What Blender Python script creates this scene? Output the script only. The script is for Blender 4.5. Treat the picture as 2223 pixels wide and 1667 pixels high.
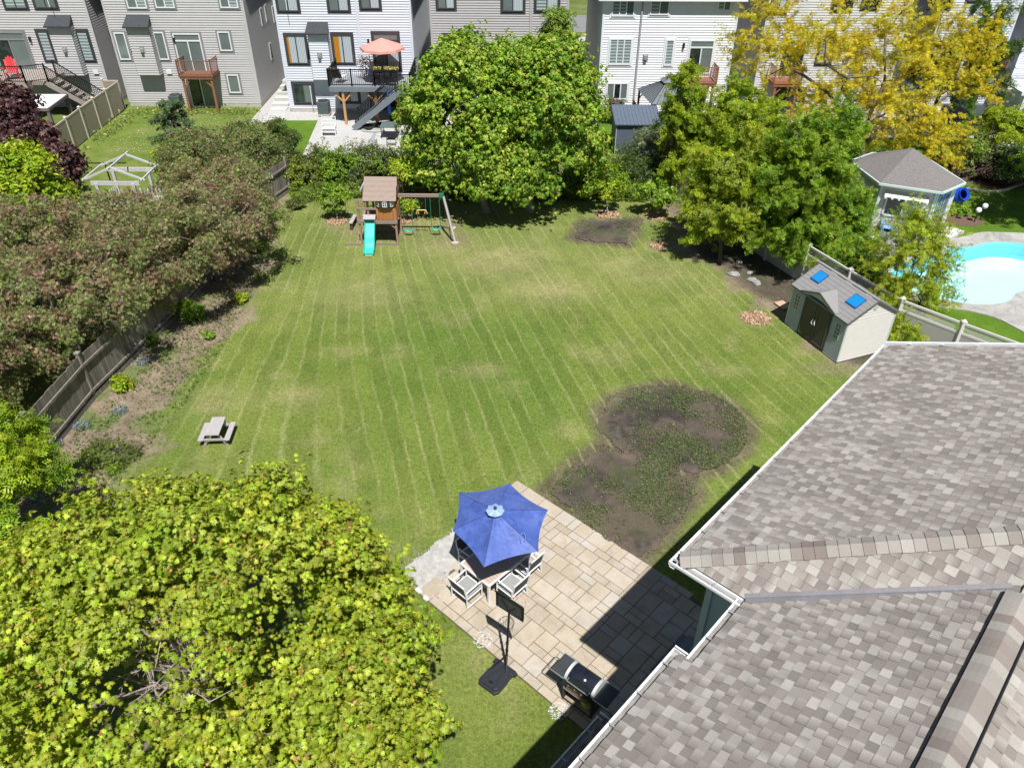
import bpy, math, random
import numpy as np
from math import radians as rad, sin, cos, pi
from mathutils import Vector, Matrix
for o in list(bpy.data.objects): bpy.data.objects.remove(o)
S = bpy.context.scene
COL = S.collection
random.seed(7)
RNG = np.random.default_rng(11)

# ------------------------------------------------------------ camera
CH = 16.0                                   # height of the drone
FPX, PITCH, ROLL, CX, CY = 1676.6, rad(36.08), rad(0.32), 1111.5, 833.5
R_ = np.array([1, 0, 0.]); F_ = np.array([0, cos(PITCH), -sin(PITCH)]); U_ = np.array([0, sin(PITCH), cos(PITCH)])
R_, U_ = R_*cos(ROLL)+U_*sin(ROLL), -R_*sin(ROLL)+U_*cos(ROLL)
cam = bpy.data.objects.new('camera', bpy.data.cameras.new('camera')); COL.objects.link(cam)
m = Matrix.Identity(4)
for i in range(3):
    m[i][0], m[i][1], m[i][2] = R_[i], U_[i], -F_[i]
m[2][3] = CH
cam.matrix_world = m
cam.data.sensor_fit = 'HORIZONTAL'; cam.data.sensor_width = 36.0
cam.data.lens = 36.0*FPX/2223.0
cam.data.clip_start = 0.1; cam.data.clip_end = 3000
S.camera = cam

# ------------------------------------------------------------ sky, sun, exposure
SUNV = Vector((0.125, -0.50, 1.0)).normalized()      # towards the sun
elev = math.asin(SUNV.z); azim = math.atan2(SUNV.x, SUNV.y)
W = bpy.data.worlds.new('World'); S.world = W; W.use_nodes = True
wt = W.node_tree; bg = wt.nodes['Background']
sky = wt.nodes.new('ShaderNodeTexSky'); sky.sky_type = 'NISHITA'; sky.sun_disc = False
sky.sun_elevation = elev; sky.sun_rotation = azim
sky.air_density = 1.0; sky.dust_density = 0.8; sky.ozone_density = 1.3
wt.links.new(sky.outputs[0], bg.inputs[0]); bg.inputs[1].default_value = 0.05
sl = bpy.data.lights.new('sun', 'SUN'); sl.energy = 5.0; sl.angle = rad(0.53); sl.color = (1.0, 0.985, 0.95)
sun = bpy.data.objects.new('sun', sl); COL.objects.link(sun)
sun.rotation_euler = SUNV.to_track_quat('Z', 'Y').to_euler()
S.view_settings.view_transform = 'Standard'; S.view_settings.look = 'None'
S.view_settings.exposure = 0.44; S.view_settings.gamma = 1.0
S.render.engine = 'CYCLES'
S.cycles.max_bounces = 6; S.cycles.diffuse_bounces = 3; S.cycles.transparent_max_bounces = 6
S.cycles.transmission_bounces = 3

# ------------------------------------------------------------ survey helpers: offsets measured on level or upright planes
def ray(x, y): return F_+R_*(x-CX)/FPX-U_*(y-CY)/FPX
def G(x, y, z=0.0):
    d = ray(x, y); t = (z-CH)/d[2]; return np.array([d[0]*t, d[1]*t])
def P(x, y, Y):
    d = ray(x, y); t = Y/d[1]; return d[0]*t, CH+d[2]*t
def depth(x, Y, z): return float(np.array([x, Y, z-CH]) @ F_)

# ------------------------------------------------------------ node and material helpers
class NT:
    def __init__(s, name):
        s.m = bpy.data.materials.new(name); s.m.use_nodes = True
        s.t = s.m.node_tree; s.t.nodes.clear()
        s.out = s.t.nodes.new('ShaderNodeOutputMaterial')
    def __call__(s, typ, **kw):
        n = s.t.nodes.new('ShaderNode'+typ)
        for k, v in kw.items():
            if k.startswith('i') and k[1:].isdigit(): sock = n.inputs[int(k[1:])]
            elif k.replace('_', ' ') in n.inputs: sock = n.inputs[k.replace('_', ' ')]
            else: setattr(n, k, v); continue
            if isinstance(v, bpy.types.NodeSocket): s.t.links.new(v, sock)
            else:
                if isinstance(v, tuple) and len(v) == 3 and sock.type == 'RGBA': v = (*v, 1)
                sock.default_value = v
        return n
    def math(s, op, a, b=0.0, c=0.0): return s('Math', operation=op, i0=a, i1=b, i2=c).outputs[0]
    def mix(s, f, a, b, bt='MIX'):
        n = s('Mix', data_type='RGBA', blend_type=bt)
        for sock, v in ((n.inputs[0], f), (n.inputs[6], a), (n.inputs[7], b)):
            if isinstance(v, bpy.types.NodeSocket): s.t.links.new(v, sock)
            else: sock.default_value = (*v, 1) if isinstance(v, tuple) and len(v) == 3 else v
        return n.outputs[2]
    def ramp(s, f, stops):
        n = s('ValToRGB', Fac=f); e = n.color_ramp.elements
        while len(e) > 1: e.remove(e[0])
        for i, (p, c) in enumerate(stops):
            q = e[0] if i == 0 else e.new(p)
            q.position = p; q.color = (*c, 1) if isinstance(c, tuple) else (c, c, c, 1)
        return n.outputs[0]
    def pos(s): return s('NewGeometry').outputs['Position']
    def obj(s): return s('TexCoord').outputs['Object']
    def noise(s, scale, vec=None, det=3, rough=.6, dist=0.0):
        n = s('TexNoise', Scale=scale, Detail=det, Roughness=rough, Distortion=dist)
        if vec is not None: s.t.links.new(vec, n.inputs['Vector'])
        return n.outputs['Fac']
    def mapv(s, vec, scale=(1, 1, 1), rot=(0, 0, 0)):
        return s('Mapping', Vector=vec, Scale=scale, Rotation=rot).outputs[0]
    def done(s, sh):
        s.t.links.new(sh, s.out.inputs[0]); return s.m

def hexc(r, g, b): return (r, g, b)
MATS = {}
def pm(name, col, rough=.6, metal=0., var=.12, scale=4., bump=0., bscale=60., spec=.4, stretch=None, dirt=0., dirtcol=(.08, .07, .055), coat=0., tr=0.):
    """procedural principled material: two scales of tone variation, optional grain direction, dirt and bump"""
    if name in MATS: return MATS[name]
    n = NT(name); v = n.obj()
    if stretch: v = n.mapv(v, scale=stretch)
    a = n.noise(scale, v, 4, .65)
    b = n.noise(scale*9, v, 3, .6)
    f = n.math('ADD', n.math('MULTIPLY', a, .6), n.math('MULTIPLY', b, .4))
    f = n('MapRange', Value=f, From_Min=.3, From_Max=.7).outputs[0]
    lo = tuple(max(0, c*(1-var)) for c in col); hi = tuple(min(1, c*(1+var)) for c in col)
    c = n.mix(f, lo, hi)
    if dirt:
        dn = n.noise(scale*.7+1.3, n.pos(), 5, .7)
        c = n.mix(n.math('MULTIPLY', n('MapRange', Value=dn, From_Min=.5, From_Max=.75).outputs[0], dirt), c, dirtcol)
    kw = dict(Base_Color=c, Roughness=rough, Metallic=metal, Specular_IOR_Level=spec)
    if bump:
        bm = n('Bump', Strength=bump, Distance=.01, Height=n.noise(bscale, v, 3, .6))
        kw['Normal'] = bm.outputs[0]
    p = n('BsdfPrincipled', **kw)
    if coat: p.inputs['Coat Weight'].default_value = coat
    sh = p.outputs[0]
    if tr:
        t = n('BsdfTranslucent', Color=c)
        sh = n('MixShader', i0=tr, i1=sh, i2=t.outputs[0]).outputs[0]
    MATS[name] = n.done(sh); return MATS[name]

def am(name, rough=.7, var=.15, scale=8., bump=0., bscale=80., spec=.3, tr=0., metal=0.):
    """material whose colour comes from the mesh attribute Col, broken up by noise"""
    if name in MATS: return MATS[name]
    n = NT(name); c = n('Attribute', attribute_name='Col').outputs[0]; v = n.pos()
    f = n('MapRange', Value=n.math('ADD', n.math('MULTIPLY', n.noise(scale, v, 4), .5), n.math('MULTIPLY', n.noise(scale*7, v, 2), .5)),
          From_Min=.32, From_Max=.68, To_Min=1-var, To_Max=1+var).outputs[0]
    c = n.mix(1.0, c, n('CombineColor', Red=f, Green=f, Blue=f).outputs[0], 'MULTIPLY')
    kw = dict(Base_Color=c, Roughness=rough, Specular_IOR_Level=spec, Metallic=metal)
    if bump: kw['Normal'] = n('Bump', Strength=bump, Distance=.01, Height=n.noise(bscale, v, 3)).outputs[0]
    sh = n('BsdfPrincipled', **kw).outputs[0]
    if tr:
        t = n('BsdfTranslucent', Color=c)
        sh = n('MixShader', i0=tr, i1=sh, i2=t.outputs[0]).outputs[0]
    MATS[name] = n.done(sh); return MATS[name]

def leafmat(name, tr=.35, rough=.45):
    if name in MATS: return MATS[name]
    n = NT(name); c = n('Attribute', attribute_name='Col').outputs[0]
    p = n('BsdfPrincipled', Base_Color=c, Roughness=rough, Specular_IOR_Level=.35)
    c2 = n('HueSaturation', Color=c, Saturation=1.1, Value=1.25).outputs[0]
    t = n('BsdfTranslucent', Color=c2)
    MATS[name] = n.done(n('MixShader', i0=tr, i1=p.outputs[0], i2=t.outputs[0]).outputs[0]); return MATS[name]

# ------------------------------------------------------------ mesh builder
class MB:
    def __init__(s): s.v = []; s.f = []; s.c = []
    def add(s, vs, fs, col=(1, 1, 1)):
        b = len(s.v); s.v += [tuple(map(float, p)) for p in vs]
        for f in fs: s.f.append(tuple(b+i for i in f)); s.c.append(col)
    def box(s, x0, x1, y0, y1, z0, z1, col=(1, 1, 1)):
        s.add([(x0, y0, z0), (x1, y0, z0), (x1, y1, z0), (x0, y1, z0), (x0, y0, z1), (x1, y0, z1), (x1, y1, z1), (x0, y1, z1)],
              [(0, 3, 2, 1), (4, 5, 6, 7), (0, 1, 5, 4), (1, 2, 6, 5), (2, 3, 7, 6), (3, 0, 4, 7)], col); return s
    def bar(s, a, b, w, h, up=(0, 0, 1), col=(1, 1, 1)):
        a = Vector(a); b = Vector(b); d = (b-a).normalized(); u = Vector(up)
        if abs(d.dot(u)) > .97: u = Vector((0, 1, 0))
        x = d.cross(u).normalized(); z = x.cross(d).normalized()
        vs = []
        for q in (a, b):
            for sx, sz in ((-1, -1), (1, -1), (1, 1), (-1, 1)): vs.append(q+x*sx*w/2+z*sz*h/2)
        s.add(vs, [(0, 1, 2, 3), (7, 6, 5, 4), (0, 4, 5, 1), (1, 5, 6, 2), (2, 6, 7, 3), (3, 7, 4, 0)], col); return s
    def tube(s, pts, rs, n=8, cap=True, col=(1, 1, 1)):
        pts = [Vector(p) for p in pts]
        if not hasattr(rs, '__len__'): rs = [rs]*len(pts)
        vs = []; fs = []
        for i, p in enumerate(pts):
            d = (pts[min(i+1, len(pts)-1)]-pts[max(i-1, 0)]).normalized()
            u = Vector((0, 0, 1)) if abs(d.z) < .9 else Vector((1, 0, 0))
            x = d.cross(u).normalized(); y = d.cross(x)
            for k in range(n):
                a = 2*pi*k/n; vs.append(p+(x*cos(a)+y*sin(a))*rs[i])
        for i in range(len(pts)-1):
            for k in range(n):
                k2 = (k+1) % n; fs.append((i*n+k, i*n+k2, (i+1)*n+k2, (i+1)*n+k))
        if cap: fs += [tuple(range(n-1, -1, -1)), tuple(range((len(pts)-1)*n, len(pts)*n))]
        s.add(vs, fs, col); return s
    def lathe(s, prof, c=(0, 0, 0), n=16, col=(1, 1, 1)):
        vs = []; fs = []
        for r, z in prof:
            for k in range(n): a = 2*pi*k/n; vs.append((c[0]+r*cos(a), c[1]+r*sin(a), c[2]+z))
        for i in range(len(prof)-1):
            for k in range(n):
                k2 = (k+1) % n; fs.append((i*n+k, i*n+k2, (i+1)*n+k2, (i+1)*n+k))
        s.add(vs, fs, col); return s
    def prism(s, poly, z0, z1, col=(1, 1, 1)):
        n = len(poly); vs = [(x, y, z0) for x, y in poly]+[(x, y, z1) for x, y in poly]
        s.add(vs, [tuple(range(n-1, -1, -1)), tuple(range(n, 2*n))]+[(i, (i+1) % n, n+(i+1) % n, n+i) for i in range(n)], col); return s
    def slab(s, poly3, t, col=(1, 1, 1)):
        """thick sheet under a planar 3D polygon"""
        ps = [Vector(p) for p in poly3]; nn = (ps[1]-ps[0]).cross(ps[2]-ps[0]).normalized()
        if nn.z < 0: ps.reverse(); nn = -nn
        n = len(ps); vs = ps+[p-nn*t for p in ps]
        s.add(vs, [tuple(range(n)), tuple(range(2*n-1, n-1, -1))]+[((i+1) % n, i, n+i, n+(i+1) % n) for i in range(n)], col); return s
    def quad(s, *vs, col=(1, 1, 1)): s.add(vs, [tuple(range(len(vs)))], col); return s
    def build(s, name, mat, parent=None, smooth=False, bevel=0., world=False):
        me = bpy.data.meshes.new(name)
        vs = s.v
        if world and parent is not None:
            inv = parent.matrix_basis.inverted(); vs = [tuple(inv @ Vector(p)) for p in vs]
        me.from_pydata(vs, [], s.f)
        at = me.attributes.new('Col', 'FLOAT_COLOR', 'FACE')
        at.data.foreach_set('color', np.array([(*c, 1.) for c in s.c], dtype=np.float32).ravel())
        me.materials.append(mat)
        if smooth:
            me.polygons.foreach_set('use_smooth', [True]*len(me.polygons))
            try: me.set_sharp_from_angle(angle=rad(40))
            except Exception: pass
        me.update()
        o = bpy.data.objects.new(name, me); COL.objects.link(o)
        if parent is not None: o.parent = parent
        if bevel:
            b = o.modifiers.new('bevel', 'BEVEL'); b.width = bevel; b.segments = 2; b.limit_method = 'ANGLE'
        return o

def tag(o, label=None, cat=None, group=None, kind=None):
    if label: o['label'] = label
    if cat: o['category'] = cat
    if group: o['group'] = group
    if kind: o['kind'] = kind
    return o
def thing(name, label, cat, loc=(0, 0, 0), rz=0., group=None):
    o = bpy.data.objects.new(name, None); COL.objects.link(o)
    o.location = loc; o.rotation_euler = (0, 0, rz); o.empty_display_size = .2
    o.matrix_basis = Matrix.Translation(Vector(loc)) @ Matrix.Rotation(rz, 4, 'Z')
    return tag(o, label, cat, group)
def copy_tree(o, parent=None):
    c = o.copy(); COL.objects.link(c)
    if parent is not None: c.parent = parent
    for ch in [x for x in COL.objects if x.parent == o]: copy_tree(ch, c)
    return c
def place(o, loc, rz, label=None, s=1.0):
    o.matrix_basis = Matrix.Translation(Vector(loc)) @ Matrix.Rotation(rz, 4, 'Z') @ Matrix.Scale(s, 4)
    if label: o['label'] = label
    return o
def struct(name, mb, mat, **k): return tag(mb.build(name, mat, **k), kind='structure')

def np_mesh(name, verts, faces, cols, mat, parent=None, smooth=False):
    """faces: (M,k) int array, cols: (M,3)"""
    me = bpy.data.meshes.new(name); M, k = faces.shape
    me.vertices.add(len(verts)); me.vertices.foreach_set('co', verts.astype(np.float32).ravel())
    me.loops.add(M*k); me.loops.foreach_set('vertex_index', faces.astype(np.int32).ravel())
    me.polygons.add(M); me.polygons.foreach_set('loop_start', np.arange(0, M*k, k, dtype=np.int32))
    me.polygons.foreach_set('use_smooth', np.full(M, bool(smooth)))
    me.update(calc_edges=True)
    at = me.attributes.new('Col', 'FLOAT_COLOR', 'FACE')
    c4 = np.ones((M, 4), dtype=np.float32); c4[:, :3] = cols; at.data.foreach_set('color', c4.ravel())
    me.materials.append(mat)
    o = bpy.data.objects.new(name, me); COL.objects.link(o)
    if parent is not None: o.parent = parent
    return o

# ------------------------------------------------------------ foliage
def tm(vs, fs): return np.array(vs, float), np.array(fs, int)
LEAF = tm([(0, -.5, 0), (.26, 0, .07), (0, .5, -.06), (-.26, 0, .07)], [(0, 1, 2), (0, 2, 3)])
BLADE = tm([(-.5, 0, 0), (.5, 0, 0), (0, 0, 1)], [(0, 1, 2)])
_o = [(0, -.42), (.16, -.30), (.46, -.38), (.30, -.10), (.52, .12), (.24, .14), (.26, .42), (.10, .30), (0, .60), (-.10, .30), (-.26, .42), (-.24, .14), (-.52, .12), (-.30, -.10), (-.46, -.38), (-.16, -.30)]
MAPLE = tm([(0, 0, .05)]+[(x, y, -.28*(x*x+y*y)) for x, y in _o], [(0, i+1, (i+1) % 16+1) for i in range(16)])
_p = [(0, -.45), (.42, -.25), (.22, 0), (.40, .30), (.10, .22), (0, .58), (-.10, .22), (-.40, .30), (-.22, 0), (-.42, -.25)]
MAPLE_S = tm([(0, 0, .06)]+[(x, y, -.2*(x*x+y*y)) for x, y in _p], [(0, i+1, (i+1) % 10+1) for i in range(10)])
SPRIG = tm([(0, -.5, 0), (.5, -.1, .1), (.1, 0, 0), (.3, .5, -.1), (0, .1, 0), (-.35, .45, .1), (-.1, 0, 0), (-.5, -.15, -.1)], [(0, 1, 2), (2, 3, 4), (4, 5, 6), (6, 7, 0)])
# a compound leaf of narrow leaflets
def _comp():
    vs = []; fs = []
    for i, y in enumerate((-.35, -.05, .25)):
        for sx in (-1, 1):
            b = len(vs); x1 = sx*.45
            vs += [(0, y-.04, 0), (x1*.6, y-.03, .05), (x1, y+.16, -.04), (x1*.5, y+.17, .03)]
            fs += [(b, b+1, b+2), (b, b+2, b+3)]
    b = len(vs); vs += [(0, .2, 0), (.1, .38, .02), (0, .62, -.05), (-.1, .38, .02)]; fs += [(b, b+1, b+2), (b, b+2, b+3)]
    return tm(vs, fs)
COMP = _comp()
def leaf_arrays(pts, nrm, size, tmpl, cols, rng, tilt=.5, up=None):
    n = len(pts); T, Fc = tmpl; k = len(T)
    z = nrm+rng.normal(0, tilt, (n, 3)); z /= np.linalg.norm(z, axis=1)[:, None]+1e-9
    r = rng.normal(0, 1, (n, 3))
    if up is not None: r = r*.4+up
    y = r-(r*z).sum(1)[:, None]*z; y /= np.linalg.norm(y, axis=1)[:, None]+1e-9
    x = np.cross(y, z)
    V = pts[:, None, :]+size[:, None, None]*(T[None, :, 0, None]*x[:, None, :]+T[None, :, 1, None]*y[:, None, :]+T[None, :, 2, None]*z[:, None, :])
    Fa = (Fc[None]+(np.arange(n)*k)[:, None, None]).reshape(-1, Fc.shape[1])
    C = np.repeat(cols, len(Fc), axis=0)
    return V.reshape(-1, 3), Fa, C
def dirs(rng, n):
    v = rng.normal(0, 1, (n, 3)); return v/np.linalg.norm(v, axis=1)[:, None]
def crown(ells, n_clump, n_leaf, clump_r, rng, flat=.75, low=-.5, core=.35, hang=.15, spray=0.):
    """leaf points gathered in clumps over the outer part of several ellipsoids (local coords); returns pts, normals, clump ids, clump centres"""
    ar = np.array([e[3]*e[4]+e[4]*e[5]+e[3]*e[5] for e in ells]); ar = ar/ar.sum()
    cc = []; cn = []
    while len(cc) < n_clump:
        e = ells[rng.choice(len(ells), p=ar)]
        d = dirs(rng, 1)[0]
        if d[2] < low: continue
        rr = 1-(1-core)*rng.random()**2.2
        rr *= 1+rng.normal(0, .06)
        p = np.array(e[:3])+d*np.array(e[3:])*rr
        if p[2] < .15: continue
        bad = False
        for q in ells:
            if q is e: continue
            if (((p-np.array(q[:3]))/np.array(q[3:]))**2).sum() < .55: bad = True; break
        if bad and rng.random() < .8: continue
        cc.append(p); cn.append(d)
    cc = np.array(cc); cn = np.array(cn)
    cr = clump_r*rng.uniform(.6, 1.35, n_clump)
    w = cr**2/np.sum(cr**2)
    ids = rng.choice(n_clump, n_leaf, p=w)
    d = dirs(rng, n_leaf)
    out = cn[ids]
    flip = (d*(out+np.array([0, 0, .7]))).sum(1) < -.35
    d[flip] *= -1
    rad_ = cr[ids]*(.25+.85*rng.random(n_leaf)**.6)*np.exp(rng.normal(0, .16, n_leaf))
    st_ = rng.uniform(.7, 1.35, (n_clump, 3))
    pts = cc[ids]+d*rad_[:, None]*np.array([1, 1, flat])*st_[ids]
    if spray:
        ax = cn+rng.normal(0, .45, (n_clump, 3)); ax[:, 2] = ax[:, 2]*.5-.1; ax /= np.linalg.norm(ax, axis=1)[:, None]
        k = rng.integers(0, 4, n_leaf); off = rng.normal(0, .55, (n_clump, 4, 3)); ax2 = ax[:, None, :]+off; ax2 /= np.linalg.norm(ax2, axis=2)[..., None]
        t = rng.uniform(-.5, 1.1, n_leaf); pts = cc[ids]+ax2[ids, k]*(t*cr[ids]*spray)[:, None]+rng.normal(0, .14, (n_leaf, 3))*cr[ids][:, None]*np.array([1, 1, .7])
    pts[:, 2] -= hang*cr[ids]*rng.random(n_leaf)
    nr = d*.7+out*.35+np.array([0, 0, .55]); nr /= np.linalg.norm(nr, axis=1)[:, None]
    return pts, nr, ids, cc
def palette(pal, ids, nclump, rng, jit=.16, tips=None, hgt=None):
    pal = np.array(pal); pc = pal[rng.integers(0, len(pal), nclump)]
    c = pc[ids]*.55+pal[rng.integers(0, len(pal), len(ids))]*.45
    c = c*(1+rng.normal(0, jit, (len(ids), 1)))*(1+rng.normal(0, .05, (len(ids), 3)))
    return np.clip(c, .004, .9)
def limbs(mb, base, fork, centres, r0, rng, nl=10, sides=7, twig=.012):
    base = np.array(base, float); fork = np.array(fork, float)
    mid = (base+fork)/2+np.array([rng.normal(0, .04), rng.normal(0, .04), 0])*np.linalg.norm(fork-base)*.5
    mb.tube([base-np.array([0, 0, .05]), base+np.array([0, 0, .12]), mid, fork], [r0*1.5, r0*1.08, r0*.92, r0*.8], n=sides+3)
    if len(centres) == 0: return
    pick = centres[rng.permutation(len(centres))[:nl]]
    nm = min(len(pick), max(3, min(8, nl//4))); nodes = []; nr_ = []
    mains = [pick[0]]
    for _ in range(nm-1):
        dd = np.min([np.linalg.norm(pick-q, axis=1) for q in mains], axis=0); mains.append(pick[int(np.argmax(dd*rng.uniform(.7, 1, len(dd))))])
    for c in mains:
        t = rng.uniform(.55, 1.0); st = base*(1-t)+fork*t; d = c-st; L = np.linalg.norm(d); ps = []
        for q in np.linspace(0, 1, 7): ps.append(st+d*q+np.array([0, 0, .16*L*sin(pi*q)*(.6 if c[2] > fork[2] else -.2)])+rng.normal(0, .035, 3)*L*min(q*3, 1)*(q < 1))
        rs = [r0*.62*(1-q)**.8+twig*1.2 for q in np.linspace(0, 1, 7)]
        mb.tube(ps, rs, n=sides, cap=False)
        for i in range(2, 7): nodes.append(ps[i]); nr_.append(rs[i])
    for c in pick:
        if any(c is m_ for m_ in mains): continue
        N_ = np.array(nodes); d_ = np.linalg.norm(N_-c, axis=1)+.6*np.maximum(0, N_[:, 2]-c[2]); k = int(np.argmin(d_)); st = N_[k]; L = np.linalg.norm(c-st)
        if L < .05: continue
        m1 = st*.6+c*.4+rng.normal(0, .09, 3)*L; m2 = st*.25+c*.75+rng.normal(0, .08, 3)*L; rr_ = max(twig*1.1, nr_[k]*.6)
        mb.tube([st, m1, m2, c], [rr_, rr_*.7, max(twig, rr_*.4), twig*.7], n=max(4, sides-2), cap=False)
        nodes += [m1, m2]; nr_ += [rr_*.7, max(twig, rr_*.4)]
BARK = None
def tree(name, label, cat, loc, ells, nclump, nleaf, leaf, pal, tmpl=LEAF, clump_r=.5, trunk_r=.12, fork=None, nl=12, seed=1, tilt=.5,
         flat=.75, low=-.5, core=.35, group=None, rosette=0, spray=0., young=None, bark=(.10, .085, .07), crown_name='crown', tips=None, matname='leaf_surface', jit=.2, tr=.22, hang=.15, twig=.012, stems=1, up=None, carve=None):
    """world-space ellipsoids; the thing's origin is at its base"""
    rng = np.random.default_rng(seed)
    L = np.array([loc[0], loc[1], loc[2] if len(loc) > 2 else 0.])
    T = thing(name, label, cat, tuple(L), 0, group)
    el = [tuple(np.array(e[:3])-L)+tuple(e[3:]) for e in ells]
    pts, nr, ids, cc = crown(el, nclump, nleaf//max(1, rosette), clump_r, rng, flat, low, core, hang, spray)
    if carve is not None:
        kq = (np.linalg.norm(pts+L-np.array(carve[0]), axis=1) > carve[1]) | (rng.random(len(pts)) < .16); pts, nr, ids = pts[kq], nr[kq], ids[kq]
    cols = palette(pal, ids, nclump, rng, jit)
    if tips is not None:
        tc, frac = tips; k = rng.random(len(ids)) < frac
        cols[k] = np.array(tc)*(1+rng.normal(0, .15, (k.sum(), 1)))
    sz = leaf*rng.uniform(.65, 1.3, len(pts))
    if rosette:
        n0 = len(pts); z = nr+rng.normal(0, tilt, nr.shape); z /= np.linalg.norm(z, axis=1)[:, None]
        x = np.cross(z, rng.normal(0, 1, z.shape)); x /= np.linalg.norm(x, axis=1)[:, None]; y = np.cross(z, x); VV = []; FF = []; CCc = []; base_ = 0; T_, F0 = tmpl
        a0 = rng.uniform(0, 2*pi, n0)
        for k in range(rosette):
            a = a0+2*pi*k/rosette+rng.normal(0, .3, n0); dr = rng.uniform(.15, 1.15, n0); s_ = sz*rng.uniform(.7, 1.2, n0)
            d_ = x*np.cos(a)[:, None]+y*np.sin(a)[:, None]; ly = d_*np.cos(dr)[:, None]-z*np.sin(dr)[:, None]; lz = z*np.cos(dr)[:, None]+d_*np.sin(dr)[:, None]; lx = np.cross(ly, lz)
            c0 = pts+ly*(s_*.62)[:, None]+rng.normal(0, .02, pts.shape)
            VV.append((c0[:, None, :]+s_[:, None, None]*(T_[None, :, 0, None]*lx[:, None, :]+T_[None, :, 1, None]*ly[:, None, :]+T_[None, :, 2, None]*lz[:, None, :])).reshape(-1, 3))
            FF.append((F0[None]+(np.arange(n0)*len(T_))[:, None, None]).reshape(-1, 3)+base_); base_ += n0*len(T_)
            CCc.append(np.repeat(cols*rng.uniform(.8, 1.2, (n0, 1)), len(F0), axis=0))
        if young is not None:
            k = np.where(rng.random(n0) < young[1])[0]; s_ = sz[k]*.55
            for j in range(3):
                a = rng.uniform(0, 2*pi, len(k)); d_ = x[k]*np.cos(a)[:, None]+y[k]*np.sin(a)[:, None]; ly = d_*.75+z[k]*.65; lz = z[k]*.75-d_*.65; lx = np.cross(ly, lz); c0 = pts[k]+ly*(s_*.5)[:, None]+z[k]*.02
                VV.append((c0[:, None, :]+s_[:, None, None]*(T_[None, :, 0, None]*lx[:, None, :]+T_[None, :, 1, None]*ly[:, None, :]+T_[None, :, 2, None]*lz[:, None, :])).reshape(-1, 3))
                FF.append((F0[None]+(np.arange(len(k))*len(T_))[:, None, None]).reshape(-1, 3)+base_); base_ += len(k)*len(T_)
                CCc.append(np.repeat(np.array(young[0])*rng.uniform(.7, 1.3, (len(k), 1)), len(F0), axis=0))
        V, Fa, C = np.concatenate(VV), np.concatenate(FF), np.concatenate(CCc)
    else: V, Fa, C = leaf_arrays(pts, nr, sz, tmpl, cols, rng, tilt, up)
    V[:, 2] = np.maximum(V[:, 2], .01)
    np_mesh(crown_name, V, Fa, C, leafmat(matname+('' if tr == .22 else '_%d' % int(tr*100)), tr), T)
    mb = MB()
    zc = np.mean([e[2] for e in el]); zb = min(e[2]-e[5] for e in el)
    fk = fork if fork is not None else (np.mean([e[0] for e in el])*.4, np.mean([e[1] for e in el])*.4, max(.3, zb*.6+zc*.4))
    if trunk_r > 0:
        for sidx in range(stems):
            off = rng.normal(0, trunk_r*2.2, 2) if stems > 1 else (0, 0)
            limbs(mb, (off[0], off[1], 0), (fk[0]+off[0]*2.5, fk[1]+off[1]*2.5, fk[2]), cc, trunk_r, rng, nl, twig=twig)
        mb.build('trunk', pm('bark_%02d' % int(bark[0]*100), bark, .9, var=.35, scale=6, bump=.8, bscale=25, stretch=(1, 1, .3)), T, smooth=True)
    return T
def EP(px, py, Y, rx, rz, ry=None):
    """ellipsoid at distance Y whose outline spans rx, rz photo pixels"""
    x, z = P(px, py, Y); d = depth(x, Y, z); s = d/FPX
    a, c = rx*s, rz*s
    return (x, Y, z, a, ry if ry is not None else a, c)

# ============================================================ GROUND
def vnoise(x, y, s, seed=0):
    r = np.random.default_rng(seed); T = r.random((128, 128))
    fx, fy = x/s, y/s; ix, iy = np.floor(fx).astype(int), np.floor(fy).astype(int)
    tx, ty = fx-ix, fy-iy; tx = tx*tx*(3-2*tx); ty = ty*ty*(3-2*ty)
    g = lambda i, j: T[i % 128, j % 128]
    return (g(ix, iy)*(1-tx)+g(ix+1, iy)*tx)*(1-ty)+(g(ix, iy+1)*(1-tx)+g(ix+1, iy+1)*tx)*ty
def fbm(x, y, s, seed=0, o=4):
    v = 0; a = 1; t = 0
    for i in range(o): v = v+a*vnoise(x+i*7.3, y-i*3.1, s/2**i, seed+i); t += a; a *= .55
    return v/t
def inpoly(x, y, poly):
    c = np.zeros(np.shape(x), bool); n = len(poly)
    for i in range(n):
        x0, y0 = poly[i]; x1, y1 = poly[(i+1) % n]
        if y0 == y1: continue
        k = ((y0 > y) != (y1 > y)) & (x < (x1-x0)*(y-y0)/(y1-y0)+x0); c ^= k
    return c
def sdist(x, y, poly):
    """signed distance, positive inside"""
    d = np.full(np.shape(x), 1e9); n = len(poly)
    for i in range(n):
        a = np.array(poly[i]); b = np.array(poly[(i+1) % n]); ab = b-a; L = ab@ab
        t = np.clip(((x-a[0])*ab[0]+(y-a[1])*ab[1])/L, 0, 1)
        d = np.minimum(d, np.hypot(x-a[0]-t*ab[0], y-a[1]-t*ab[1]))
    return np.where(inpoly(x, y, poly), d, -d)
def sm(a, b, v): t = np.clip((v-a)/(b-a), 0, 1); return t*t*(3-2*t)
def pts_px(l, z=0): return [tuple(G(a, b, z)) for a, b in l]

PA = G(1115, 1050)
C1 = G(1477, 1213, 6.67); C2 = G(1930, 750, 6.67)
Bv = (C2-C1)/np.linalg.norm(C2-C1); Av = np.array([Bv[1], -Bv[0]])
RZ = math.atan2(Av[1], Av[0])
def AB(a, b, z=None, o=None):
    p = (PA if o is None else o)+Av*a+Bv*b
    return tuple(p) if z is None else (p[0], p[1], z)

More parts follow.
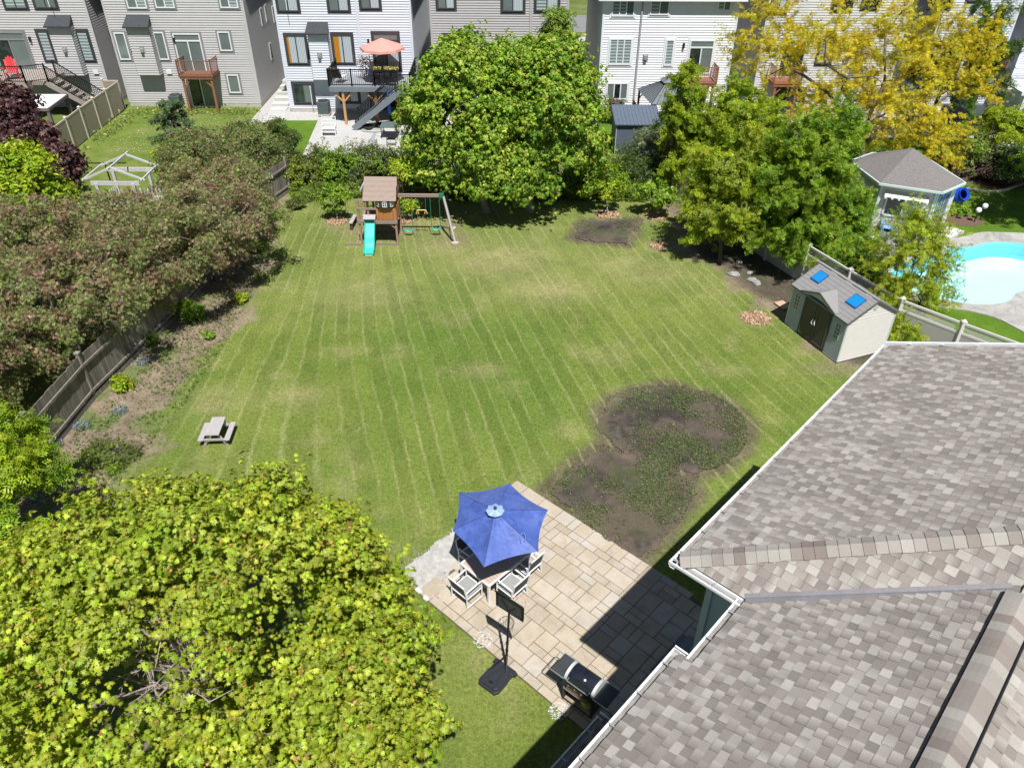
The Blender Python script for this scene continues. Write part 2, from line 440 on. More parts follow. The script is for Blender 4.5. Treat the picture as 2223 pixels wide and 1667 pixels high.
edgeL = pts_px([(150, 1250), (215, 1130), (300, 1010), (372, 880), (440, 790), (520, 700), (566, 610), (590, 520), (618, 462)])
edgeR = pts_px([(1440, 452), (1470, 500), (1480, 545), (1545, 585), (1600, 632), (1680, 672), (1720, 700), (1800, 790), (1880, 800)])
def left_edge(y):
    e = np.array(edgeL); return np.interp(y, e[:, 1], e[:, 0])
def right_edge(y):
    e = np.array(edgeR)[::-1]; return np.interp(y, e[:, 1], e[:, 0])
far_y = 38.6
SOILS = {'far': pts_px([(1264, 480), (1393, 474), (1362, 533), (1233, 521)]),
         'near': pts_px([(1188, 1072), (1240, 1010), (1310, 965), (1390, 1000), (1500, 1040), (1515, 1075), (1455, 1160), (1392, 1218), (1300, 1165)])}
cc0 = G(1462, 925)
SOILS['round'] = [(cc0[0]+2.42*cos(t)*(1+.03*sin(3*t)), cc0[1]+2.25*sin(t)) for t in np.linspace(0, 2*pi, 40)[:-1]]
MULCH = {k: G(*v) for k, v in dict(a=(733, 481), b=(880, 478), c=(1318, 466), d=(1426, 471), e=(1432, 534), f=(1641, 691)).items()}
GRAVEL = pts_px([(1002, 1130), (960, 1166), (905, 1205), (862, 1245), (880, 1268), (905, 1290), (950, 1325), (985, 1290), (1010, 1200)])

def lawn_u(x, y):
    s = .27*sm(-10.5, -3.5, x)+.10*sm(6, 10, x)
    return x+s*(y-26)+.10*np.sin(y*.23+x*.15)+.06*np.sin(y*.61+1.3*x)
G1, G2, G3, DRY, DIRT, SOILC = [np.array(c) for c in ((.116, .164, .028), (.170, .208, .044), (.066, .118, .018), (.29, .265, .120), (.225, .175, .125), (.060, .049, .041))]
def lawn_col(x, y):
    x = np.asarray(x, float); y = np.asarray(y, float)
    n1 = fbm(x, y, 3.4, 1); n2 = fbm(x, y, .8, 5, 3); n3 = fbm(x, y, 7., 9, 3)
    f = np.clip((n1-.5)*1.7+.5+(n2-.5)*1.3, 0, 1)[..., None]
    c = G1*(1-f)+G2*f
    g = (sm(.52, .78, n3)*.55)[..., None]; c = c*(1-g)+G3*1.25*g
    # bands laid down by the mower
    u = lawn_u(x, y); w = .54
    ph = np.floor(u/w)
    alt = np.where(ph % 2 == 0, 1.0, -1.0)
    tri = np.abs(((u/w) % 1)-.5)*2
    act = sm(13.5, 18, y)*sm(-12.8, -11.5, x)*(1-.55*sm(2, 8, x))*(.35+.9*fbm(x, y, 5, 31, 2))
    sft = np.clip((1-tri)*3, 0, 1)
    c = c*(1+.085*alt*act*sft)[..., None]
    # worn, dry places
    d = sm(.54, .82, fbm(x, y, 1.2, 21, 5))*.4
    for px, py, r, k in ((1090, 565, 1.6, .7), (1190, 625, 1.3, .8), (1350, 575, 1.2, .5), (800, 640, 1.5, .5), (1045, 805, .5, .7), (1320, 775, .6, .5), (1235, 932, .35, .7), (650, 860, .7, .6), (470, 870, .8, .6), (1400, 590, 1.3, .5), (880, 480, 1.0, .6), (960, 540, 1.2, .5)):
        p = G(px, py); q = np.exp(-(((x-p[0])/(r*1.5))**2+((y-p[1])/r)**2))
        d = np.maximum(d, k*q*(.4+1.1*fbm(x, y, .5, 33, 2)))
    d = np.clip(d+.16*sm(22, 36, y), 0, .85)[..., None]
    c = c*(1-d)+DRY*(.75+.4*n2[..., None])*d
    # lusher strip beside the house
    q = sm(-2.6, -.3, -np.abs((x-PA[0])*Av[0]+(y-PA[1])*Av[1]-6.3))*sm(11, 14, y)
    c = c*(1-.35*q[..., None])+np.array((.10, .19, .015))*.35*q[..., None]
    # bare ground of the beds
    nb = fbm(x, y, 1.1, 41, 4)-.5
    bl = sm(-.45, .45, left_edge(y)-x+nb*2.6)
    br = sm(-.35, .35, x-right_edge(y)+nb*1.6)*(y < 41)
    bf = sm(-.3, .3, y-far_y+nb*1.6)
    b = np.clip(np.maximum(np.maximum(bl, br), bf), 0, 1)
    n4 = fbm(x, y, .35, 55, 3)[..., None]
    dirt = DIRT*(.55+.9*n4); gg = (sm(.5, .72, fbm(x, y, .9, 61, 4))*.7)[..., None]
    dirt = dirt*(1-gg)+G3*1.3*gg
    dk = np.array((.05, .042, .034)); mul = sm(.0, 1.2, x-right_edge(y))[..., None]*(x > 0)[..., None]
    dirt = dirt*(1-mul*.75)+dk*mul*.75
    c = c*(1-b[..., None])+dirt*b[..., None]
    # ragged fringe round the dug patches
    for nm, pl in SOILS.items():
        sd = sdist(x, y, pl)+nb*.55; k = (sm(-.55, .0, sd)*.85)[..., None]
        c = c*(1-k)+(DIRT*.45+SOILC*.3)*(.5+1.0*n4)*k
    for nm, p in MULCH.items():
        r = np.hypot(x-p[0], (y-p[1])); k = (sm(.95, .55, r+nb*.5)*.6)[..., None]
        c = c*(1-k)+DRY*.8*k
    for px, py, rx, ry in ((825, 500, 2.0, 1.2), (985, 520, .9, .8), (975, 490, .7, .6), (1825, 800, 1.3, .5), (880, 1262, .6, .35), (1130, 1400, .4, .4)):
        p = G(px, py); k = (np.exp(-(((x-p[0])/rx)**2+((y-p[1])/ry)**2)**1.5)*.55)[..., None]
        c = c*(1-k)+DIRT*(.7+.6*n4)*k
    return np.clip(c, .01, 1), b, d[..., 0]

def lawn_material():
    n = NT('mown_grass'); v = n.pos(); c = n('Attribute', attribute_name='Col').outputs[0]
    u = n('Attribute', attribute_name='track').outputs['Fac']; b = n('Attribute', attribute_name='bare').outputs['Fac']
    # pale wheel tracks every .54 m
    u = n.math('ADD', u, n.math('MULTIPLY', n.math('SUBTRACT', n.noise(.7, v, 4, .7), .5), .30))
    fr = n.math('ABSOLUTE', n.math('SUBTRACT', n.math('FRACT', n.math('DIVIDE', u, .54)), .5))
    ln = n('MapRange', Value=fr, From_Min=.5, From_Max=.36, To_Min=1, To_Max=0).outputs[0]
    brk = n('MapRange', Value=n.noise(.55, n.mapv(v, (1, .35, 1)), 4, .7), From_Min=.38, From_Max=.62).outputs[0]
    ln = n.math('MULTIPLY', n.math('MULTIPLY', ln, brk), n.math('SUBTRACT', 1, b))
    c = n.mix(n.math('MULTIPLY', ln, .6), c, (.32, .32, .14))
    a = n.noise(11, v, 6, .82, .8)
    f = n('MapRange', Value=a, From_Min=.3, From_Max=.7, To_Min=.42, To_Max=1.62).outputs[0]
    c = n.mix(1.0, c, n('CombineColor', Red=f, Green=f, Blue=f).outputs[0], 'MULTIPLY')
    h = n.noise(5, v, 4, .7)
    c = n.mix(n.math('MULTIPLY', n('MapRange', Value=h, From_Min=.56, From_Max=.75).outputs[0], .35), c, (.26, .24, .10))
    bp = n('Bump', Strength=.9, Distance=.035, Height=n.noise(34, v, 4, .75))
    return n.done(n('BsdfPrincipled', Base_Color=c, Roughness=.85, Specular_IOR_Level=.15, Normal=bp.outputs[0]).outputs[0])

def grid_sheet(name, x0, x1, y0, y1, st, zf, colf, mat, keep=None, attrs=None):
    xs = np.arange(x0, x1, st); ys = np.arange(y0, y1, st); X, Y = np.meshgrid(xs, ys)
    Z = zf(X, Y); V = np.stack([X.ravel(), Y.ravel(), Z.ravel()], 1); nx = len(xs)
    i, j = np.meshgrid(np.arange(len(xs)-1), np.arange(len(ys)-1)); a = (j*nx+i).ravel()
    Fq = np.stack([a, a+1, a+nx+1, a+nx], 1)
    if keep is not None:
        k = keep(X, Y).ravel(); kk = k[Fq].all(1); Fq = Fq[kk]
    me = bpy.data.meshes.new(name)
    used = np.unique(Fq); remap = -np.ones(len(V), int); remap[used] = np.arange(len(used)); V = V[used]; Fq = remap[Fq]
    me.vertices.add(len(V)); me.vertices.foreach_set('co', V.astype(np.float32).ravel())
    me.loops.add(Fq.size); me.loops.foreach_set('vertex_index', Fq.astype(np.int32).ravel())
    me.polygons.add(len(Fq)); me.polygons.foreach_set('loop_start', np.arange(0, Fq.size, 4, dtype=np.int32))
    me.polygons.foreach_set('use_smooth', np.ones(len(Fq), bool)); me.update(calc_edges=True)
    C = colf(V[:, 0], V[:, 1]); c4 = np.ones((len(V), 4), np.float32); c4[:, :3] = C
    me.attributes.new('Col', 'FLOAT_COLOR', 'POINT').data.foreach_set('color', c4.ravel())
    if attrs:
        for an, fn in attrs.items(): me.attributes.new(an, 'FLOAT', 'POINT').data.foreach_set('value', fn(V[:, 0], V[:, 1]).astype(np.float32))
    me.materials.append(mat); o = bpy.data.objects.new(name, me); COL.objects.link(o); return tag(o, kind='structure')

# far ground that reaches the horizon
n = NT('far_ground'); v = n.pos()
c = n.ramp(n.noise(.35, v, 6, .7), [(.3, (.07, .10, .025)), (.55, (.13, .16, .045)), (.75, (.20, .18, .09))])
f = n('MapRange', Value=n.noise(11, v, 5, .7), From_Min=.3, From_Max=.7, To_Min=.6, To_Max=1.4).outputs[0]
c = n.mix(1., c, n('CombineColor', Red=f, Green=f, Blue=f).outputs[0], 'MULTIPLY')
FARM = n.done(n('BsdfPrincipled', Base_Color=c, Roughness=.9, Specular_IOR_Level=.1).outputs[0])
LAWNM = lawn_material()
_ll = [None]
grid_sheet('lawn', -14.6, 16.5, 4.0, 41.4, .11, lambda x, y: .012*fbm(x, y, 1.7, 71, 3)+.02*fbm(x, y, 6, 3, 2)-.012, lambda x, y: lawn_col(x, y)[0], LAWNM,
           keep=lambda x, y: x < np.where(y > 25, np.interp(y, [25, 31, 34.5, 41.4], [15.0, 12.3, 11.0, 8.4]), 16.5),
           attrs={'track': lawn_u, 'bare': lambda x, y: np.maximum(lawn_col(x, y)[1], 1-sm(13.5, 17.5, y))})

# soil patches with raised, crumbly rims
SOILM = am('dug_soil', rough=.95, var=.35, scale=18, bump=1., bscale=60)
def soil_sheet(pls, seed):
    P_ = np.concatenate([np.array(q) for q in pls]); x0, y0 = P_.min(0)-.3; x1, y1 = P_.max(0)+.3
    def sdist_(x, y): return np.max([sdist(x, y, q) for q in pls], axis=0)
    rag = lambda x, y: sdist_(x, y)+(fbm(x, y, .55, seed, 4)-.5)*.6+(fbm(x, y, .14, seed+4, 2)-.5)*.22
    def zf(x, y):
        d = sdist_(x, y); return .016+.022*np.exp(-((d-.12)/.14)**2)*fbm(x, y, .3, seed+3, 2)+.03*fbm(x, y, .18, seed+5, 2)
    def cf(x, y):
        d = sdist_(x, y); a = fbm(x, y, .7, seed+9, 4)[:, None]; b = fbm(x, y, .15, seed+2, 2)[:, None]
        c = SOILC*(.45+1.0*a)*(.5+1.0*b); g_ = (sm(.42, .66, fbm(x, y, .9, seed+31, 4))*.6)[:, None]; c = c*(1-g_)+np.array((.075, .088, .035))*g_
        k = (sm(.5, .0, d)*.55*fbm(x, y, .6, seed+1, 3))[:, None]; c = c*(1-k)+DIRT*k
        k2 = (sm(.52, .7, fbm(x, y, 1.3, seed+12, 3))*.5)[:, None]; return c*(1-k2)+np.array((.12, .088, .066))*k2
    grid_sheet('soil_bed', x0, x1, y0, y1, .055, zf, cf, SOILM, keep=lambda x, y: rag(x, y) > 0)
soil_sheet([SOILS['far']], 100); soil_sheet([SOILS['near'], SOILS['round']], 120)

# ------------------------------------------------------------ grass as thin blades, one object; sprouts on the soil another
PATIO = [AB(0, 0), AB(8.6, .2), AB(8.6, -4.66), AB(1.6, -4.66), AB(.95, -4.3), AB(.9, -3.2), AB(0, -2.6)]
def blades(name, label, x, y, col, hmin, hmax, wd, seed, z0=.0, lean=.7, cat='grass'):
    r = np.random.default_rng(seed); n = len(x); h = r.uniform(hmin, hmax, n)
    a = r.uniform(0, 2*pi, n); le = r.uniform(.2, 1, n)*lean
    b = a+pi/2+r.normal(0, .5, n)
    base = np.stack([x, y, np.full(n, z0)], 1)
    w = np.stack([np.cos(b), np.sin(b), np.zeros(n)], 1)*(wd*r.uniform(.6, 1.4, n))[:, None]/2
    tip = base+np.stack([np.cos(a)*le*h, np.sin(a)*le*h, h*(1-.35*le)], 1)
    V = np.stack([base-w, base+w, tip], 1).reshape(-1, 3); Fa = np.arange(3*n).reshape(-1, 3)
    return tag(np_mesh(name, V, Fa, col, leafmat('grass_blade', .25, .7)), label, cat, kind='stuff')
def scatter_lawn(n, y0, y1, seed):
    r = np.random.default_rng(seed); y = r.uniform(y0, y1, n); x = r.uniform(-14, 14, n)
    c, b, d = lawn_col(x, y); keep = (r.random(n) > b*.85) & (x < right_edge(y)+1.5) & (x > left_edge(y)-2) & ~inpoly(x, y, PATIO) & ~inpoly(x, y, GRAVEL)
    for pl in SOILS.values(): sdq = sdist(x, y, pl); keep &= (sdq < r.random(n)**2*.5-.02)
    u = lawn_u(x, y); tr = np.abs(((u/.54) % 1)-.5) > .44
    cl = fbm(x, y, .22, 77, 2)
    keep &= (r.random(n) < .25+1.1*cl)
    c = c*(.75+.75*r.random((n, 1)))*(.8+.5*fbm(x, y, .3, 78, 2)[:, None])
    c[tr & (r.random(n) < .45)] = (.31, .31, .12)
    return x[keep], y[keep], c[keep]
parts = [scatter_lawn(150000, 7.5, 17, 1), scatter_lawn(170000, 17, 28, 2), scatter_lawn(90000, 28, 38.4, 3)]
X_ = np.concatenate([p[0] for p in parts]); Y_ = np.concatenate([p[1] for p in parts]); C_ = np.concatenate([p[2] for p in parts])
blades('grass', 'short mown grass of the big back lawn between the fences and the patio', X_, Y_, np.clip(C_*1.05, .01, .8), .022, .06, .020, 5)
r = np.random.default_rng(44); xs = []; ys = []; cs = []
for nm, pl, n_, ex in (('far', SOILS['far'], 1300, .0), ('near', SOILS['near'], 6000, .0), ('round', SOILS['round'], 9000, 0)):
    Pq = np.array(pl); a, b = Pq.min(0), Pq.max(0); x = r.uniform(a[0], b[0], n_*2); y = r.uniform(a[1], b[1], n_*2)
    dn = fbm(x, y, 1.1, 91, 3); k = inpoly(x, y, pl) & (r.random(len(x)) < sm(.36, .66, dn)*1.1)
    if nm == 'round': k &= (r.random(len(x)) < sm(-2.6, .6, x-cc0[0]))
    xs.append(x[k]); ys.append(y[k])
x = np.concatenate(xs); y = np.concatenate(ys); n_ = len(x)
pal = np.array([(.14, .19, .045), (.10, .145, .04), (.20, .23, .08), (.07, .10, .035)])
pts = np.stack([x, y, np.full(n_, .07)+r.uniform(0, .02, n_)], 1); nr = np.tile((0, 0, 1.), (n_, 1))
V, Fa, C = leaf_arrays(pts, nr, r.uniform(.03, .075, n_), SPRIG, pal[r.integers(0, 4, n_)]*r.uniform(.7, 1.3, (n_, 1)), r, .45)
tag(np_mesh('weed_sprouts', V, Fa, C, leafmat('leaf_surface')), 'thin green weeds and seedlings coming up through the dug brown soil patches', 'weeds', kind='stuff')

# ------------------------------------------------------------ patio of square and oblong slabs
def patio():
    T = thing('stone_patio', 'beige slab patio of mixed squares and oblongs beside the house', 'patio', AB(3, -2.3, 0), RZ)
    cell = .228; nx, ny = 39, 21; occ = np.zeros((nx, ny), bool); rr = random.Random(5)
    o = np.array([-3.0, -2.3])
    sizes = [(2, 2), (2, 1), (2, 2), (3, 2), (2, 3), (1, 2), (2, 2), (2, 2)]
    def ok(a, b):    # patio frame coordinates of the slab centre
        if b < -4.70: return False
        if b > .10+.05*sin(a*3): return False
        if a > 8.5: return False
        if b < -2.55 and a < .12+(.85 if b < -3.1 else .3): return False
        if b < -4.0 and a < 1.6 and a < 1.0: return False
        if a > 6.0 and b > -.02: return False
        return True
    mb = MB(); lm_ = []
    for i in range(nx):
        for j in range(ny):
            if occ[i, j]: continue
            rr.shuffle(sizes)
            for (w, h) in sizes+[(1, 1)]:
                if i+w > nx or j+h > ny or occ[i:i+w, j:j+h].any(): continue
                occ[i:i+w, j:j+h] = True; break
            a0 = i*cell; b0 = .15-(j+h)*cell; a1 = a0+w*cell; b1 = .15-j*cell
            if not ok((a0+a1)/2, (b0+b1)/2): continue
            g = .0085; dz = rr.uniform(-.002, .002)
            t = rr.random(); base = np.array((.39, .325, .245))*(.92+.16*rr.random())
            if t < .18: base = base*.65+np.array((.42, .40, .38))*.35
            if t > .93: base = base*.88
            x0, x1, y0, y1 = a0+o[0]+g, a1+o[0]-g, b0-o[1]+g, b1-o[1]-g
            jg = [rr.uniform(-.003, .003) for _ in range(8)]
            q = [(x0+jg[0], y0+jg[1]), (x1+jg[2], y0+jg[3]), (x1+jg[4], y1+jg[5]), (x0+jg[6], y1+jg[7])]
            mb.prism(q, .0, .045+dz, col=tuple(base))
    n = NT('sandstone_slab'); v = n.pos(); c = n('Attribute', attribute_name='Col').outputs[0]
    a = n.noise(2.2, n.mapv(v, (1, 1, 1)), 6, .72, 1.2)
    c = n.mix(n('MapRange', Value=a, From_Min=.52, From_Max=.74, To_Max=.55).outputs[0], c, (.24, .20, .165))
    c = n.mix(n('MapRange', Value=n.noise(.9, v, 4, .7), From_Min=.45, From_Max=.7, To_Max=.5).outputs[0], c, (.52, .49, .45))
    f = n('MapRange', Value=n.noise(40, v, 4, .7), From_Min=.3, From_Max=.7, To_Min=.88, To_Max=1.12).outputs[0]
    c = n.mix(1., c, n('CombineColor', Red=f, Green=f, Blue=f).outputs[0], 'MULTIPLY')
    bp = n('Bump', Strength=.35, Distance=.006, Height=n.noise(14, v, 5, .7))
    M = n.done(n('BsdfPrincipled', Base_Color=c, Roughness=.82, Specular_IOR_Level=.3, Normal=bp.outputs[0]).outputs[0])
    mb.build('paving_slabs', M, T, bevel=.004)
    jb = MB()
    jb.prism([(-3.0, 2.4), (5.5, 2.3), (5.5, -2.35), (-1.95, -2.35), (-2.05, -.9), (-2.65, -.35), (-3.0, -.3)], .0, .032, col=(.13, .105, .07))
    jb.build('joint_sand', am('joint_sand', .95, .3, 14, .5), T)
patio()
# pale crushed stone and the worn spots at the slab edge
GR = am('crushed_stone', rough=.9, var=.22, scale=22, bump=1., bscale=90)
grid_sheet('gravel_strip', -3.6, 0.6, 11.0, 16.2, .05, lambda x, y: .026+.012*fbm(x, y, .1, 5, 2),
           lambda x, y: np.array((.42, .405, .38))*(.7+.5*fbm(x, y, .12, 9, 2)[:, None]), GR,
           keep=lambda x, y: (sdist(x, y, GRAVEL)+(fbm(x, y, .4, 17, 3)-.5)*.35 > 0))
def pebbles(name, label, cen, rad_, n_, seed, cat='gravel', size=(.012, .035), col=(.55, .54, .52), zz=.03, sq=.6):
    r = random.Random(seed); mb = MB()
    for k in range(n_):
        a = r.uniform(0, 2*pi); q = rad_*math.sqrt(r.random()); s = r.uniform(*size); x, y = cen[0]+q*cos(a), cen[1]+q*sin(a)
        b = r.uniform(0, pi); v = []
        for zz_, f in ((0, .8), (.35, 1.), (.75, .6)):
            for m_ in range(5):
                an = b+m_*2*pi/5; v.append((x+cos(an)*s*f*r.uniform(.7, 1.2), y+sin(an)*s*f*sq*r.uniform(.7, 1.2), zz+zz_*s))
        fs = [(m_, (m_+1) % 5, 5+(m_+1) % 5, 5+m_) for m_ in range(5)]+[(5+m_, 5+(m_+1) % 5, 10+(m_+1) % 5, 10+m_) for m_ in range(5)]+[(10, 11, 12, 13, 14)]
        f = r.uniform(.6, 1.15); mb.add(v, fs, tuple(c*f for c in col))
    return tag(mb.build(name, am('pebble_stone', .85, .15, 20)), label, cat, kind='stuff')
pebbles('loose_gravel', 'loose pale gravel chips at the grass edge of the patio by the hoop', G(1048, 1390), .25, 160, 3)
pebbles('loose_gravel', 'white gravel chips scattered beside the patio corner near the grill cart', G(1212, 1545), .22, 120, 4)
pebbles('loose_gravel', 'pale loose chips filling the bare triangle left of the parasol', G(925, 1225), .5, 420, 8, size=(.008, .02), col=(.46, .44, .41))
for k, (p, lb) in enumerate((((908, 1282), 'long broken white paving stone lying at the left corner of the patio'), ((925, 1300), 'short broken pale paving stone just below the long one at the left patio corner'))):
    c = G(*p); mb = MB(); rr = random.Random(k)
    poly = [(rr.uniform(.75, 1)*(.16 if k == 0 else .12)*cos(t), rr.uniform(.75, 1)*.075*sin(t)) for t in np.linspace(0, 2*pi, 8)[:-1]]
    mb.prism(poly, 0, .06); o = mb.build('broken_stone', pm('white_stone', (.6, .58, .55), .8, var=.25, scale=9, bump=.5), bevel=.008)
    o.location = (c[0], c[1], .0); o.rotation_euler = (0, 0, RZ); tag(o, lb, 'stone')

# ============================================================ THE NEAR HOUSE
def np_mesh_corner(name, V, Fq, C, mat, parent):
    o = np_mesh(name, V, Fq, np.ones((len(Fq), 3)), mat, parent)
    me = o.data; me.attributes.remove(me.attributes['Col'])
    c4 = np.ones((Fq.size, 4), np.float32); c4[:, :3] = C.reshape(-1, 3)
    me.attributes.new('Col', 'FLOAT_COLOR', 'CORNER').data.foreach_set('color', c4.ravel()); return o
SHL = [np.array(c) for c in ((.350, .325, .292), (.312, .284, .256), (.255, .222, .20), (.182, .153, .138), (.368, .345, .312))]
def shingle_mat():
    n = NT('asphalt_shingle'); v = n.pos(); c = n('Attribute', attribute_name='Col').outputs[0]
    f = n('MapRange', Value=n.noise(150, v, 2, .7), From_Min=.25, From_Max=.75, To_Min=.72, To_Max=1.28).outputs[0]
    g = n('MapRange', Value=n.noise(1.1, v, 4, .6), From_Min=.3, From_Max=.7, To_Min=.9, To_Max=1.1).outputs[0]
    f = n.math('MULTIPLY', f, g)
    c = n.mix(1., c, n('CombineColor', Red=f, Green=f, Blue=f).outputs[0], 'MULTIPLY')
    bp = n('Bump', Strength=.5, Distance=.004, Height=n.noise(190, v, 2, .7))
    return n.done(n('BsdfPrincipled', Base_Color=c, Roughness=.93, Specular_IOR_Level=.15, Normal=bp.outputs[0]).outputs[0])
SHM = shingle_mat()
def shingles(name, parent, O, ud, vd, k, inside, ur, vr, seed, dark=1.0, e=.135):
    """courses of laminated tabs; ud along the eave, vd uphill (both level), k the slope"""
    O = np.array(O, float); u3 = np.array([*ud, 0.]); v3 = np.array([*vd, k]); sl_ = np.linalg.norm(v3); v3 = v3/sl_
    nn = np.cross(u3, v3); nn = nn if nn[2] > 0 else -nn; r = random.Random(seed)
    V = []; Fq = []; C = []
    s = vr[0]*sl_; row = 0
    while s < vr[1]*sl_:
        u = ur[0]-.16*(row % 2)-r.uniform(0, .07)-.05*(row % 5); alt = row % 2 == 0
        while u < ur[1]:
            w = r.choice((.135, .15, .165, .18)); alt = not alt
            if inside(u+w/2, (s+e/2)/sl_):
                h = .010 if alt else .004
                if alt:
                    ca = r.choice((SHL[0], SHL[4], SHL[0])); cb = ca*r.uniform(.93, 1.03)
                    if r.random() < .72: cb = SHL[2]*.80
                    if r.random() < .12: ca, cb = cb, ca
                    if r.random() < .2: ca = ca*.5+cb*.5
                else:
                    ca = cb = r.choice((SHL[2]*1.05, SHL[2], SHL[2]*.92, SHL[1], SHL[2]*.85))
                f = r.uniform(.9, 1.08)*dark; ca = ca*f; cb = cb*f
                j = [r.uniform(-.003, .003) for _ in range(4)]
                p = lambda uu, ss, hh: O+u3*uu+v3*ss+nn*hh
                b = len(V)
                V += [p(u+.001, s+j[0], h), p(u+w-.002, s+j[1], h), p(u+w-.002, s+e+.004, .0015), p(u+.001, s+e+.004, .0015), p(u+.001, s+j[0], -.002), p(u+w-.002, s+j[1], -.002)]
                Fq += [(b, b+1, b+2, b+3), (b+4, b+5, b+1, b)]; C += [[ca, cb, cb*.96, ca*.96], [ca*.7]*4]  # upper corners darkened: shade under the next course painted in
                b2 = len(V)      # side cheeks of the raised tab
                V += [p(u+w-.002, s+e, -.002), p(u+.001, s+e, -.002)]
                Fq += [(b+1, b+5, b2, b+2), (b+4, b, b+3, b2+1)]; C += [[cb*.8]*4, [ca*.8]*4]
            u += w
        s += e; row += 1
    return np_mesh_corner(name, np.array(V), np.array(Fq), np.array(C), SHM, parent)
WHITE = pm('white_aluminium', (.80, .81, .82), .35, var=.05, scale=5, dirt=.25, dirtcol=(.45, .40, .33))
def gutter(parent, p0, p1, out, z, w=.11, h=.10, brackets=True, step=.62, blue=False):
    p0 = np.array(p0); p1 = np.array(p1); out = np.array(out); d = (p1-p0)/np.linalg.norm(p1-p0); L = np.linalg.norm(p1-p0)
    prof = [(0, 0), (0, -h), (w*.72, -h), (w, -h*.45), (w, 0), (w-.014, 0), (w-.014, -.012), (w-.008, -.012)]
    mb = MB(); vs = []
    for q in (p0, p1):
        for (a, b) in prof: vs.append((*(q+out*(a+.012)), z+b))
    n_ = len(prof); mb.add(vs, [(i, i+1, n_+i+1, n_+i) for i in range(n_-1)])
    mb.bar((*(p0+out*(w+.005)), z-.004), (*(p1+out*(w+.005)), z-.004), .022, .012)
    g = mb.build('gutter', WHITE, parent, world=True)
    sm_ = g.modifiers.new('thickness', 'SOLIDIFY'); sm_.thickness = .003
    tr_ = MB(); tr_.bar((*(p0+out*.058), z-h*.55), (*(p1+out*.058), z-h*.55), w*.80, .006)
    tr_.build('gutter_debris', pm('leaf_litter', (.23, .215, .20), .9, var=.35, scale=9), parent, world=True)
    if brackets:
        t = step*.5
        while t < L-.1:
            b = MB(); q = p0+d*t
            b.bar((*(q+out*.004), z+.012), (*(q+out*(w+.012)), z+.004), .02, .006, col=(1, 1, 1))
            b.bar((*(q+out*.004), z+.012), (*(q+d*.05-out*.03), z+.028), .012, .006)
            b.bar((*(q+out*.004), z+.012), (*(q-d*.03-out*.03), z+.028), .012, .006)
            b.build('gutter_bracket', pm('bracket_grey', (.55, .55, .56), .4, metal=.6), parent, world=True)
            t += step
def siding_wall(mb, o, u, L, z0, z1, n, lap=.12, out=.016, col=(1, 1, 1)):
    """lapped boards on a wall: o start point, u direction along, n outward normal (level)"""
    o = np.array(o, float)[:2]; u = np.array(u, float)[:2]; n = np.array(n, float)[:2]
    z = z0
    a, b = o, o+u*L
    while z < z1-1e-6:
        zt = min(z+lap, z1)
        p = [(*(a+n*out), z), (*(b+n*out), z), (*(b+n*.002), zt), (*(a+n*.002), zt), (*(a+n*.0), z), (*(b+n*.0), z)]
        mb.add(p, [(0, 1, 2, 3), (4, 5, 1, 0)], col); z = zt
H = 6.67
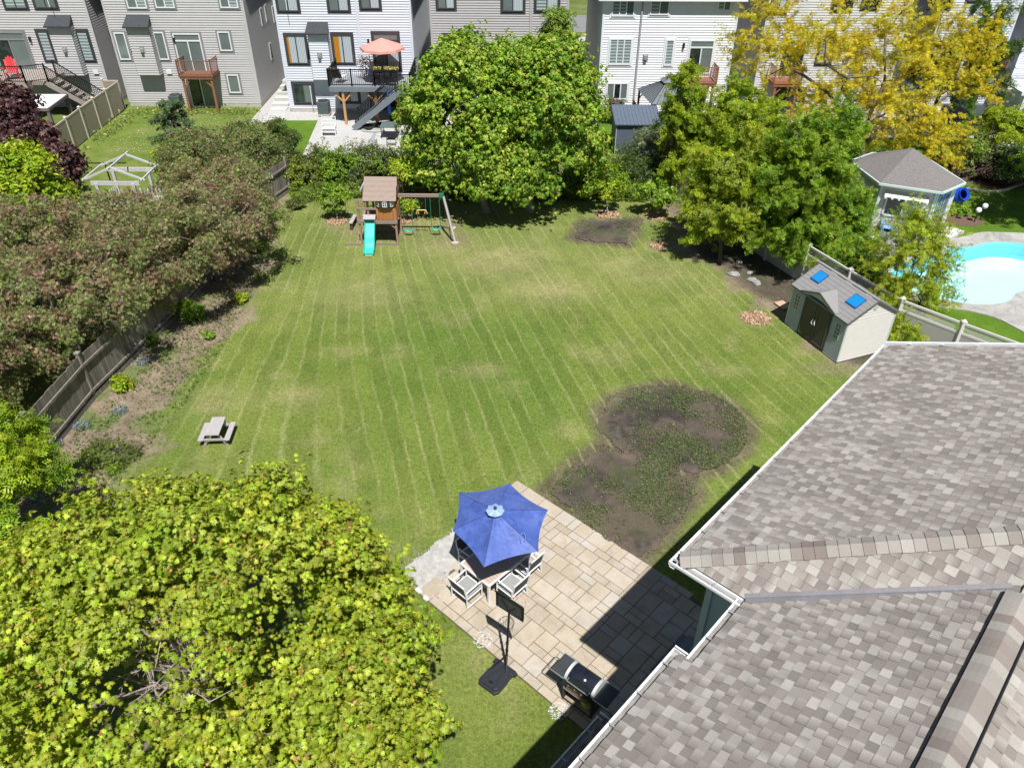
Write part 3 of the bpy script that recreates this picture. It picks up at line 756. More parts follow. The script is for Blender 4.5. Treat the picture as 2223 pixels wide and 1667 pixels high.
def near_house():
    T = thing('brown_roof_house', 'near two storey house with grey brown shingle roof and white gutters', 'house', AB(10, 0, 0), 0)
    c1 = C1; k1, k2 = .42, .70; c3 = c1+Av*1.146; L = np.linalg.norm(C2-C1)
    # underlay of every slope so nothing shows through
    def at3(da, db, z): q = c1+Av*da+Bv*db; return (q[0], q[1], z)
    und = pm('roof_deck', (.22, .20, .19), .95)
    r1 = MB().slab([at3(0, 0, H), at3(0, L, H), at3(7.5, L+.15, H+k1*7.5), at3(7.5, 7.5*.6, H+k1*7.5)], .10).build('roof_slope', und, T, world=True)
    shingles('shingles', r1, (0, 0, 0), Bv, Av, k1, lambda u, v: v*.6+.05 <= u <= L+.02*v, (0, L+.3), (0, 7.4), 3)
    r2 = MB().slab([at3(0, 0, H-.002), at3(1.146, 0, H-.002), at3(1.146+4/.57, 4, H+k2*4-.002), at3(4/.6, 4, H+k2*4-.002)], .08).build('roof_slope', und, T, world=True)
    shingles('shingles', r2, (0, 0, 0), Av, Bv, k2, lambda u, v: v/.6 <= u-.07 and u <= 1.146+v/.57+.04, (0, 8.4), (0, 4), 5)
    rd = 2.93
    r3 = MB().slab([at3(1.146, 0, H-.004), at3(1.146+rd, rd*.57, H+k1*rd-.004), at3(1.146+rd, -9, H+k1*rd-.004), at3(1.146, -9, H-.004)], .10)
    r3.slab([at3(.90, -1.42, H-.25*k1-.006), at3(1.15, -1.42, H-.006), at3(1.15, -9, H-.006), at3(.90, -9, H-.25*k1-.006)], .08)
    r3 = r3.build('roof_slope', und, T, world=True)
    shingles('shingles', r3, (0, 0, 0), -Bv, Av, k1, lambda u, v: u >= -.57*v-.03 and (v >= 0 or u > 1.42), (-1.8, 8.6), (-.25, rd-.1), 8)
    for sh, org in ((r1, at3(0, 0, H+.002)), (r2, at3(0, 0, H+.002)), (r3, at3(1.146, 0, H+.001))):
        o = [x for x in COL.objects if x.parent == sh][0]; o.location = tuple(Vector(org)-T.location)
    r4 = MB().slab([at3(1.146+rd, rd*.57, H+k1*rd-.004), at3(1.146+2*rd, rd*.57, H-.004), at3(1.146+2*rd, -9, H-.004), at3(1.146+rd, -9, H+k1*rd-.004)], .10).build('roof_slope', und, T, world=True)
    s4 = shingles('shingles', r4, (0, 0, 0), -Bv, -Av, k1, lambda u, v: u > -1.9, (-1.9, 8.6), (.6, rd-.05), 12)
    s4.location = tuple(Vector(at3(1.146+2*rd, 0, H+.001))-T.location)
    # hip caps
    rr = random.Random(3); mb = MB(); d = np.array([*(Av+Bv*.6), .42]); dl = np.linalg.norm(d); d /= dl
    n1 = np.array([*(-Av*k1), 1.]); n1 /= np.linalg.norm(n1); n2 = np.array([*(-Bv*k2), 1.]); n2 /= np.linalg.norm(n2)
    s1 = np.cross(n1, d); s1 *= np.sign(s1[:2]@Bv); s2 = np.cross(n2, d); s2 *= -np.sign(s2[:2]@Bv); nm = (n1+n2)/2
    st = .165; t = .0
    o = np.array([*c1, H])
    cols = [SHL[0], SHL[1], SHL[2], SHL[3]*1.15, SHL[0]*.92, SHL[1]]
    while t < 6.5:
        f = cols[rr.randrange(6)]*rr.uniform(.88, 1.02); a, b = o+d*t, o+d*(t+st+.02); w = .155+rr.uniform(-.006, .006)
        for q, hh, arr in ((a, .044, 0), (b, .030, 1)):
            r_ = [q+s1*w+n1*(hh-.012), q+s1*.07+nm*(hh+.004), q+nm*(hh+.018), q+s2*.07+nm*(hh+.004), q+s2*w+n2*(hh-.012)]
            if arr == 0: A0 = r_
            else: B0 = r_
        A1 = [p-nm*.012 for p in A0]
        mb.add(A0+B0+A1, [(i, i+1, 6+i, 5+i) for i in range(4)]+[(10+i, 11+i, i+1, i) for i in range(4)], tuple(f)); t += st
    mb.build('hip_cap', SHM, T, world=True)
    # valley flashing
    mb = MB(); dv = np.array([*(Av+Bv*.57), .41]); dv /= np.linalg.norm(dv); o3 = np.array([*c3, H+.012]); w = .085
    a, b = o3-dv*.02, o3+dv*(3.42)
    sA = np.cross(n1, dv); sA *= -np.sign(sA[:2]@Bv); sB = np.cross(n2, dv); sB *= np.sign(sB[:2]@Bv)
    up = np.array([0, 0, .022])
    rows = []
    for q in (a, a*.6+b*.4, b): rows.append([q+sA*w, q+sA*.012+up, q-sA*.012+up*.9, q+sB*w])
    vs = [p for r_ in rows for p in r_]; mb.add(vs, [(i*4+j, i*4+j+1, i*4+4+j+1, i*4+4+j) for i in range(2) for j in range(3)])
    mb.build('valley_flashing', pm('grey_flashing', (.20, .19, .20), .5, metal=.2, var=.2, scale=3), T, world=True)
    # vented ridge with bent caps between two dark edges
    zr = H+k1*rd; mb = MB(); sA0, n_seg = .25, 6; t = -1.45
    while t < 8.4:
        f = cols[rr.randrange(6)]*rr.uniform(.85, 1.0); rows = []
        for tt, hh in ((t, .05), (t+.175, .036)):
            rows.append([at3(1.146+rd+x, -tt, zr-abs(x)*k1*.85+hh+.03*(1-(x/.21)**2)) for x in np.linspace(-.195, .195, n_seg+1)])
        m_ = n_seg+1
        mb.add(rows[0]+rows[1]+[(p[0], p[1], p[2]-.016) for p in rows[0]], [(i, i+1, m_+i+1, m_+i) for i in range(n_seg)]+[(2*m_+i, 2*m_+i+1, i+1, i) for i in range(n_seg)], tuple(f)); t += .16
    mb.build('ridge_cap', SHM, T, world=True)
    for x in (-.205, .215):
        mb = MB(); zz = zr-abs(x)*k1+.018
        mb.tube([at3(1.146+rd+x, q, zz+.004*sin(q*9)) for q in np.arange(1.45, -8.5, -.3)], .022, n=8)
        mb.build('ridge_vent_edge', pm('black_rubber', (.012, .012, .014), .45), T, smooth=True, world=True)
    # gutters, fascia, soffit
    gutter(T, c1-Bv*.13, C2+Bv*.02, -Av, H-.045)
    gutter(T, c1-Av*.11, c3-Av*.0, -Bv, H-.045, brackets=True, step=.5)
    gutter(T, c3-Bv*0.0, c3-Bv*1.42, -Av, H-.05)
    p4 = c1+Av*.90-Bv*1.42
    gutter(T, p4+Av*.24, p4-Av*.12, -(-Bv), H-.12, brackets=False)
    gutter(T, p4+Bv*.1, c1+Av*.90-Bv*8.5, -Av, H-.15)
    mb = MB()
    for a, b, zt in (((0, 0), (0, L), H), ((0, 0), (1.146, 0), H), ((1.146, 0), (1.146, -1.42), H), ((.9, -1.42), (.9, -8.8), H-.11), ((.9, -1.42), (1.146, -1.42), H-.11)):
        mb.bar(at3(*a, zt-.13), at3(*b, zt-.13), .02, .2)
    mb.build('fascia', WHITE, T, world=True)
    mb = MB(); mb.slab([at3(0, 0, H-.22), at3(0, L, H-.22), at3(.5, L, H-.22), at3(.5, 0.4, H-.22)], .01); mb.slab([at3(0.0, 0, H-.225), at3(1.6, 0, H-.225), at3(1.6, .5, H-.225), at3(0.4, .5, H-.225)], .01)
    mb.slab([at3(1.12, 0.4, H-.235), at3(1.12, -8.8, H-.235), at3(1.7, -8.8, H-.235), at3(1.7, .4, H-.235)], .01)
    mb.build('soffit', WHITE, T, world=True)
    # rake board at the far gable end
    mb = MB(); mb.bar(at3(-.12, L+.03, H-.07), at3(7.4, L+.18, H+7.4*k1-.03), .03, .16); mb.bar(at3(-.1, L+.045, H+.025), at3(7.4, L+.195, H+7.4*k1+.045), .05, .014)
    for k in range(12): 
        q = .35+k*.6; mb.bar(at3(q, L+.02, H+q*k1+.035), at3(q+.06, L+.02, H+q*k1+.065), .02, .01)
    mb.build('rake_trim', WHITE, T, world=True)
    # walls
    wm = pm('blue_grey_siding', (.42, .50, .56), .55, var=.05, scale=3)
    mb = MB()
    siding_wall(mb, c1+Av*.42+Bv*.42, Av, 1.4, 0, H-.22, -Bv); siding_wall(mb, c1+Av*.42+Bv*.42, Bv, L-.9, 0, H-.22, -Av)
    siding_wall(mb, c1+Av*1.62+Bv*.42, -Bv, 8.4, 0, H-.22, -Av)
    siding_wall(mb, c1+Av*.42+Bv*(L-.48), Av, 8, 0, H-.22+.0, Bv)
    mb.build('wall', wm, T, world=True)
    mb = MB(); q = c1+Av*.42+Bv*.42; mb.box(-.05, .06, -.05, .06, 0, H-.22)
    mb.v = [(q[0]+x*Av[0]+y*Bv[0], q[1]+x*Av[1]+y*Bv[1], z) for x, y, z in mb.v]
    mb.build('corner_post', pm('blue_grey_trim', (.50, .58, .63), .5), T, world=True)
    # low roof over the bay, at the bottom of the view
    zl = 2.9; pl = c1-Av*.40-Bv*1.02
    r5 = MB().slab([(*pl, zl), (*(pl-Bv*7), zl), (*(pl-Bv*7+Av*2.0), zl+.7), (*(pl+Av*2.0), zl+.7)], .06).build('roof_slope', und, T, world=True)
    s5 = shingles('shingles', r5, (0, 0, 0), -Bv, Av, .35, lambda u, v: True, (0, 7), (0, 1.9), 15, dark=.62)  # shade of the main eave painted in by darkening these shingles
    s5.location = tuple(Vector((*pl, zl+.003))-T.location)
    gutter(T, pl+Bv*.02, pl-Bv*7, -Av, zl-.01, step=.7); gutter(T, pl+Av*.0-Av*.14, pl+Av*1.9, Bv, zl-.01, brackets=False)
    mb = MB(); siding_wall(mb, pl+Av*.35-Bv*.35, -Bv, 6.5, 0, zl-.1, -Av); siding_wall(mb, pl+Av*.35-Bv*.35, Av, 1.8, 0, zl-.1, Bv); mb.build('wall', wm, T, world=True)
    # roof flecks
    for (px, py) in ((1656, 1209), (2007, 1190), (2143, 1490)):
        pass
    return T
HOUSE = near_house()
st_ = thing('door_step', 'dark speckled concrete step against the house wall in the patio shade', 'step', AB(7.35, -1.9, 0), RZ)
MB().box(-.55, .8, -.7, .7, 0, .34).build('step_block', pm('dark_concrete', (.20, .21, .22), .9, var=.5, scale=14, bump=.6), st_, bevel=.01)
MB().box(-.72, -.55, -.6, .75, 0, .17).build('tread', pm('step_tread', (.16, .16, .17), .8, var=.2), st_, bevel=.01)

# ============================================================ PATIO THINGS
WHT = pm('white_paint', (.70, .72, .73), .45, var=.05)
BLK = pm('black_metal', (.012, .013, .015), .4, var=.3)
BLKP = pm('black_plastic', (.022, .026, .032), .5, var=.25, scale=9)
STEEL = pm('brushed_steel', (.55, .56, .56), .35, metal=.8, var=.1)
def lvec(p0, p1): d = np.array(p1)-np.array(p0); return math.atan2(d[1], d[0])

def dining():
    a, b = G(940+315/5.35, 1030+1040/5.35, .70), G(940+655/5.35, 1030+1315/5.35, .70)
    w = np.linalg.norm(b-a); L = 1.52; c = (a+b)/2+Bv*L/2
    T = thing('dining_table', 'white framed outdoor dining table with slatted tan top under the blue parasol', 'table', (*c, .045), lvec(a, b))
    mb = MB(); n_ = int(L/.088)
    for i in range(n_): y = -L/2+.05+(i+.5)*(L-.1)/n_; mb.box(-w/2+.05, w/2-.05, y-.038, y+.038, .655, .675)
    sl_ = mb.build('tabletop', pm('composite_slat', (.46, .34, .28), .6, var=.1, scale=3, stretch=(1, 8, 1)), T, bevel=.003)
    mb = MB()
    for x0, x1, y0, y1 in ((-w/2, w/2, -L/2, -L/2+.05), (-w/2, w/2, L/2-.05, L/2), (-w/2, -w/2+.05, -L/2+.05, L/2-.05), (w/2-.05, w/2, -L/2+.05, L/2-.05)): mb.box(x0, x1, y0, y1, .63, .682)
    mb.box(-w/2+.05, w/2-.05, -.04, .04, .61, .65)
    mb.build('frame', pm('pale_frame', (.66, .60, .56), .5), T, bevel=.004)
    for sx in (-1, 1):
        for sy in (-1, 1): MB().box(sx*(w/2-.035)-.032, sx*(w/2-.035)+.032, sy*(L/2-.035)-.032, sy*(L/2-.035)+.032, 0, .63).build('leg', WHT, T, bevel=.004)
    return T, c, w, L
TBL, TC, TW, TL = dining()
def chair(label, group='white armchairs round the dining table'):
    T = thing('patio_armchair', label, 'chair', group=group)
    fr = MB(); w, d = .275, .27
    for sx in (-1, 1):
        fr.bar((sx*w, -d, .60), (sx*w, d-.02, .62), .038, .02); fr.bar((sx*w, -d+.02, .36), (sx*w, d, .36), .025, .03); fr.bar((sx*w, -d+.01, .03), (sx*w, d-.01, .03), .025, .022)
    fr.bar((-w, -d, .37), (w, -d, .37), .03, .03); fr.bar((-w, d, .37), (w, d, .37), .03, .03)
    fr.build('frame', WHT, T, bevel=.004); MB().bar((-w, -d-.09, .84), (w, -d-.09, .84), .03, .03).build('back_rail', WHT, T)
    for sx in (-1, 1):
        MB().bar((sx*w, -d, 0), (sx*w, -d, .60), .028, .028).bar((sx*w, -d, .38), (sx*w, -d-.09, .85), .026, .026).build('leg', WHT, T, bevel=.004)
        MB().bar((sx*w, d-.02, 0), (sx*w, d-.02, .61), .028, .028).build('leg', WHT, T, bevel=.004)
    MB().box(-w+.02, w-.02, -d+.02, d-.02, .375, .392).build('seat', pm('sling_fabric', (.27, .275, .265), .8, var=.1, scale=12), T, bevel=.003)
    s = MB(); s.slab([(-w+.02, -d-.0, .45), (w-.02, -d-.0, .45), (w-.02, -d-.085, .82), (-w+.02, -d-.085, .82)], .012); s.build('backrest', pm('dark_sling', (.05, .05, .052), .7), T)
    return T
tr_ = RZ
def chair_at(a, b, rz, label, first=None):
    p = TC+Av*a+Bv*b
    o = first if first else copy_tree(CH0)
    return place(o, (p[0], p[1], .045), rz, label)
CH0 = chair('white armchair pulled out at the lower left end of the dining table')
chair_at(-.06, -TL/2-.22, tr_, 'white armchair standing at the lower left end of the dining table', CH0)
chair_at(TW/2+.18, -.16, tr_+pi/2, 'white armchair at the long side of the table, nearest the basketball hoop')
chair_at(TW/2-.02, .62, tr_+pi/2, 'white armchair half hidden by the right edge of the blue parasol')
chair_at(-TW/2-.18, -.10, tr_-pi/2, 'white armchair under the left edge of the blue parasol')
chair_at(-.05, TL/2+.24, tr_+pi, 'white armchair wholly under the parasol at the far end of the table')

def parasol():
    tips = [G(940+x/5.35, 1030+y/5.35, z) for (x, y, z) in ((300, 210, 2.0), (890, 100, 2.0), (1335, 410, 2.0), (1225, 895, 1.98), (590, 1075, 1.98), (225, 650, 1.86))]
    zz = [2.0, 2.0, 2.0, 1.98, 1.98, 1.86]
    cen = G(940+722/5.35, 1030+425/5.35, 2.46)
    T = thing('patio_parasol', 'open blue six sided parasol over the dining table on the patio', 'parasol', (cen[0], cen[1], 0))
    tips = [np.array([t[0]-cen[0], t[1]-cen[1], z]) for t, z in zip(tips, zz)]; top = np.array([0, 0, 2.46])
    mb = MB(); NR, NA = 12, 12; rr = random.Random(2)
    for i in range(6):
        a, b = tips[i], tips[(i+1) % 6]; vs = []
        for r_ in range(NR+1):
            q = r_/NR
            for k in range(NA+1):
                t = k/NA; p = top+(a*(1-t)+b*t-top)*q
                bow = 4*t*(1-t); p = p+np.array([-(a[0]*(1-t)+b[0]*t), -(a[1]*(1-t)+b[1]*t), 0])*.065*bow*q*q
                p[2] -= .045*bow*q*(1.2-q)-.05*q*(1-q)+.012*sin(t*19+i*2)*bow*q*(1-q)*1.8
                if i == 4: p[2] -= .10*bow*q*sin(pi*min(1, q*1.05))
                if i in (1, 3): p[2] += .014*sin(t*31)*q*(1-q)*2
                vs.append(p)
        mb.add(vs, [(r_*(NA+1)+k, r_*(NA+1)+k+1, (r_+1)*(NA+1)+k+1, (r_+1)*(NA+1)+k) for r_ in range(NR) for k in range(NA)])
    n = NT('blue_canvas'); v = n.obj()
    c = n.mix(n('MapRange', Value=n.noise(3.2, v, 5, .65, .8), From_Min=.35, From_Max=.68).outputs[0], (.042, .082, .31), (.085, .145, .46))
    c = n.mix(n('MapRange', Value=n.noise(1.3, v, 4, .7), From_Min=.55, From_Max=.75, To_Max=.45).outputs[0], c, (.20, .28, .55))
    bp = n('Bump', Strength=.5, Distance=.03, Height=n.noise(3.5, v, 4, .6, 1.0))
    p = n('BsdfPrincipled', Base_Color=c, Roughness=.55, Specular_IOR_Level=.45, Sheen_Weight=.15, Normal=bp.outputs[0]); t = n('BsdfTranslucent', Color=c)
    M = n.done(n('MixShader', i0=.12, i1=p.outputs[0], i2=t.outputs[0]).outputs[0])
    mb.build('canopy', M, T, smooth=True)
    seam = MB()
    for a in tips: seam.tube([top+np.array([0, 0, .006]), top*.5+a*.5+np.array([0, 0, .02]), a+np.array([0, 0, .004])], .006, n=5)
    seam.build('seam', pm('blue_piping', (.03, .05, .2), .6), T)
    mb = MB(); N_ = 24; vs = [(0, 0, 2.56)]
    for q in (.5, 1):
        for k in range(N_): a = 2*pi*k/N_; r_ = .215*q*(1+.07*cos(a*8)*q); vs.append((r_*cos(a), r_*sin(a), 2.56-.075*q+.012*cos(a*8)*q))
    mb.add(vs, [(0, 1+k, 1+(k+1) % N_) for k in range(N_)]+[(1+k, 1+N_+k, 1+N_+(k+1) % N_, 1+(k+1) % N_) for k in range(N_)])
    mb.build('vent_cap', pm('highlight_blue_canvas', (.26, .36, .66), .5, var=.2, scale=6), T, smooth=True)  # gloss on the cap painted in as a lighter canvas blue
    MB().lathe([(.0, 2.62), (.03, 2.61), (.042, 2.58), (.045, 2.545), (.0, 2.54)]).build('finial', pm('dark_finial', (.05, .06, .09), .3), T, smooth=True)
    for a in tips: MB().bar((0, 0, 2.42), tuple(a*.97+np.array([0, 0, .03])), .02, .012).build('rib', BLK, T)
    MB().tube([(0, 0, .1), (0, 0, 2.55)], .022, n=12).build('pole', pm('grey_pole', (.35, .35, .36), .4, metal=.4), T, smooth=True)
    MB().lathe([(0, .05), (.26, .05), (.26, .09), (.1, .13), (.05, .17), (.035, .32), (0, .32)], n=24).build('base', BLKP, T, smooth=True)
    # loose strap lying on the canopy
    s = MB(); c0 = G(940+1045/5.35, 1030+740/5.35, 2.20)-cen
    s.tube([(c0[0]+.06*cos(t)-.05*(t > 4.2), c0[1]+.11*sin(t), 2.235+.04*sin(t)) for t in np.linspace(-.9, 4.6, 14)], .008, n=5)
    s.build('tie_strap', pm('pale_blue_strap', (.15, .22, .5), .6), T)
parasol()

def hoop():
    Z = lambda x, y, z=0.: G(960+x/5.925, 1240+y/5.925, z)
    bl, br = Z(700, 420, 2.0), Z(1048, 645, 2.0); ang = lvec(bl, br); bc = (bl+br)/2; bw = np.linalg.norm(br-bl)
    base_f, base_b = (Z(735, 1115, .15)+Z(940, 1250, .15))/2, (Z(440, 1390, .15)+Z(690, 1575, .15))/2
    yaw = lvec(base_b, base_f)-pi/2; L = np.linalg.norm(base_f-base_b)
    T = thing('basketball_hoop', 'portable black basketball hoop with weighted base at the patio edge', 'basketball hoop', (*base_b, 0), yaw)
    inv = T.matrix_basis.inverted()
    w = .29
    mb = MB(); prof = [(-w*.8, 0), (w*.8, 0), (w, .1), (w, L*.55), (w*.93, L*.6), (w*.93, L*.8), (w*1.0, L*.84), (w*.95, L), (-w*.95, L), (-w*1.0, L*.84), (-w*.93, L*.8), (-w*.93, L*.6), (-w, L*.55), (-w, .1)]
    mb.prism([(x, y) for x, y in prof], .01, .10)
    inner = [(x*.86, .05+y*.88) for x, y in prof]; mb.prism(inner, .10, .15)
    mb.build('base', BLKP, T, bevel=.015, smooth=False)
    mb = MB(); mb.bar((0, L*.97, .15), (-w*.55, .16, .165), .022, .022); mb.bar((0, L*.97, .15), (w*.45, .08, .165), .022, .022); mb.build('strut', pm('worn_black_tube', (.03, .03, .03), .35), T)
    MB().box(-.05, .06, .13, .19, .148, .156).build('grip_recess', pm('recess_black', (.004, .004, .004), .9), T)
    for sx in (-1, 1): MB().tube([(sx*w*.95, L*.9, .07), (sx*w*1.1, L*.9, .07)], .06, n=14).build('wheel', BLKP, T)
    pb = inv @ Vector((*Z(822, 1235), .1)); pt = inv @ Vector((*Z(862, 505, 2.08), 2.08))
    mb = MB(); mb.tube([pb, pb.lerp(pt, .5), pt], [.03, .029, .026], n=10)
    for q in (.28, .42, .62): 
        c = pb.lerp(pt, q); mb.tube([c, c+Vector((-.05, 0, .0))], .012, n=6); mb.tube([c-Vector((0, 0, .03)), c+Vector((0, 0, .03))], .036, n=10)
    mb.build('pole', BLK, T, smooth=True)
    s = MB(); s.bar((-w*.8, L*.55, .12), tuple(pb.lerp(pt, .2)), .02, .02); s.bar((w*.8, L*.55, .12), tuple(pb.lerp(pt, .2)), .02, .02); s.build('strut', BLK, T)
    # board, in world coordinates
    ux = np.array([cos(ang), sin(ang)]); uy = np.array([-ux[1], ux[0]]); h = .47; z0 = 2.0
    def Wp(a, b, z): q = bc+ux*a+uy*b; return (q[0], q[1], z)
    mb = MB(); cr = .05; pl = []
    for cx_, cz_, a0 in ((bw/2-cr, z0+h-cr, 0), (-bw/2+cr, z0+h-cr, 90), (-bw/2+cr, z0+cr, 180), (bw/2-cr, z0+cr, 270)):
        for k in range(4): a = rad(a0+k*30); pl.append((cx_+cr*cos(a), cz_+cr*sin(a)))
    vs = [Wp(a, -.012, z) for a, z in pl]+[Wp(a, .012, z) for a, z in pl]; N_ = len(pl)
    mb.add(vs, [tuple(range(N_)), tuple(range(2*N_-1, N_-1, -1))]+[(i, (i+1) % N_, N_+(i+1) % N_, N_+i) for i in range(N_)])
    bd = mb.build('backboard', pm('board_black', (.018, .02, .024), .45), T, world=True)
    mb = MB()
    rows, cols = 11, 22
    for i in range(rows):
        for j in range(cols):
            a = -bw/2+.06+(bw-.12)*(j+.5*(i % 2))/cols; z = z0+.05+(h-.1)*i/(rows-1); mb.quad(Wp(a-.009, -.0135, z-.004), Wp(a+.009, -.0135, z-.004), Wp(a+.009, -.0135, z+.004), Wp(a-.009, -.0135, z+.004))
    mb.build('moulded_grid', pm('board_grid', (.28, .32, .35), .4), bd, world=False)
    o = bd.children[0] if bd.children else None
    # moulded grid coordinates are world: bring to the board's frame
    for x in COL.objects:
        if x.parent == bd:
            me = x.data; me.transform(inv)
    fr = MB()
    for a, b in (((-bw/2, z0+.02), (bw/2, z0+.02)), ((-bw/2, z0+h-.02), (bw/2, z0+h-.02)), ((-bw/2+.01, z0), (-bw/2+.01, z0+h)), ((bw/2-.01, z0), (bw/2-.01, z0+h))): fr.bar(Wp(a[0], -.02, a[1]), Wp(b[0], -.02, b[1]), .022, .022)
    fr.build('board_frame', BLK, T, world=True)
    ptw = np.array([*Z(862, 505, 2.08)]); mb = MB()
    for a, z in ((-.22, z0+h*.72), (.16, z0+h*.62), (.02, z0+.06)): mb.bar((*ptw, 2.08), Wp(a, -.02, z), .018, .018)
    mb.build('board_arm', BLK, T, world=True)
    rc = 0.02; rr_ = .19
    mb = MB(); mb.tube([Wp(rc+rr_*cos(t), .05+rr_+rr_*sin(t), z0+.09) for t in np.linspace(0, 2*pi, 29)], .009, n=6, cap=False); mb.box(0, 0, 0, 0, 0, 0)
    mb.bar(Wp(rc-.05, .0, z0+.09), Wp(rc-.05, .08, z0+.09), .02, .01); mb.bar(Wp(rc+.05, 0, z0+.09), Wp(rc+.05, .08, z0+.09), .02, .01)
    mb.build('rim', pm('faded_red_rim', (.62, .30, .25), .5), T, world=True, smooth=True)
    mb = MB(); N_ = 12
    for k in range(N_):
        for s_ in (1, -1):
            pts = []
            for q in np.linspace(0, 1, 5):
                t = 2*pi*(k+s_*q*1.2)/N_; r_ = rr_*(1-.38*q); pts.append(Wp(rc+r_*cos(t), .05+rr_+r_*sin(t), z0+.085-.34*q))
            mb.tube(pts, .0035, n=4, cap=False)
    mb.build('net', pm('white_cord', (.75, .75, .73), .8), T, world=True)
hoop()

def grill():
    Z = lambda x, y, z=0.: G(1140+x/7.9, 1380+y/7.9, z)
    zs = .86
    a, b, c, d = Z(380, 535, zs), Z(635, 245, zs), Z(1690, 1000, zs), Z(1460, 1315, zs)
    fl, fr = a, d; cen = (a+b+c+d)/4; ang = lvec(a, d); Lx = np.linalg.norm(d-a); Ly = (np.linalg.norm(b-a)+np.linalg.norm(c-d))/2
    T = thing('gas_grill', 'black gas grill cart with barrel lid and side shelves by the eaves', 'grill', (*cen, .045), ang)
    w2 = Lx*.225; y2 = Ly/2*.92
    cart = MB(); cart.box(-w2, -w2+.02, -y2, y2, .08, .66); cart.box(w2-.02, w2, -y2, y2, .08, .66); cart.box(-w2, w2, y2-.02, y2, .08, .66); cart.box(-w2, w2, -y2, y2, .06, .085)
    for sx in (-1, 1): cart.box(sx*w2-.018, sx*w2+.018, -y2-.005, -y2+.03, .05, .72)
    cart.build('cart', BLKP, T, bevel=.004)
    MB().box(-w2+.02, w2-.02, -y2+.02, y2-.03, .085, .09).build('bottom_shelf', pm('warm_steel_shelf', (.42, .33, .24), .4, metal=.3, var=.3), T)
    fb = MB(); fb.box(-w2, w2, -y2-.01, y2, .64, .80); fb.box(-w2-.01, w2+.01, -y2-.03, y2, .80, .83); fb.build('firebox', BLKP, T, bevel=.008)
    MB().box(-w2+.08, w2-.03, -y2-.028, -y2-.008, .565, .64).build('copper_drip_tray', pm('copper_sheet', (.42, .16, .08), .35, metal=.7, var=.4, scale=6), T, bevel=.003)
    MB().bar((-w2-.0, -y2-.02, .50), (w2-.08, -y2-.02, .50), .02, .02).bar((-w2-.0, -y2-.02, .55), (w2-.08, -y2-.02, .55), .012, .012).build('door_rail', STEEL, T)
    # control panel and knobs
    cp = MB(); cp.box(-w2, w2, -y2-.035, -y2-.01, .67, .80); cp.build('control_panel', pm('panel_black', (.02, .02, .022), .35), T, bevel=.004)
    for k in range(4): MB().tube([(-w2+.14+k*.17, -y2-.035, .735), (-w2+.14+k*.17, -y2-.07, .735)], .024, n=14).build('knob', pm('knob_grey', (.08, .08, .085), .4), T)
    # lid: half barrel with cast ends
    def arc(x0, x1, r0, zb, n_=14):
        mb = MB(); vs = []
        for x in (x0, x1):
            for k in range(n_+1): t = pi*k/n_; vs.append((x, -cos(t)*r0*1.0, zb+sin(t)*r0*.80))
        m_ = n_+1; mb.add(vs, [(k, k+1, m_+k+1, m_+k) for k in range(n_)]+[tuple(range(m_)), tuple(range(2*m_-1, m_-1, -1))]); return mb
    n = NT('enamel_lid'); v = n.obj()
    c_ = n.mix(n('MapRange', Value=n.noise(2.5, v, 4, .6), From_Min=.4, From_Max=.7).outputs[0], (.008, .010, .016), (.022, .026, .036))
    M = n.done(n('BsdfPrincipled', Base_Color=c_, Roughness=.16, Specular_IOR_Level=.6, Coat_Weight=.3).outputs[0])
    lid = arc(-w2+.05, w2-.05, y2*.98, .83).build('lid', M, T, smooth=True)
    for sx in (-1, 1):
        x = sx*(w2-.025); arc(x-.035, x+.035, y2*1.03, .825).build('lid_end', pm('cast_aluminium', (.52, .53, .54), .5, metal=.25, var=.1), T, bevel=.008, smooth=True)
    MB().tube([(-w2+.1, -y2-.055, .90), (w2-.1, -y2-.055, .90)], .013, n=10).bar((-w2+.1, -y2-.055, .90), (-w2+.1, -y2+.03, .90), .02, .02).bar((w2-.1, -y2-.055, .90), (w2-.1, -y2+.03, .90), .02, .02).build('lid_handle', STEEL, T)
    MB().lathe([(0, .012), (.026, .012), (.03, 0)], (.06, -y2*.42, .83+.80*y2*.98*sin(math.acos(.42/.98))-.004), n=18).build('temperature_gauge', pm('gauge_face', (.6, .6, .58), .3), T, smooth=True)
    MB().bar((-w2+.03, y2*.9, .87), (w2-.03, y2*.9, .87), .03, .02).build('rear_rail', STEEL, T)
    for sx in (-1, 1):
        s = MB(); x0, x1 = (w2+.02, Lx/2) if sx > 0 else (-Lx/2, -w2-.02)
        s.box(x0+(.09 if sx < 0 else 0)+.01, x1-(.09 if sx > 0 else 0)-.01, -Ly/2+.02, Ly/2-.02, .825, .843)
        sh = s.build('side_shelf', pm('shelf_dark_grey', (.045, .048, .052), .42, var=.25, scale=5), T, bevel=.01)
        f = MB(); xo = Lx/2*sx; xi = (w2+.01)*sx
        f.tube([(xi, -Ly/2, .835), (xo-.03*sx, -Ly/2, .835), (xo, -Ly/2+.04, .835), (xo, Ly/2-.04, .835), (xo-.03*sx, Ly/2, .835), (xi, Ly/2, .835)], .013, n=8, cap=False)
        f.build('shelf_rail', pm('rail_steel_grey', (.36, .38, .38), .4, metal=.6), sh if False else T, smooth=True)
    # yellow-labelled gas cylinder in the open cart
    for sx in (-1, 1): MB().tube([(sx*(w2-.05), -y2+.03, .03), (sx*(w2-.05), -y2+.06, .03)], .03, n=12).build('caster', BLKP, T)
    cy = thing('gas_cylinder', 'gas cylinder with green yellow band inside the open grill cart', 'gas bottle', tuple((T.matrix_basis @ Vector((w2-.24, -.02, .095)))), ang)
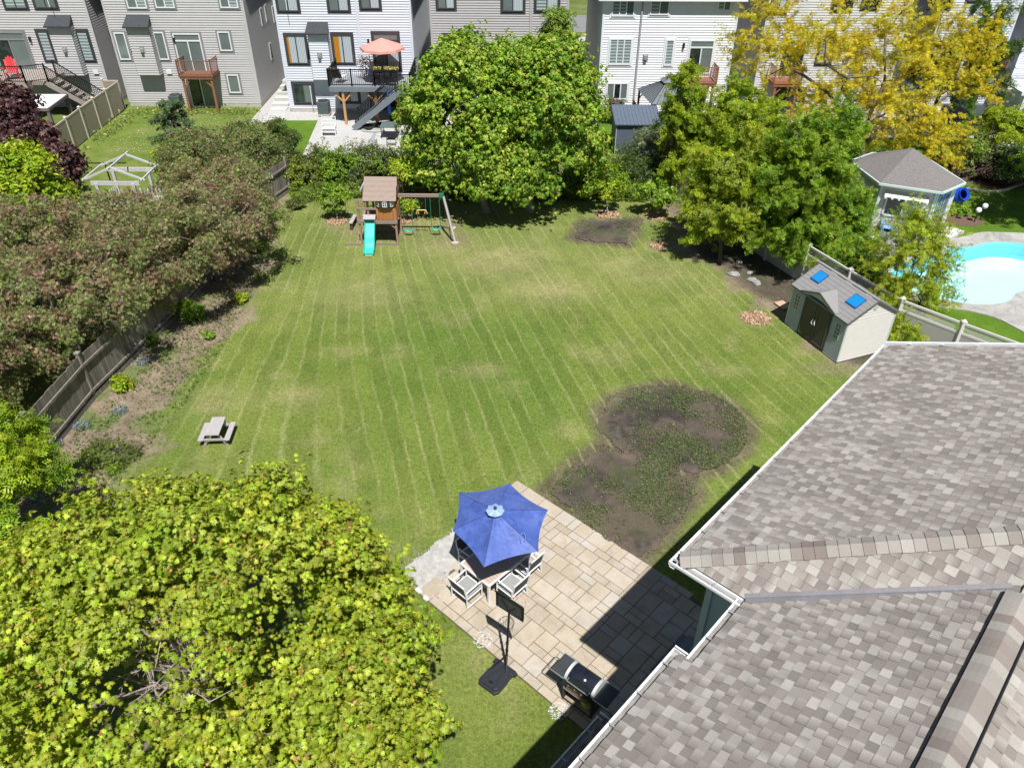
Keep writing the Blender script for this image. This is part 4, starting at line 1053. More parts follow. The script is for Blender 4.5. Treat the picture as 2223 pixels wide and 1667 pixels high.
    MB().lathe([(0, 0), (.12, 0), (.15, .03), (.15, .30), (.13, .37), (.05, .41), (0, .41)], n=24).build('cylinder_body', pm('pale_grey_paint', (.55, .56, .52), .4), cy, smooth=True)
    MB().lathe([(.1525, .07), (.1525, .27)], n=24).build('cylinder_band', pm('lime_label', (.42, .48, .03), .5), cy, smooth=True)
    MB().lathe([(.07, .39), (.075, .45), (.06, .45)], n=16).build('cylinder_collar', STEEL, cy)
grill()

# ============================================================ LAWN THINGS
GREYWOOD = pm('weathered_wood', (.36, .33, .33), .85, var=.3, scale=5, stretch=(.6, 8, 8), bump=.4)
GREYWOODY = pm('weathered_wood_y', (.37, .34, .34), .85, var=.3, scale=5, stretch=(8, .6, 8), bump=.4)
def picnic():
    Z = lambda x, y, z=0.: G(410+x/9.52, 880+y/9.52, z)
    zt = .52; a, b, c, d = Z(325, 612, zt), Z(612, 608, zt), Z(762, 230, zt), Z(478, 238, zt)
    ang = lvec((a+b)/2, (c+d)/2)-pi/2; L = np.linalg.norm((c+d)/2-(a+b)/2); w = np.linalg.norm(b-a); cen = (a+b+c+d)/4
    T = thing('picnic_table', 'small grey weathered wooden picnic table on the lawn', 'picnic table', (*cen, 0), ang)
    MB().box(-w/2, w/2, -L/2, L/2, zt-.03, zt).build('tabletop', GREYWOODY, T, bevel=.006)
    for sx in (-1, 1): MB().box(sx*.41-.085, sx*.41+.085, -L/2, L/2, .27, .30).build('seat', GREYWOODY, T, bevel=.006)
    for sy in (-1, 1):
        y = sy*(L/2-.09)
        MB().bar((-.40, y, .25), (.40, y, .25), .035, .075).build('cross_beam', GREYWOOD, T)
        for sx in (-1, 1): MB().bar((sx*.36, y+.035, 0), (sx*.10, y+.035, zt-.03), .08, .035, up=(0, 1, 0)).build('leg', GREYWOOD, T)
picnic()

CEDAR = pm('cedar_stain', (.40, .17, .055), .6, var=.45, scale=3, stretch=(6, 6, .8), bump=.3)
CEDARD = pm('weathered_cedar', (.27, .205, .17), .8, var=.25, scale=4, stretch=(1, 7, 7), bump=.3)
CEDARR = pm('reddish_cedar', (.34, .20, .15), .8, var=.28, scale=4, stretch=(1, 7, 7), bump=.3)
GRN = pm('green_metal', (.02, .17, .09), .45, var=.1)
def playset():
    T = thing('wooden_playset', 'wooden playset tower with brown roof, turquoise slide and swing beam', 'playset', (-6.0, 33.6, 0))
    y0, y1 = 32.95, 34.35; xl, xr = -6.62, -5.32
    B_ = lambda mb, nm, mt, **k: mb.build(nm, mt, T, world=True, **k)
    for x in (xl+.04, xr-.04):
        for y in (y0, y1): B_(MB().box(x-.045, x+.045, y-.045, y+.045, 0, 2.35 if y else 0), 'post', CEDARR, bevel=.006)
    for y in (y0+.0, y1): B_(MB().box(-7.08, -6.98, y-.045, y+.045, 0, 2.12), 'post', CEDARR, bevel=.006)
    # roof: two slopes, ridge along x
    n_ = 5
    for s in (-1, 1):
        mb = MB(); ya, yb = (y0-.25, (y0+y1)/2) if s < 0 else (y1+.25, (y0+y1)/2); za, zb = 2.22, 3.0
        for i in range(n_):
            t0, t1 = i/n_, (i+1)/n_+.03
            p = lambda t, h: (ya+(yb-ya)*t, za+(zb-za)*t+h)
            ja = .01*((i*7) % 3)
            (A, a_), (B2, b_) = p(t0, .018), p(min(t1, 1), .004)
            mb.slab([(xl-.12+ja, A, a_), (xr+.08-ja, A, a_), (xr+.08-ja, B2, b_), (xl-.12+ja, B2, b_)], .018)
        B_(mb, 'roof', CEDARD if s < 0 else CEDARR)
    for x in (xl-.02, xr-.0): B_(MB().add([(x, y0-.1, 2.24), (x, y1+.1, 2.24), (x, (y0+y1)/2, 2.92), (x+.03, y0-.1, 2.24), (x+.03, y1+.1, 2.24), (x+.03, (y0+y1)/2, 2.92)], [(0, 1, 2), (5, 4, 3), (0, 3, 4, 1), (1, 4, 5, 2), (2, 5, 3, 0)]) or MB(), 'x', CEDARR) if False else None
    for x in (xl-.02, xr): 
        mb = MB(); mb.add([(x, y0-.1, 2.24), (x, y1+.1, 2.24), (x, (y0+y1)/2, 2.92), (x+.03, y0-.1, 2.24), (x+.03, y1+.1, 2.24), (x+.03, (y0+y1)/2, 2.92)], [(0, 1, 2), (5, 4, 3), (0, 3, 4, 1), (1, 4, 5, 2), (2, 5, 3, 0)]); B_(mb, 'gable_panel', CEDARR)
    # front: cream boards below the bay window
    mb = MB()
    for i in range(8): x = -6.22+i*.108; mb.box(x+.004, x+.104, y0-.05, y0-.03, 1.24, 1.80, col=(1, 1, 1))
    B_(mb, 'front_panel', CEDAR)
    mb = MB()
    for i in range(8): x = -6.22+i*.108; mb.box(x+.004, x+.104, y0-.048, y0-.03, 1.80, 2.24)
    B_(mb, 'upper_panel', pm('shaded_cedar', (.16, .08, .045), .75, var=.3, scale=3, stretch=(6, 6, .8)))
    mb = MB()
    for i in range(8): x = -6.4+i*.135; mb.box(x+.004, x+.13, y1+.03, y1+.05, 1.24, 2.24)
    B_(mb, 'back_panel', CEDAR)
    for i in range(8): pass
    mb = MB()
    for i in range(9): y = y0+.06+i*.145; mb.box(xr-.0, xr+.02, y, y+.13, 1.24, 1.8)
    B_(mb, 'side_panel', CEDAR)
    # rails and floor
    B_(MB().box(-7.10, -5.28, y0-.085, y0-.05, 1.06, 1.22), 'deck_rail', CEDARD, bevel=.005)
    B_(MB().box(-6.62, -5.3, y0-.04, y1+.04, 1.12, 1.16).box(-7.0, -6.62, y0-.04, y1+.04, 1.12, 1.16), 'deck_floor', CEDARD)
    B_(MB().box(-7.10, -6.2, y0-.075, y0-.05, 1.74, 1.84), 'rail', CEDARD, bevel=.005)
    B_(MB().box(-7.08, -6.5, y0-.06, y0-.03, 2.10, 2.20), 'rail', CEDARD); B_(MB().box(-7.08, -6.5, y1-.0, y1+.03, 2.10, 2.20), 'rail', CEDARD)
    # bay window of three white panes with a dark hood
    mb = MB(); pts = [(-6.16, 0), (-6.02, -.16), (-5.52, -.16), (-5.38, 0)]
    mb.prism([(x, y0-.05+y) for x, y in pts], 1.92, 2.22); bay = B_(mb, 'bay_window', pm('dark_plum', (.05, .035, .04), .6))
    def arch(cx_, yy, ang, w, z0, z1, nm, mt, par, off=0.):
        mb = MB(); N_ = 7; out = [(-w/2, z0), (w/2, z0)]+[(w/2*cos(pi*k/N_), z1-w*.28+w*.28*sin(pi*k/N_)) for k in range(N_+1)]
        f = lambda a, z, d: (cx_+a*cos(ang)+d*sin(ang), yy+a*sin(ang)-d*cos(ang), z)
        vs = [f(a, z, off) for a, z in out]+[f(a, z, off+.012) for a, z in out]; m_ = len(out)
        mb.add(vs, [tuple(range(m_-1, -1, -1)), tuple(range(m_, 2*m_))]+[(i, (i+1) % m_, m_+(i+1) % m_, m_+i) for i in range(m_)]); o = mb.build(nm, mt, par, world=False); o.data.transform(T.matrix_basis.inverted()); return o
    for cx_, yy, ang in ((-6.10, y0-.125, rad(-42)), (-5.77, y0-.212, 0), (-5.45, y0-.135, rad(42))):
        w = .20 if ang else .21
        arch(cx_, yy, ang, w, 1.93, 2.21, 'window_frame', WHT, bay)
        for i in (-1, 1):
            for j in (0, 1):
                f = lambda a, d: (cx_+a*cos(ang)+d*sin(ang), yy+a*sin(ang)-d*cos(ang))
                mb = MB(); a0, a1 = (i*.045-.03, i*.045+.03); zz = 1.97+j*.115; p, q = f(a0, .014), f(a1, .014)
                mb.quad((*p, zz), (*q, zz), (*q, zz+.085), (*p, zz+.085)); o = mb.build('pane', pm('dark_glass', (.015, .025, .02), .08, spec=.6), bay); o.data.transform(T.matrix_basis.inverted())
    # slide
    mb = MB(); sx0, sx1 = -6.765, -6.29; pr = []
    for t in np.linspace(0, 1, 26):
        y = y0-.05-(y0-.05-31.72)*t; z = 1.16*(1-t)**1.25+.10+.07*sin(t*pi*2.2)*(t > .45)-.02
        if t > .9: z = max(z, .10)
        pr.append((y, max(.09, z)))
    wls = [(0, .13), (.02, .13), (.045, .02), (sx1-sx0-.045, .02), (sx1-sx0-.02, .13), (sx1-sx0, .13), (sx1-sx0, -.02), (0, -.02)]
    vs = [(sx0+a, y, z+b) for y, z in pr for a, b in wls]; m_ = len(wls)
    mb.add(vs, [(i*m_+k, i*m_+(k+1) % m_, (i+1)*m_+(k+1) % m_, (i+1)*m_+k) for i in range(len(pr)-1) for k in range(m_)]+[tuple(range(m_)), tuple(range(len(vs)-1, len(vs)-m_-1, -1))])
    B_(mb, 'slide', pm('turquoise_plastic', (.035, .50, .40), .28, var=.06, scale=3, spec=.6), smooth=True, bevel=.01)
    B_(MB().box(sx0+.06, sx1-.06, 31.74, 31.79, .02, .14), 'slide_lip', pm('white_lip', (.8, .85, .85), .3))
    mb = MB(); mb.slab([(sx0-.04, y0-.28, 1.37), (sx1+.04, y0-.28, 1.37), (sx1+.04, y0-.02, 1.50), (sx0-.04, y0-.02, 1.50)], .02); B_(mb, 'slide_hood', GREYWOOD)
    for x in (sx0-.02, sx1+.0): B_(MB().box(x, x+.02, y0-.27, y0-.03, 1.2, 1.38), 'hood_side', GREYWOODY)
    # ladder wall with green rungs on the left
    for k, z in enumerate((.35, .65, .95, 1.25, 1.55, 1.85)):
        B_(MB().tube([(-7.02, y1+.10+.05*k*0, z), (-6.62, y1+.1, z)], .022, n=8), 'rung', GRN)
    for k in range(4): B_(MB().tube([(-7.0, y1-.25-.0+.28*k, 2.22+.0*k), (-6.6, y1-.25+.28*k, 2.22)], .022, n=8), 'rung', GRN)
    for x in (-7.03, -6.58): B_(MB().bar((x, y1-.4, 2.2), (x, y1+.75, 2.2), .05, .08), 'ladder_rail', GREYWOODY)
    B_(MB().bar((-7.03, y1+.75, 2.2), (-7.03, y1+1.0, 0), .05, .08), 'ladder_leg', GREYWOODY)
    B_(MB().bar((-6.58, y1+.75, 2.2), (-6.58, y1+1.0, 0), .05, .08), 'ladder_leg', GREYWOODY)
    # braces, sandbox boards
    for x, s in ((-6.5, 1), (-5.45, -1)): B_(MB().bar((x+s*.0, y0+.02, .78), (x+s*.32*-s*s, y0+.02, 1.1), .04, .06, up=(0, 1, 0)) if False else MB().bar((xr-.06, y0+.0, .8), (xr-.40, y0+.0, 1.1), .04, .06, up=(0, 1, 0)), 'brace', CEDARR) if s < 0 else None
    for a, b in (((-6.6, y0-.1), (-5.3, y0-.1)), ((-6.6, y1), (-5.3, y1)), ((-7.8, y0-.15), (-7.1, y0-.15))): B_(MB().bar((*a, .06), (*b, .06), .04, .12), 'sandbox_board', CEDARD)
    B_(MB().bar((-7.1, y0-.15, .06), (-7.1, 34.4, .06), .04, .12), 'sandbox_board', GREYWOODY)
    # swing beam and A-frame
    yb = 33.9
    B_(MB().bar((-5.42, yb, 2.02), (-3.35, yb, 2.02), .09, .15), 'swing_beam', CEDARD, bevel=.006)
    B_(MB().box(-3.42, -3.2, yb-.075, yb+.075, 1.93, 2.12).bar((-3.25, yb, 2.0), (-3.16, yb-.12, 1.78), .1, .1).bar((-3.25, yb, 2.0), (-3.16, yb+.12, 1.78), .1, .1), 'corner_bracket', GRN, bevel=.005)
    f1, f2 = G(740+1830/7.373, 370+1180/7.373), G(740+1785/7.373, 370+940/7.373)
    for f in (f1, f2): B_(MB().bar((-3.22, yb+(f[1]-yb)*.06, 1.98), (*f, .02), .085, .085), 'frame_leg', GREYWOOD, bevel=.005)
    m1, m2 = np.array([-3.22, yb, 1.98])*.3+np.array([*f1, 0])*.7, np.array([-3.22, yb, 1.98])*.3+np.array([*f2, 0])*.7
    B_(MB().bar(m1, m2, .04, .09), 'cross_brace', GREYWOOD)
    for f in (f1, f2): 
        B_(MB().prism([(f[0]+.0+.16*cos(t)*1.2, f[1]+.14*sin(t)) for t in np.linspace(0, 2*pi, 8)[:-1]], .0, .10), 'footing_stone', pm('pale_footing', (.42, .36, .32), .9, var=.3, scale=8), bevel=.02)
    return T, yb
PLAY, YB = playset()
def swing(x0, x1, z, lab, col):
    c = (x0+x1)/2
    T = thing('belt_swing', lab, 'swing', (c, YB, z), 0, 'green swings on the playset beam')
    h = 1.95-z; w = (x1-x0)/2
    for s in (-1, 1):
        MB().tube([(s*w, 0, .16), (s*w*.97, 0, h)], .016, n=6).build('chain', GRN, T)
        MB().bar((s*w, 0, .17), (s*w*.6, 0, .03), .02, .09).build('strap', col, T)
    mb = MB(); pts = [(-w*.75+2*w*.75*t, 0, .02+.06*(2*t-1)**2) for t in np.linspace(0, 1, 7)]; vs = [(x, y+s*.075, z_) for x, _, z_ in pts for y, s in ((0, -1), (0, 1))]
    mb.add(vs, [(2*i, 2*i+1, 2*i+3, 2*i+2) for i in range(6)]); o = mb.build('seat', col, T, smooth=True); m_ = o.modifiers.new('t', 'SOLIDIFY'); m_.thickness = .012
    return T
TEAL = pm('teal_plastic', (.06, .42, .30), .35)
swing(-5.15, -4.72, .22, 'green belt swing nearest the play tower', TEAL)
swing(-3.85, -3.42, .30, 'green belt swing beside the A-frame leg', TEAL)
T = thing('trapeze_bar', 'yellow trapeze bar with two handles hanging at the middle of the swing beam', 'trapeze', (-4.27, YB, 1.2))
YEL = pm('pale_yellow_plastic', (.85, .60, .22), .4)
MB().tube([(-.2, 0, .10), (.2, 0, .10)], .022, n=8).build('crossbar', YEL, T, smooth=True)
for s in (-1, 1):
    MB().tube([(s*.2, 0, .10), (s*.13, 0, -.06), (s*.27, 0, -.06), (s*.2, 0, .10)], .018, n=6).build('handle', YEL, T)
    MB().tube([(s*.2, 0, .1), (s*.21, 0, .75)], .014, n=5).build('rope', GRN, T)
T = thing('play_bench', 'narrow grey wooden bench left of the play tower', 'bench', (-7.75, 34.9, 0), rad(-3))
MB().box(-.09, .09, -.5, .5, .36, .41).build('seat', GREYWOODY, T, bevel=.005)
for s in (-1, 1): MB().box(-.07, .07, s*.42-.03, s*.42+.03, 0, .36).build('leg', pm('dark_wood', (.07, .05, .04), .8), T)

# mulch rings (chips) under the young trees
for k, (nm, p) in enumerate(MULCH.items()):
    rr = np.random.default_rng(60+k); n_ = 900; a = rr.uniform(0, 2*pi, n_); q = np.sqrt(rr.random(n_))*rr.uniform(.85, 1.1, n_)
    R0 = {'a': .52, 'b': .5, 'c': .62, 'd': .5, 'e': .42, 'f': .58}[nm]
    pts = np.stack([p[0]+q*cos(0)*np.cos(a)*R0, p[1]+q*np.sin(a)*R0*.95, .02+.06*(1-q)+rr.random(n_)*.02], 1)
    pal = np.array([(.48, .31, .19), (.38, .23, .14), (.57, .42, .29), (.26, .15, .09)])
    V, Fa, C = leaf_arrays(pts, np.tile((0, 0, 1.), (n_, 1)), rr.uniform(.05, .10, n_), tm([(-.5, -.2, 0), (.5, -.25, 0), (.5, .2, .02), (-.5, .22, .02)], [(0, 1, 2), (0, 2, 3)]), pal[rr.integers(0, 4, n_)], rr, .35)
    lab = dict(a='wood chips round the sapling left of the slide', b='wood chips round the sapling behind the swings', c='wood chips round the sapling behind the far dug patch', d='wood chips round the bushy sapling by the white fence', e='wood chips round the bare sapling right of the far dug patch', f='wood chips round the bare twig near the grey roofed shed')[nm]
    tag(np_mesh('mulch_ring', V, Fa, C, am('wood_chips', .9, .2, 10)), lab, 'mulch', kind='stuff')

# ============================================================ GARDEN SHED
def shed():
    FL, FR = G(1705, 703), G(1815, 788); Wd = np.linalg.norm(FR-FL); Dp = 2.15; ang = lvec(FL, FR); He = 1.78; Hr = 2.42
    T = thing('garden_shed', 'grey roofed cream plastic garden shed with two blue skylights and dark doors', 'shed', (*FL, 0), ang)
    SB = pm('cream_cladding', (.60, .575, .53), .55, var=.06, scale=3); SF = pm('shaded_cream_cladding', (.43, .47, .46), .55, var=.06)  # front cladding is the cream with its shade mixed into the colour
    MB().box(-.05, Wd+.05, -.05, Dp+.05, 0, .06).build('floor_base', pm('shed_base', (.10, .10, .10), .7), T)
    mb = MB(); siding_wall(mb, (0, 0), (1, 0), Wd, .06, He, (0, -1), lap=.105, out=.032); mb.build('front_wall', SF, T)
    mb = MB(); siding_wall(mb, (Wd, 0), (0, 1), Dp, .06, He, (1, 0), lap=.105, out=.032); z = He
    while z < Hr-.05:
        f = (z-He)/(Hr-He)*Dp/2; f2 = min((z+.105-He)/(Hr-He), 1)*Dp/2; mb.add([(Wd+.032, f, z), (Wd+.032, Dp-f, z), (Wd+.003, Dp-f2, z+.105), (Wd+.003, f2, z+.105), (Wd, f, z), (Wd, Dp-f, z)], [(0, 1, 2, 3), (4, 5, 1, 0)]); z += .105
    mb.build('side_wall', SB, T)
    mb = MB(); siding_wall(mb, (0, Dp), (0, -1), Dp, .06, He, (-1, 0), lap=.105, out=.032); mb.add([(0, 0, He), (0, Dp, He), (0, Dp/2, Hr)], [(0, 1, 2)]); mb.build('side_wall', SB, T)
    mb = MB(); siding_wall(mb, (Wd, Dp), (-1, 0), Wd, .06, He, (0, 1), lap=.105, out=.032); mb.build('back_wall', SB, T)
    for x, y in ((0, 0), (Wd, 0), (Wd, Dp), (0, Dp)): MB().box(x-.035, x+.035, y-.035, y+.035, .06, He).build('corner_trim', pm('trim_grey', (.50, .53, .52), .5), T, bevel=.008)
    RF = pm('taupe_roof', (.24, .23, .228), .6, var=.06, scale=4); o = .10; sl_ = (Hr-He)/(Dp/2); ze = He-o*sl_+.03
    def roofp(x, t, s=-1, h=0.): # t 0 at eave, 1 at ridge
        y = (-o+(Dp/2+o)*t) if s < 0 else (Dp+o-(Dp/2+o)*t); return (x, y, ze+(Hr-He+o*sl_)*t+h)
    for s in (-1, 1):
        mb = MB(); mb.slab([roofp(-.09, 0, s), roofp(Wd+.09, 0, s), roofp(Wd+.09, 1, s), roofp(-.09, 1, s)], .05)
        rf = mb.build('roof', RF, T, bevel=.004)
        mb = MB(); nr_ = 8
        for i in range(1, nr_): t = i/nr_; a, b = roofp(-.09, t, s, .004), roofp(Wd+.09, t, s, .004); mb.bar(a, b, .012, .008)
        for i in range(nr_):
            for k in range(6):
                x = (k+.5*(i % 2)+.3)*Wd/6; a, b = roofp(x, i/nr_, s, .003), roofp(x, (i+1)/nr_, s, .003); mb.bar(a, b, .008, .006)
        mb.build('roof_seams', pm('seam_grey', (.22, .21, .21), .7), rf)
        if s < 0:
            for x0, x1 in ((.24, .72), (Wd-.78, Wd-.24)):
                mb = MB(); mb.slab([roofp(x0, .42, s, .03), roofp(x1, .42, s, .03), roofp(x1, .80, s, .03), roofp(x0, .80, s, .03)], .02); mb.build('skylight_frame', pm('skylight_rim', (.02, .06, .20), .4), T)
                mb = MB(); mb.slab([roofp(x0+.03, .45, s, .045), roofp(x1-.03, .45, s, .045), roofp(x1-.03, .77, s, .045), roofp(x0+.03, .77, s, .045)], .02); mb.build('skylight', pm('blue_acrylic', (.01, .21, .52), .18, var=.08, scale=3, spec=.7), T)
            for x in (.75, 1.55, Wd-.35): mb = MB(); mb.slab([roofp(x-.16, .955, s, .012), roofp(x+.16, .955, s, .012), roofp(x+.16, 1.0, s, .012), roofp(x-.16, 1., s, .012)], .01); mb.slab([roofp(x-.16, .93, s, .014), roofp(x+.16, .93, s, .014), roofp(x+.16, 1.0, s, .014), roofp(x-.16, 1., s, .014)], .01); mb.build('ridge_panel', pm('pale_ridge', (.42, .43, .45), .5), T)
    MB().bar(roofp(-.09, 1, -1, .0), roofp(Wd+.09, 1, -1, .0), .12, .03).build('ridge_cap', RF, T)
    for x in (-.09, Wd+.09): MB().bar(roofp(x, 0, -1, -.03), roofp(x, 1, -1, -.03), .02, .07).bar(roofp(x, 0, 1, -.03), roofp(x, 1, 1, -.03), .02, .07).build('verge_trim', pm('dark_verge', (.13, .13, .13), .6), T)
    MB().bar(roofp(-.09, 0, -1, -.03), roofp(Wd+.09, 0, -1, -.03), .02, .06).build('eave_trim', pm('dark_verge', (.13, .13, .13), .6), T)
    # doors
    dc = Wd*.50; dw = .74; N_ = 12
    def zd(x): return 1.72+.17*(1-((x-dc)/dw)**2)
    DG = pm('dark_door', (.05, .052, .05), .45, var=.12, scale=2)
    for s in (-1, 1):
        xs = np.linspace(dc, dc+s*dw, 9); mb = MB(); vs = [(x, -.055, .07) for x in xs]+[(x, -.055, zd(x)) for x in xs]+[(x, -.02, .07) for x in xs]+[(x, -.02, zd(x)) for x in xs]
        mb.add(vs, [(i, i+1, 10+i, 9+i) for i in range(8)]+[(9+i, 10+i, 28+i, 27+i) for i in range(8)]+[(0, 9, 27, 18), (8, 17, 35, 26)])
        dr = mb.build('door', DG, T)
        mb = MB(); x0, x1 = sorted((dc+s*.08, dc+s*(dw-.09)))
        for a, b in (((x0, .16), (x1, .16)), ((x0, .16), (x0, 1.62)), ((x1, .16), (x1, 1.62))): mb.bar((a[0], -.058, a[1]), (b[0], -.058, b[1]), .02, .02)
        mb.build('door_moulding', pm('door_moulding', (.10, .10, .095), .5), dr)
        mb = MB(); mb.tube([(dc+s*.05, -.09, .80), (dc+s*.09, -.12, .88), (dc+s*.06, -.12, .98), (dc+s*.04, -.08, 1.05)], .016, n=8); mb.box(dc+s*.05-.025, dc+s*.05+.025, -.075, -.055, .78, .84); mb.build('door_handle', pm('white_plastic', (.75, .77, .78), .4), dr, smooth=True)
    # arched surround
    mb = MB(); xs = np.linspace(dc-dw-.02, dc+dw+.02, 15); pts = [(x, -.07, zd(min(max(x, dc-dw), dc+dw))+.02) for x in xs]; mb.tube(pts, .02, n=6); mb.build('door_arch', pm('arch_black', (.02, .02, .02), .5), T)
    # dormer gable
    gx = .92; y_f = -.16; zt = 2.16; zb = 1.80
    mb = MB(); N2 = 10; xs = np.linspace(dc-gx, dc+gx, 2*N2+1)
    ztop = lambda x: zb+(zt-zb)*(1-abs(x-dc)/gx); zlow = lambda x: min(ztop(x)-.02, zb-.03+.13*max(0, 1-((x-dc)/dw)**2))
    vs = [(x, y_f+.03, zlow(x)) for x in xs]+[(x, y_f+.03, ztop(x)) for x in xs]; m_ = len(xs); mb.add(vs, [(i, i+1, m_+i+1, m_+i) for i in range(m_-1)]); mb.build('gable_face', SF, T)
    for s in (-1, 1):
        mb = MB(); t_hit = lambda z: (z-ze)/(Hr-He+o*sl_); yr = -o+(Dp/2+o)*t_hit(zt+.02); yl = -o+(Dp/2+o)*max(0, t_hit(zb+.02))
        q = [(dc, y_f, zt+.03), (dc, yr, zt+.03), (dc+s*gx, yl, zb+.02), (dc+s*gx, y_f, zb+.02)]; mb.slab(q, .03); rf = mb.build('gable_roof', RF, T)
        MB().bar((dc, y_f-.005, zt+.01), (dc+s*(gx+.01), y_f-.005, zb), .03, .06).build('gable_trim', pm('dark_verge', (.13, .13, .13), .6), T)
    MB().slab([(dc-gx, y_f+.03, zb-.03), (dc+gx, y_f+.03, zb-.03), (dc+gx, 0, zb-.03), (dc-gx, 0, zb-.03)], .01).build('gable_soffit', SF, T)
    # two windows
    for cx_ in (.34, Wd-.34):
        mb = MB(); w = .13; mb.box(cx_-w, cx_+w, -.035, -.015, .86, 1.50); wf = mb.build('window', WHT, T, bevel=.004)
        for i in (0, 1):
            for j in range(4):
                a = cx_-w+.018+i*(w-.006); MB().box(a, a+w-.028, -.04, -.034, .88+j*.155, .88+j*.155+.135).build('pane', pm('shed_glass', (.10, .13, .15), .1, spec=.6), wf)
    mb = MB(); mb.lathe([(0, 0), (.10, 0), (.10, .015), (.085, .02), (0, .02)], n=18); o_ = mb.build('round_vent', pm('vent_grey', (.45, .45, .43), .6), T); o_.rotation_euler = (0, rad(90), 0); o_.location = (Wd+.02, Dp/2, 2.12)
    p = G(1700, 660, .1); t = thing('wooden_board', 'pale plywood sheet lying in the bed beside the shed', 'board', (p[0], p[1], 0), ang)
    MB().box(-.3, .3, -.22, .22, .05, .07).build('plywood_sheet', pm('plywood', (.48, .33, .22), .7, var=.15), t)
    return T
shed()
# pale stones in the shaded bed by the shed
rr = random.Random(4)
for k, (px, py, s, lb) in enumerate(((1593, 597, .26, 'flat pale rock nearest the ash trunk in the shaded bed'), (1605, 570, .2, 'small pale rock behind the flat one by the ash trunk'), (1632, 609, .22, 'grey upright rock in the middle of the shaded bed'), (1642, 616, .24, 'low grey rock just right of the upright one in the shaded bed'), (1576, 560, .17, 'pale rock at the foot of the ash trunk'), (1628, 594, .17, 'smallest pale rock behind the upright rock'))):
    p = G(px, py); mb = MB(); mb.lathe([(0, 0), (s*.9, 0), (s, s*.2), (s*.75, s*.5), (s*.3, s*.62), (0, s*.64)], n=9); mb.v = [(x*rr.uniform(.85, 1.2), y*rr.uniform(.6, .8), z*rr.uniform(.8, 1.1)) for x, y, z in mb.v]
    o = mb.build('garden_rock', pm('garden_rock', (.27, .265, .25), .85, var=.35, scale=6, bump=.6)); o.location = (p[0], p[1], 0); o.rotation_euler = (0, 0, rr.uniform(0, 3)); tag(o, lb, 'rock', 'rocks in the shaded bed')

# ============================================================ HOUSES BEYOND THE LAWN
SIDE_GREY = pm('warm_grey_siding', (.47, .455, .45), .55, var=.06, scale=1.5)
SIDE_TAUPE = pm('taupe_siding', (.40, .38, .38), .55, var=.04, scale=1.5)
SIDE_WHITE = pm('white_siding', (.74, .75, .77), .5, var=.04, scale=1.5)
SIDE_COOL = pm('cool_white_siding', (.62, .64, .70), .5, var=.04, scale=1.5)
SIDE_PALE = pm('pale_grey_siding', (.58, .57, .56), .5, var=.04, scale=1.5)
CONC = pm('concrete', (.42, .40, .37), .85, var=.15, scale=3)
DARKF = pm('dark_frame', (.05, .05, .055), .45); GREYF = pm('grey_trim', (.22, .215, .23), .5)
DKROOF = pm('charcoal_roof', (.045, .05, .055), .85, var=.3, scale=9, bump=.5)
DECKW = pm('brown_deck', (.20, .09, .055), .75, var=.3, scale=5)
def glassm(name, kind):
    if name in MATS: return MATS[name]
    n = NT(name); v = n.obj(); s = n('SeparateXYZ', Vector=v)
    if kind == 'blind':
        f = n.math('FRACT', n.math('MULTIPLY', s.outputs['Z'], 5.2)); c = n.mix(n('MapRange', Value=f, From_Min=.42, From_Max=.5).outputs[0], (.42, .47, .47), (.16, .21, .22))
    elif kind == 'curtain':
        f = n.math('SINE', n.math('MULTIPLY', s.outputs['X'], 62)); c = n.mix(n('MapRange', Value=f, From_Min=-1, From_Max=1).outputs[0], (.30, .35, .38), (.52, .57, .60))
    elif kind == 'orange':
        f = n.math('SINE', n.math('MULTIPLY', s.outputs['X'], 70)); c = n.mix(n('MapRange', Value=f, From_Min=-1, From_Max=1).outputs[0], (.36, .14, .01), (.56, .26, .03))
    elif kind == 'grey':
        c = n.mix(n.noise(1.2, v, 2), (.10, .13, .13), (.17, .20, .19))
    else: c = n.mix(n('MapRange', Value=n.noise(1.6, v, 3), From_Min=.45, From_Max=.65).outputs[0], (.010, .016, .018), (.04, .055, .055))
    MATS[name] = n.done(n('BsdfPrincipled', Base_Color=c, Roughness=.12, Specular_IOR_Level=.6, Coat_Weight=.4, Coat_Roughness=.03).outputs[0]); return MATS[name]
GL = {k: glassm('window_'+k, k) for k in ('blind', 'curtain', 'orange', 'grey', 'dark')}
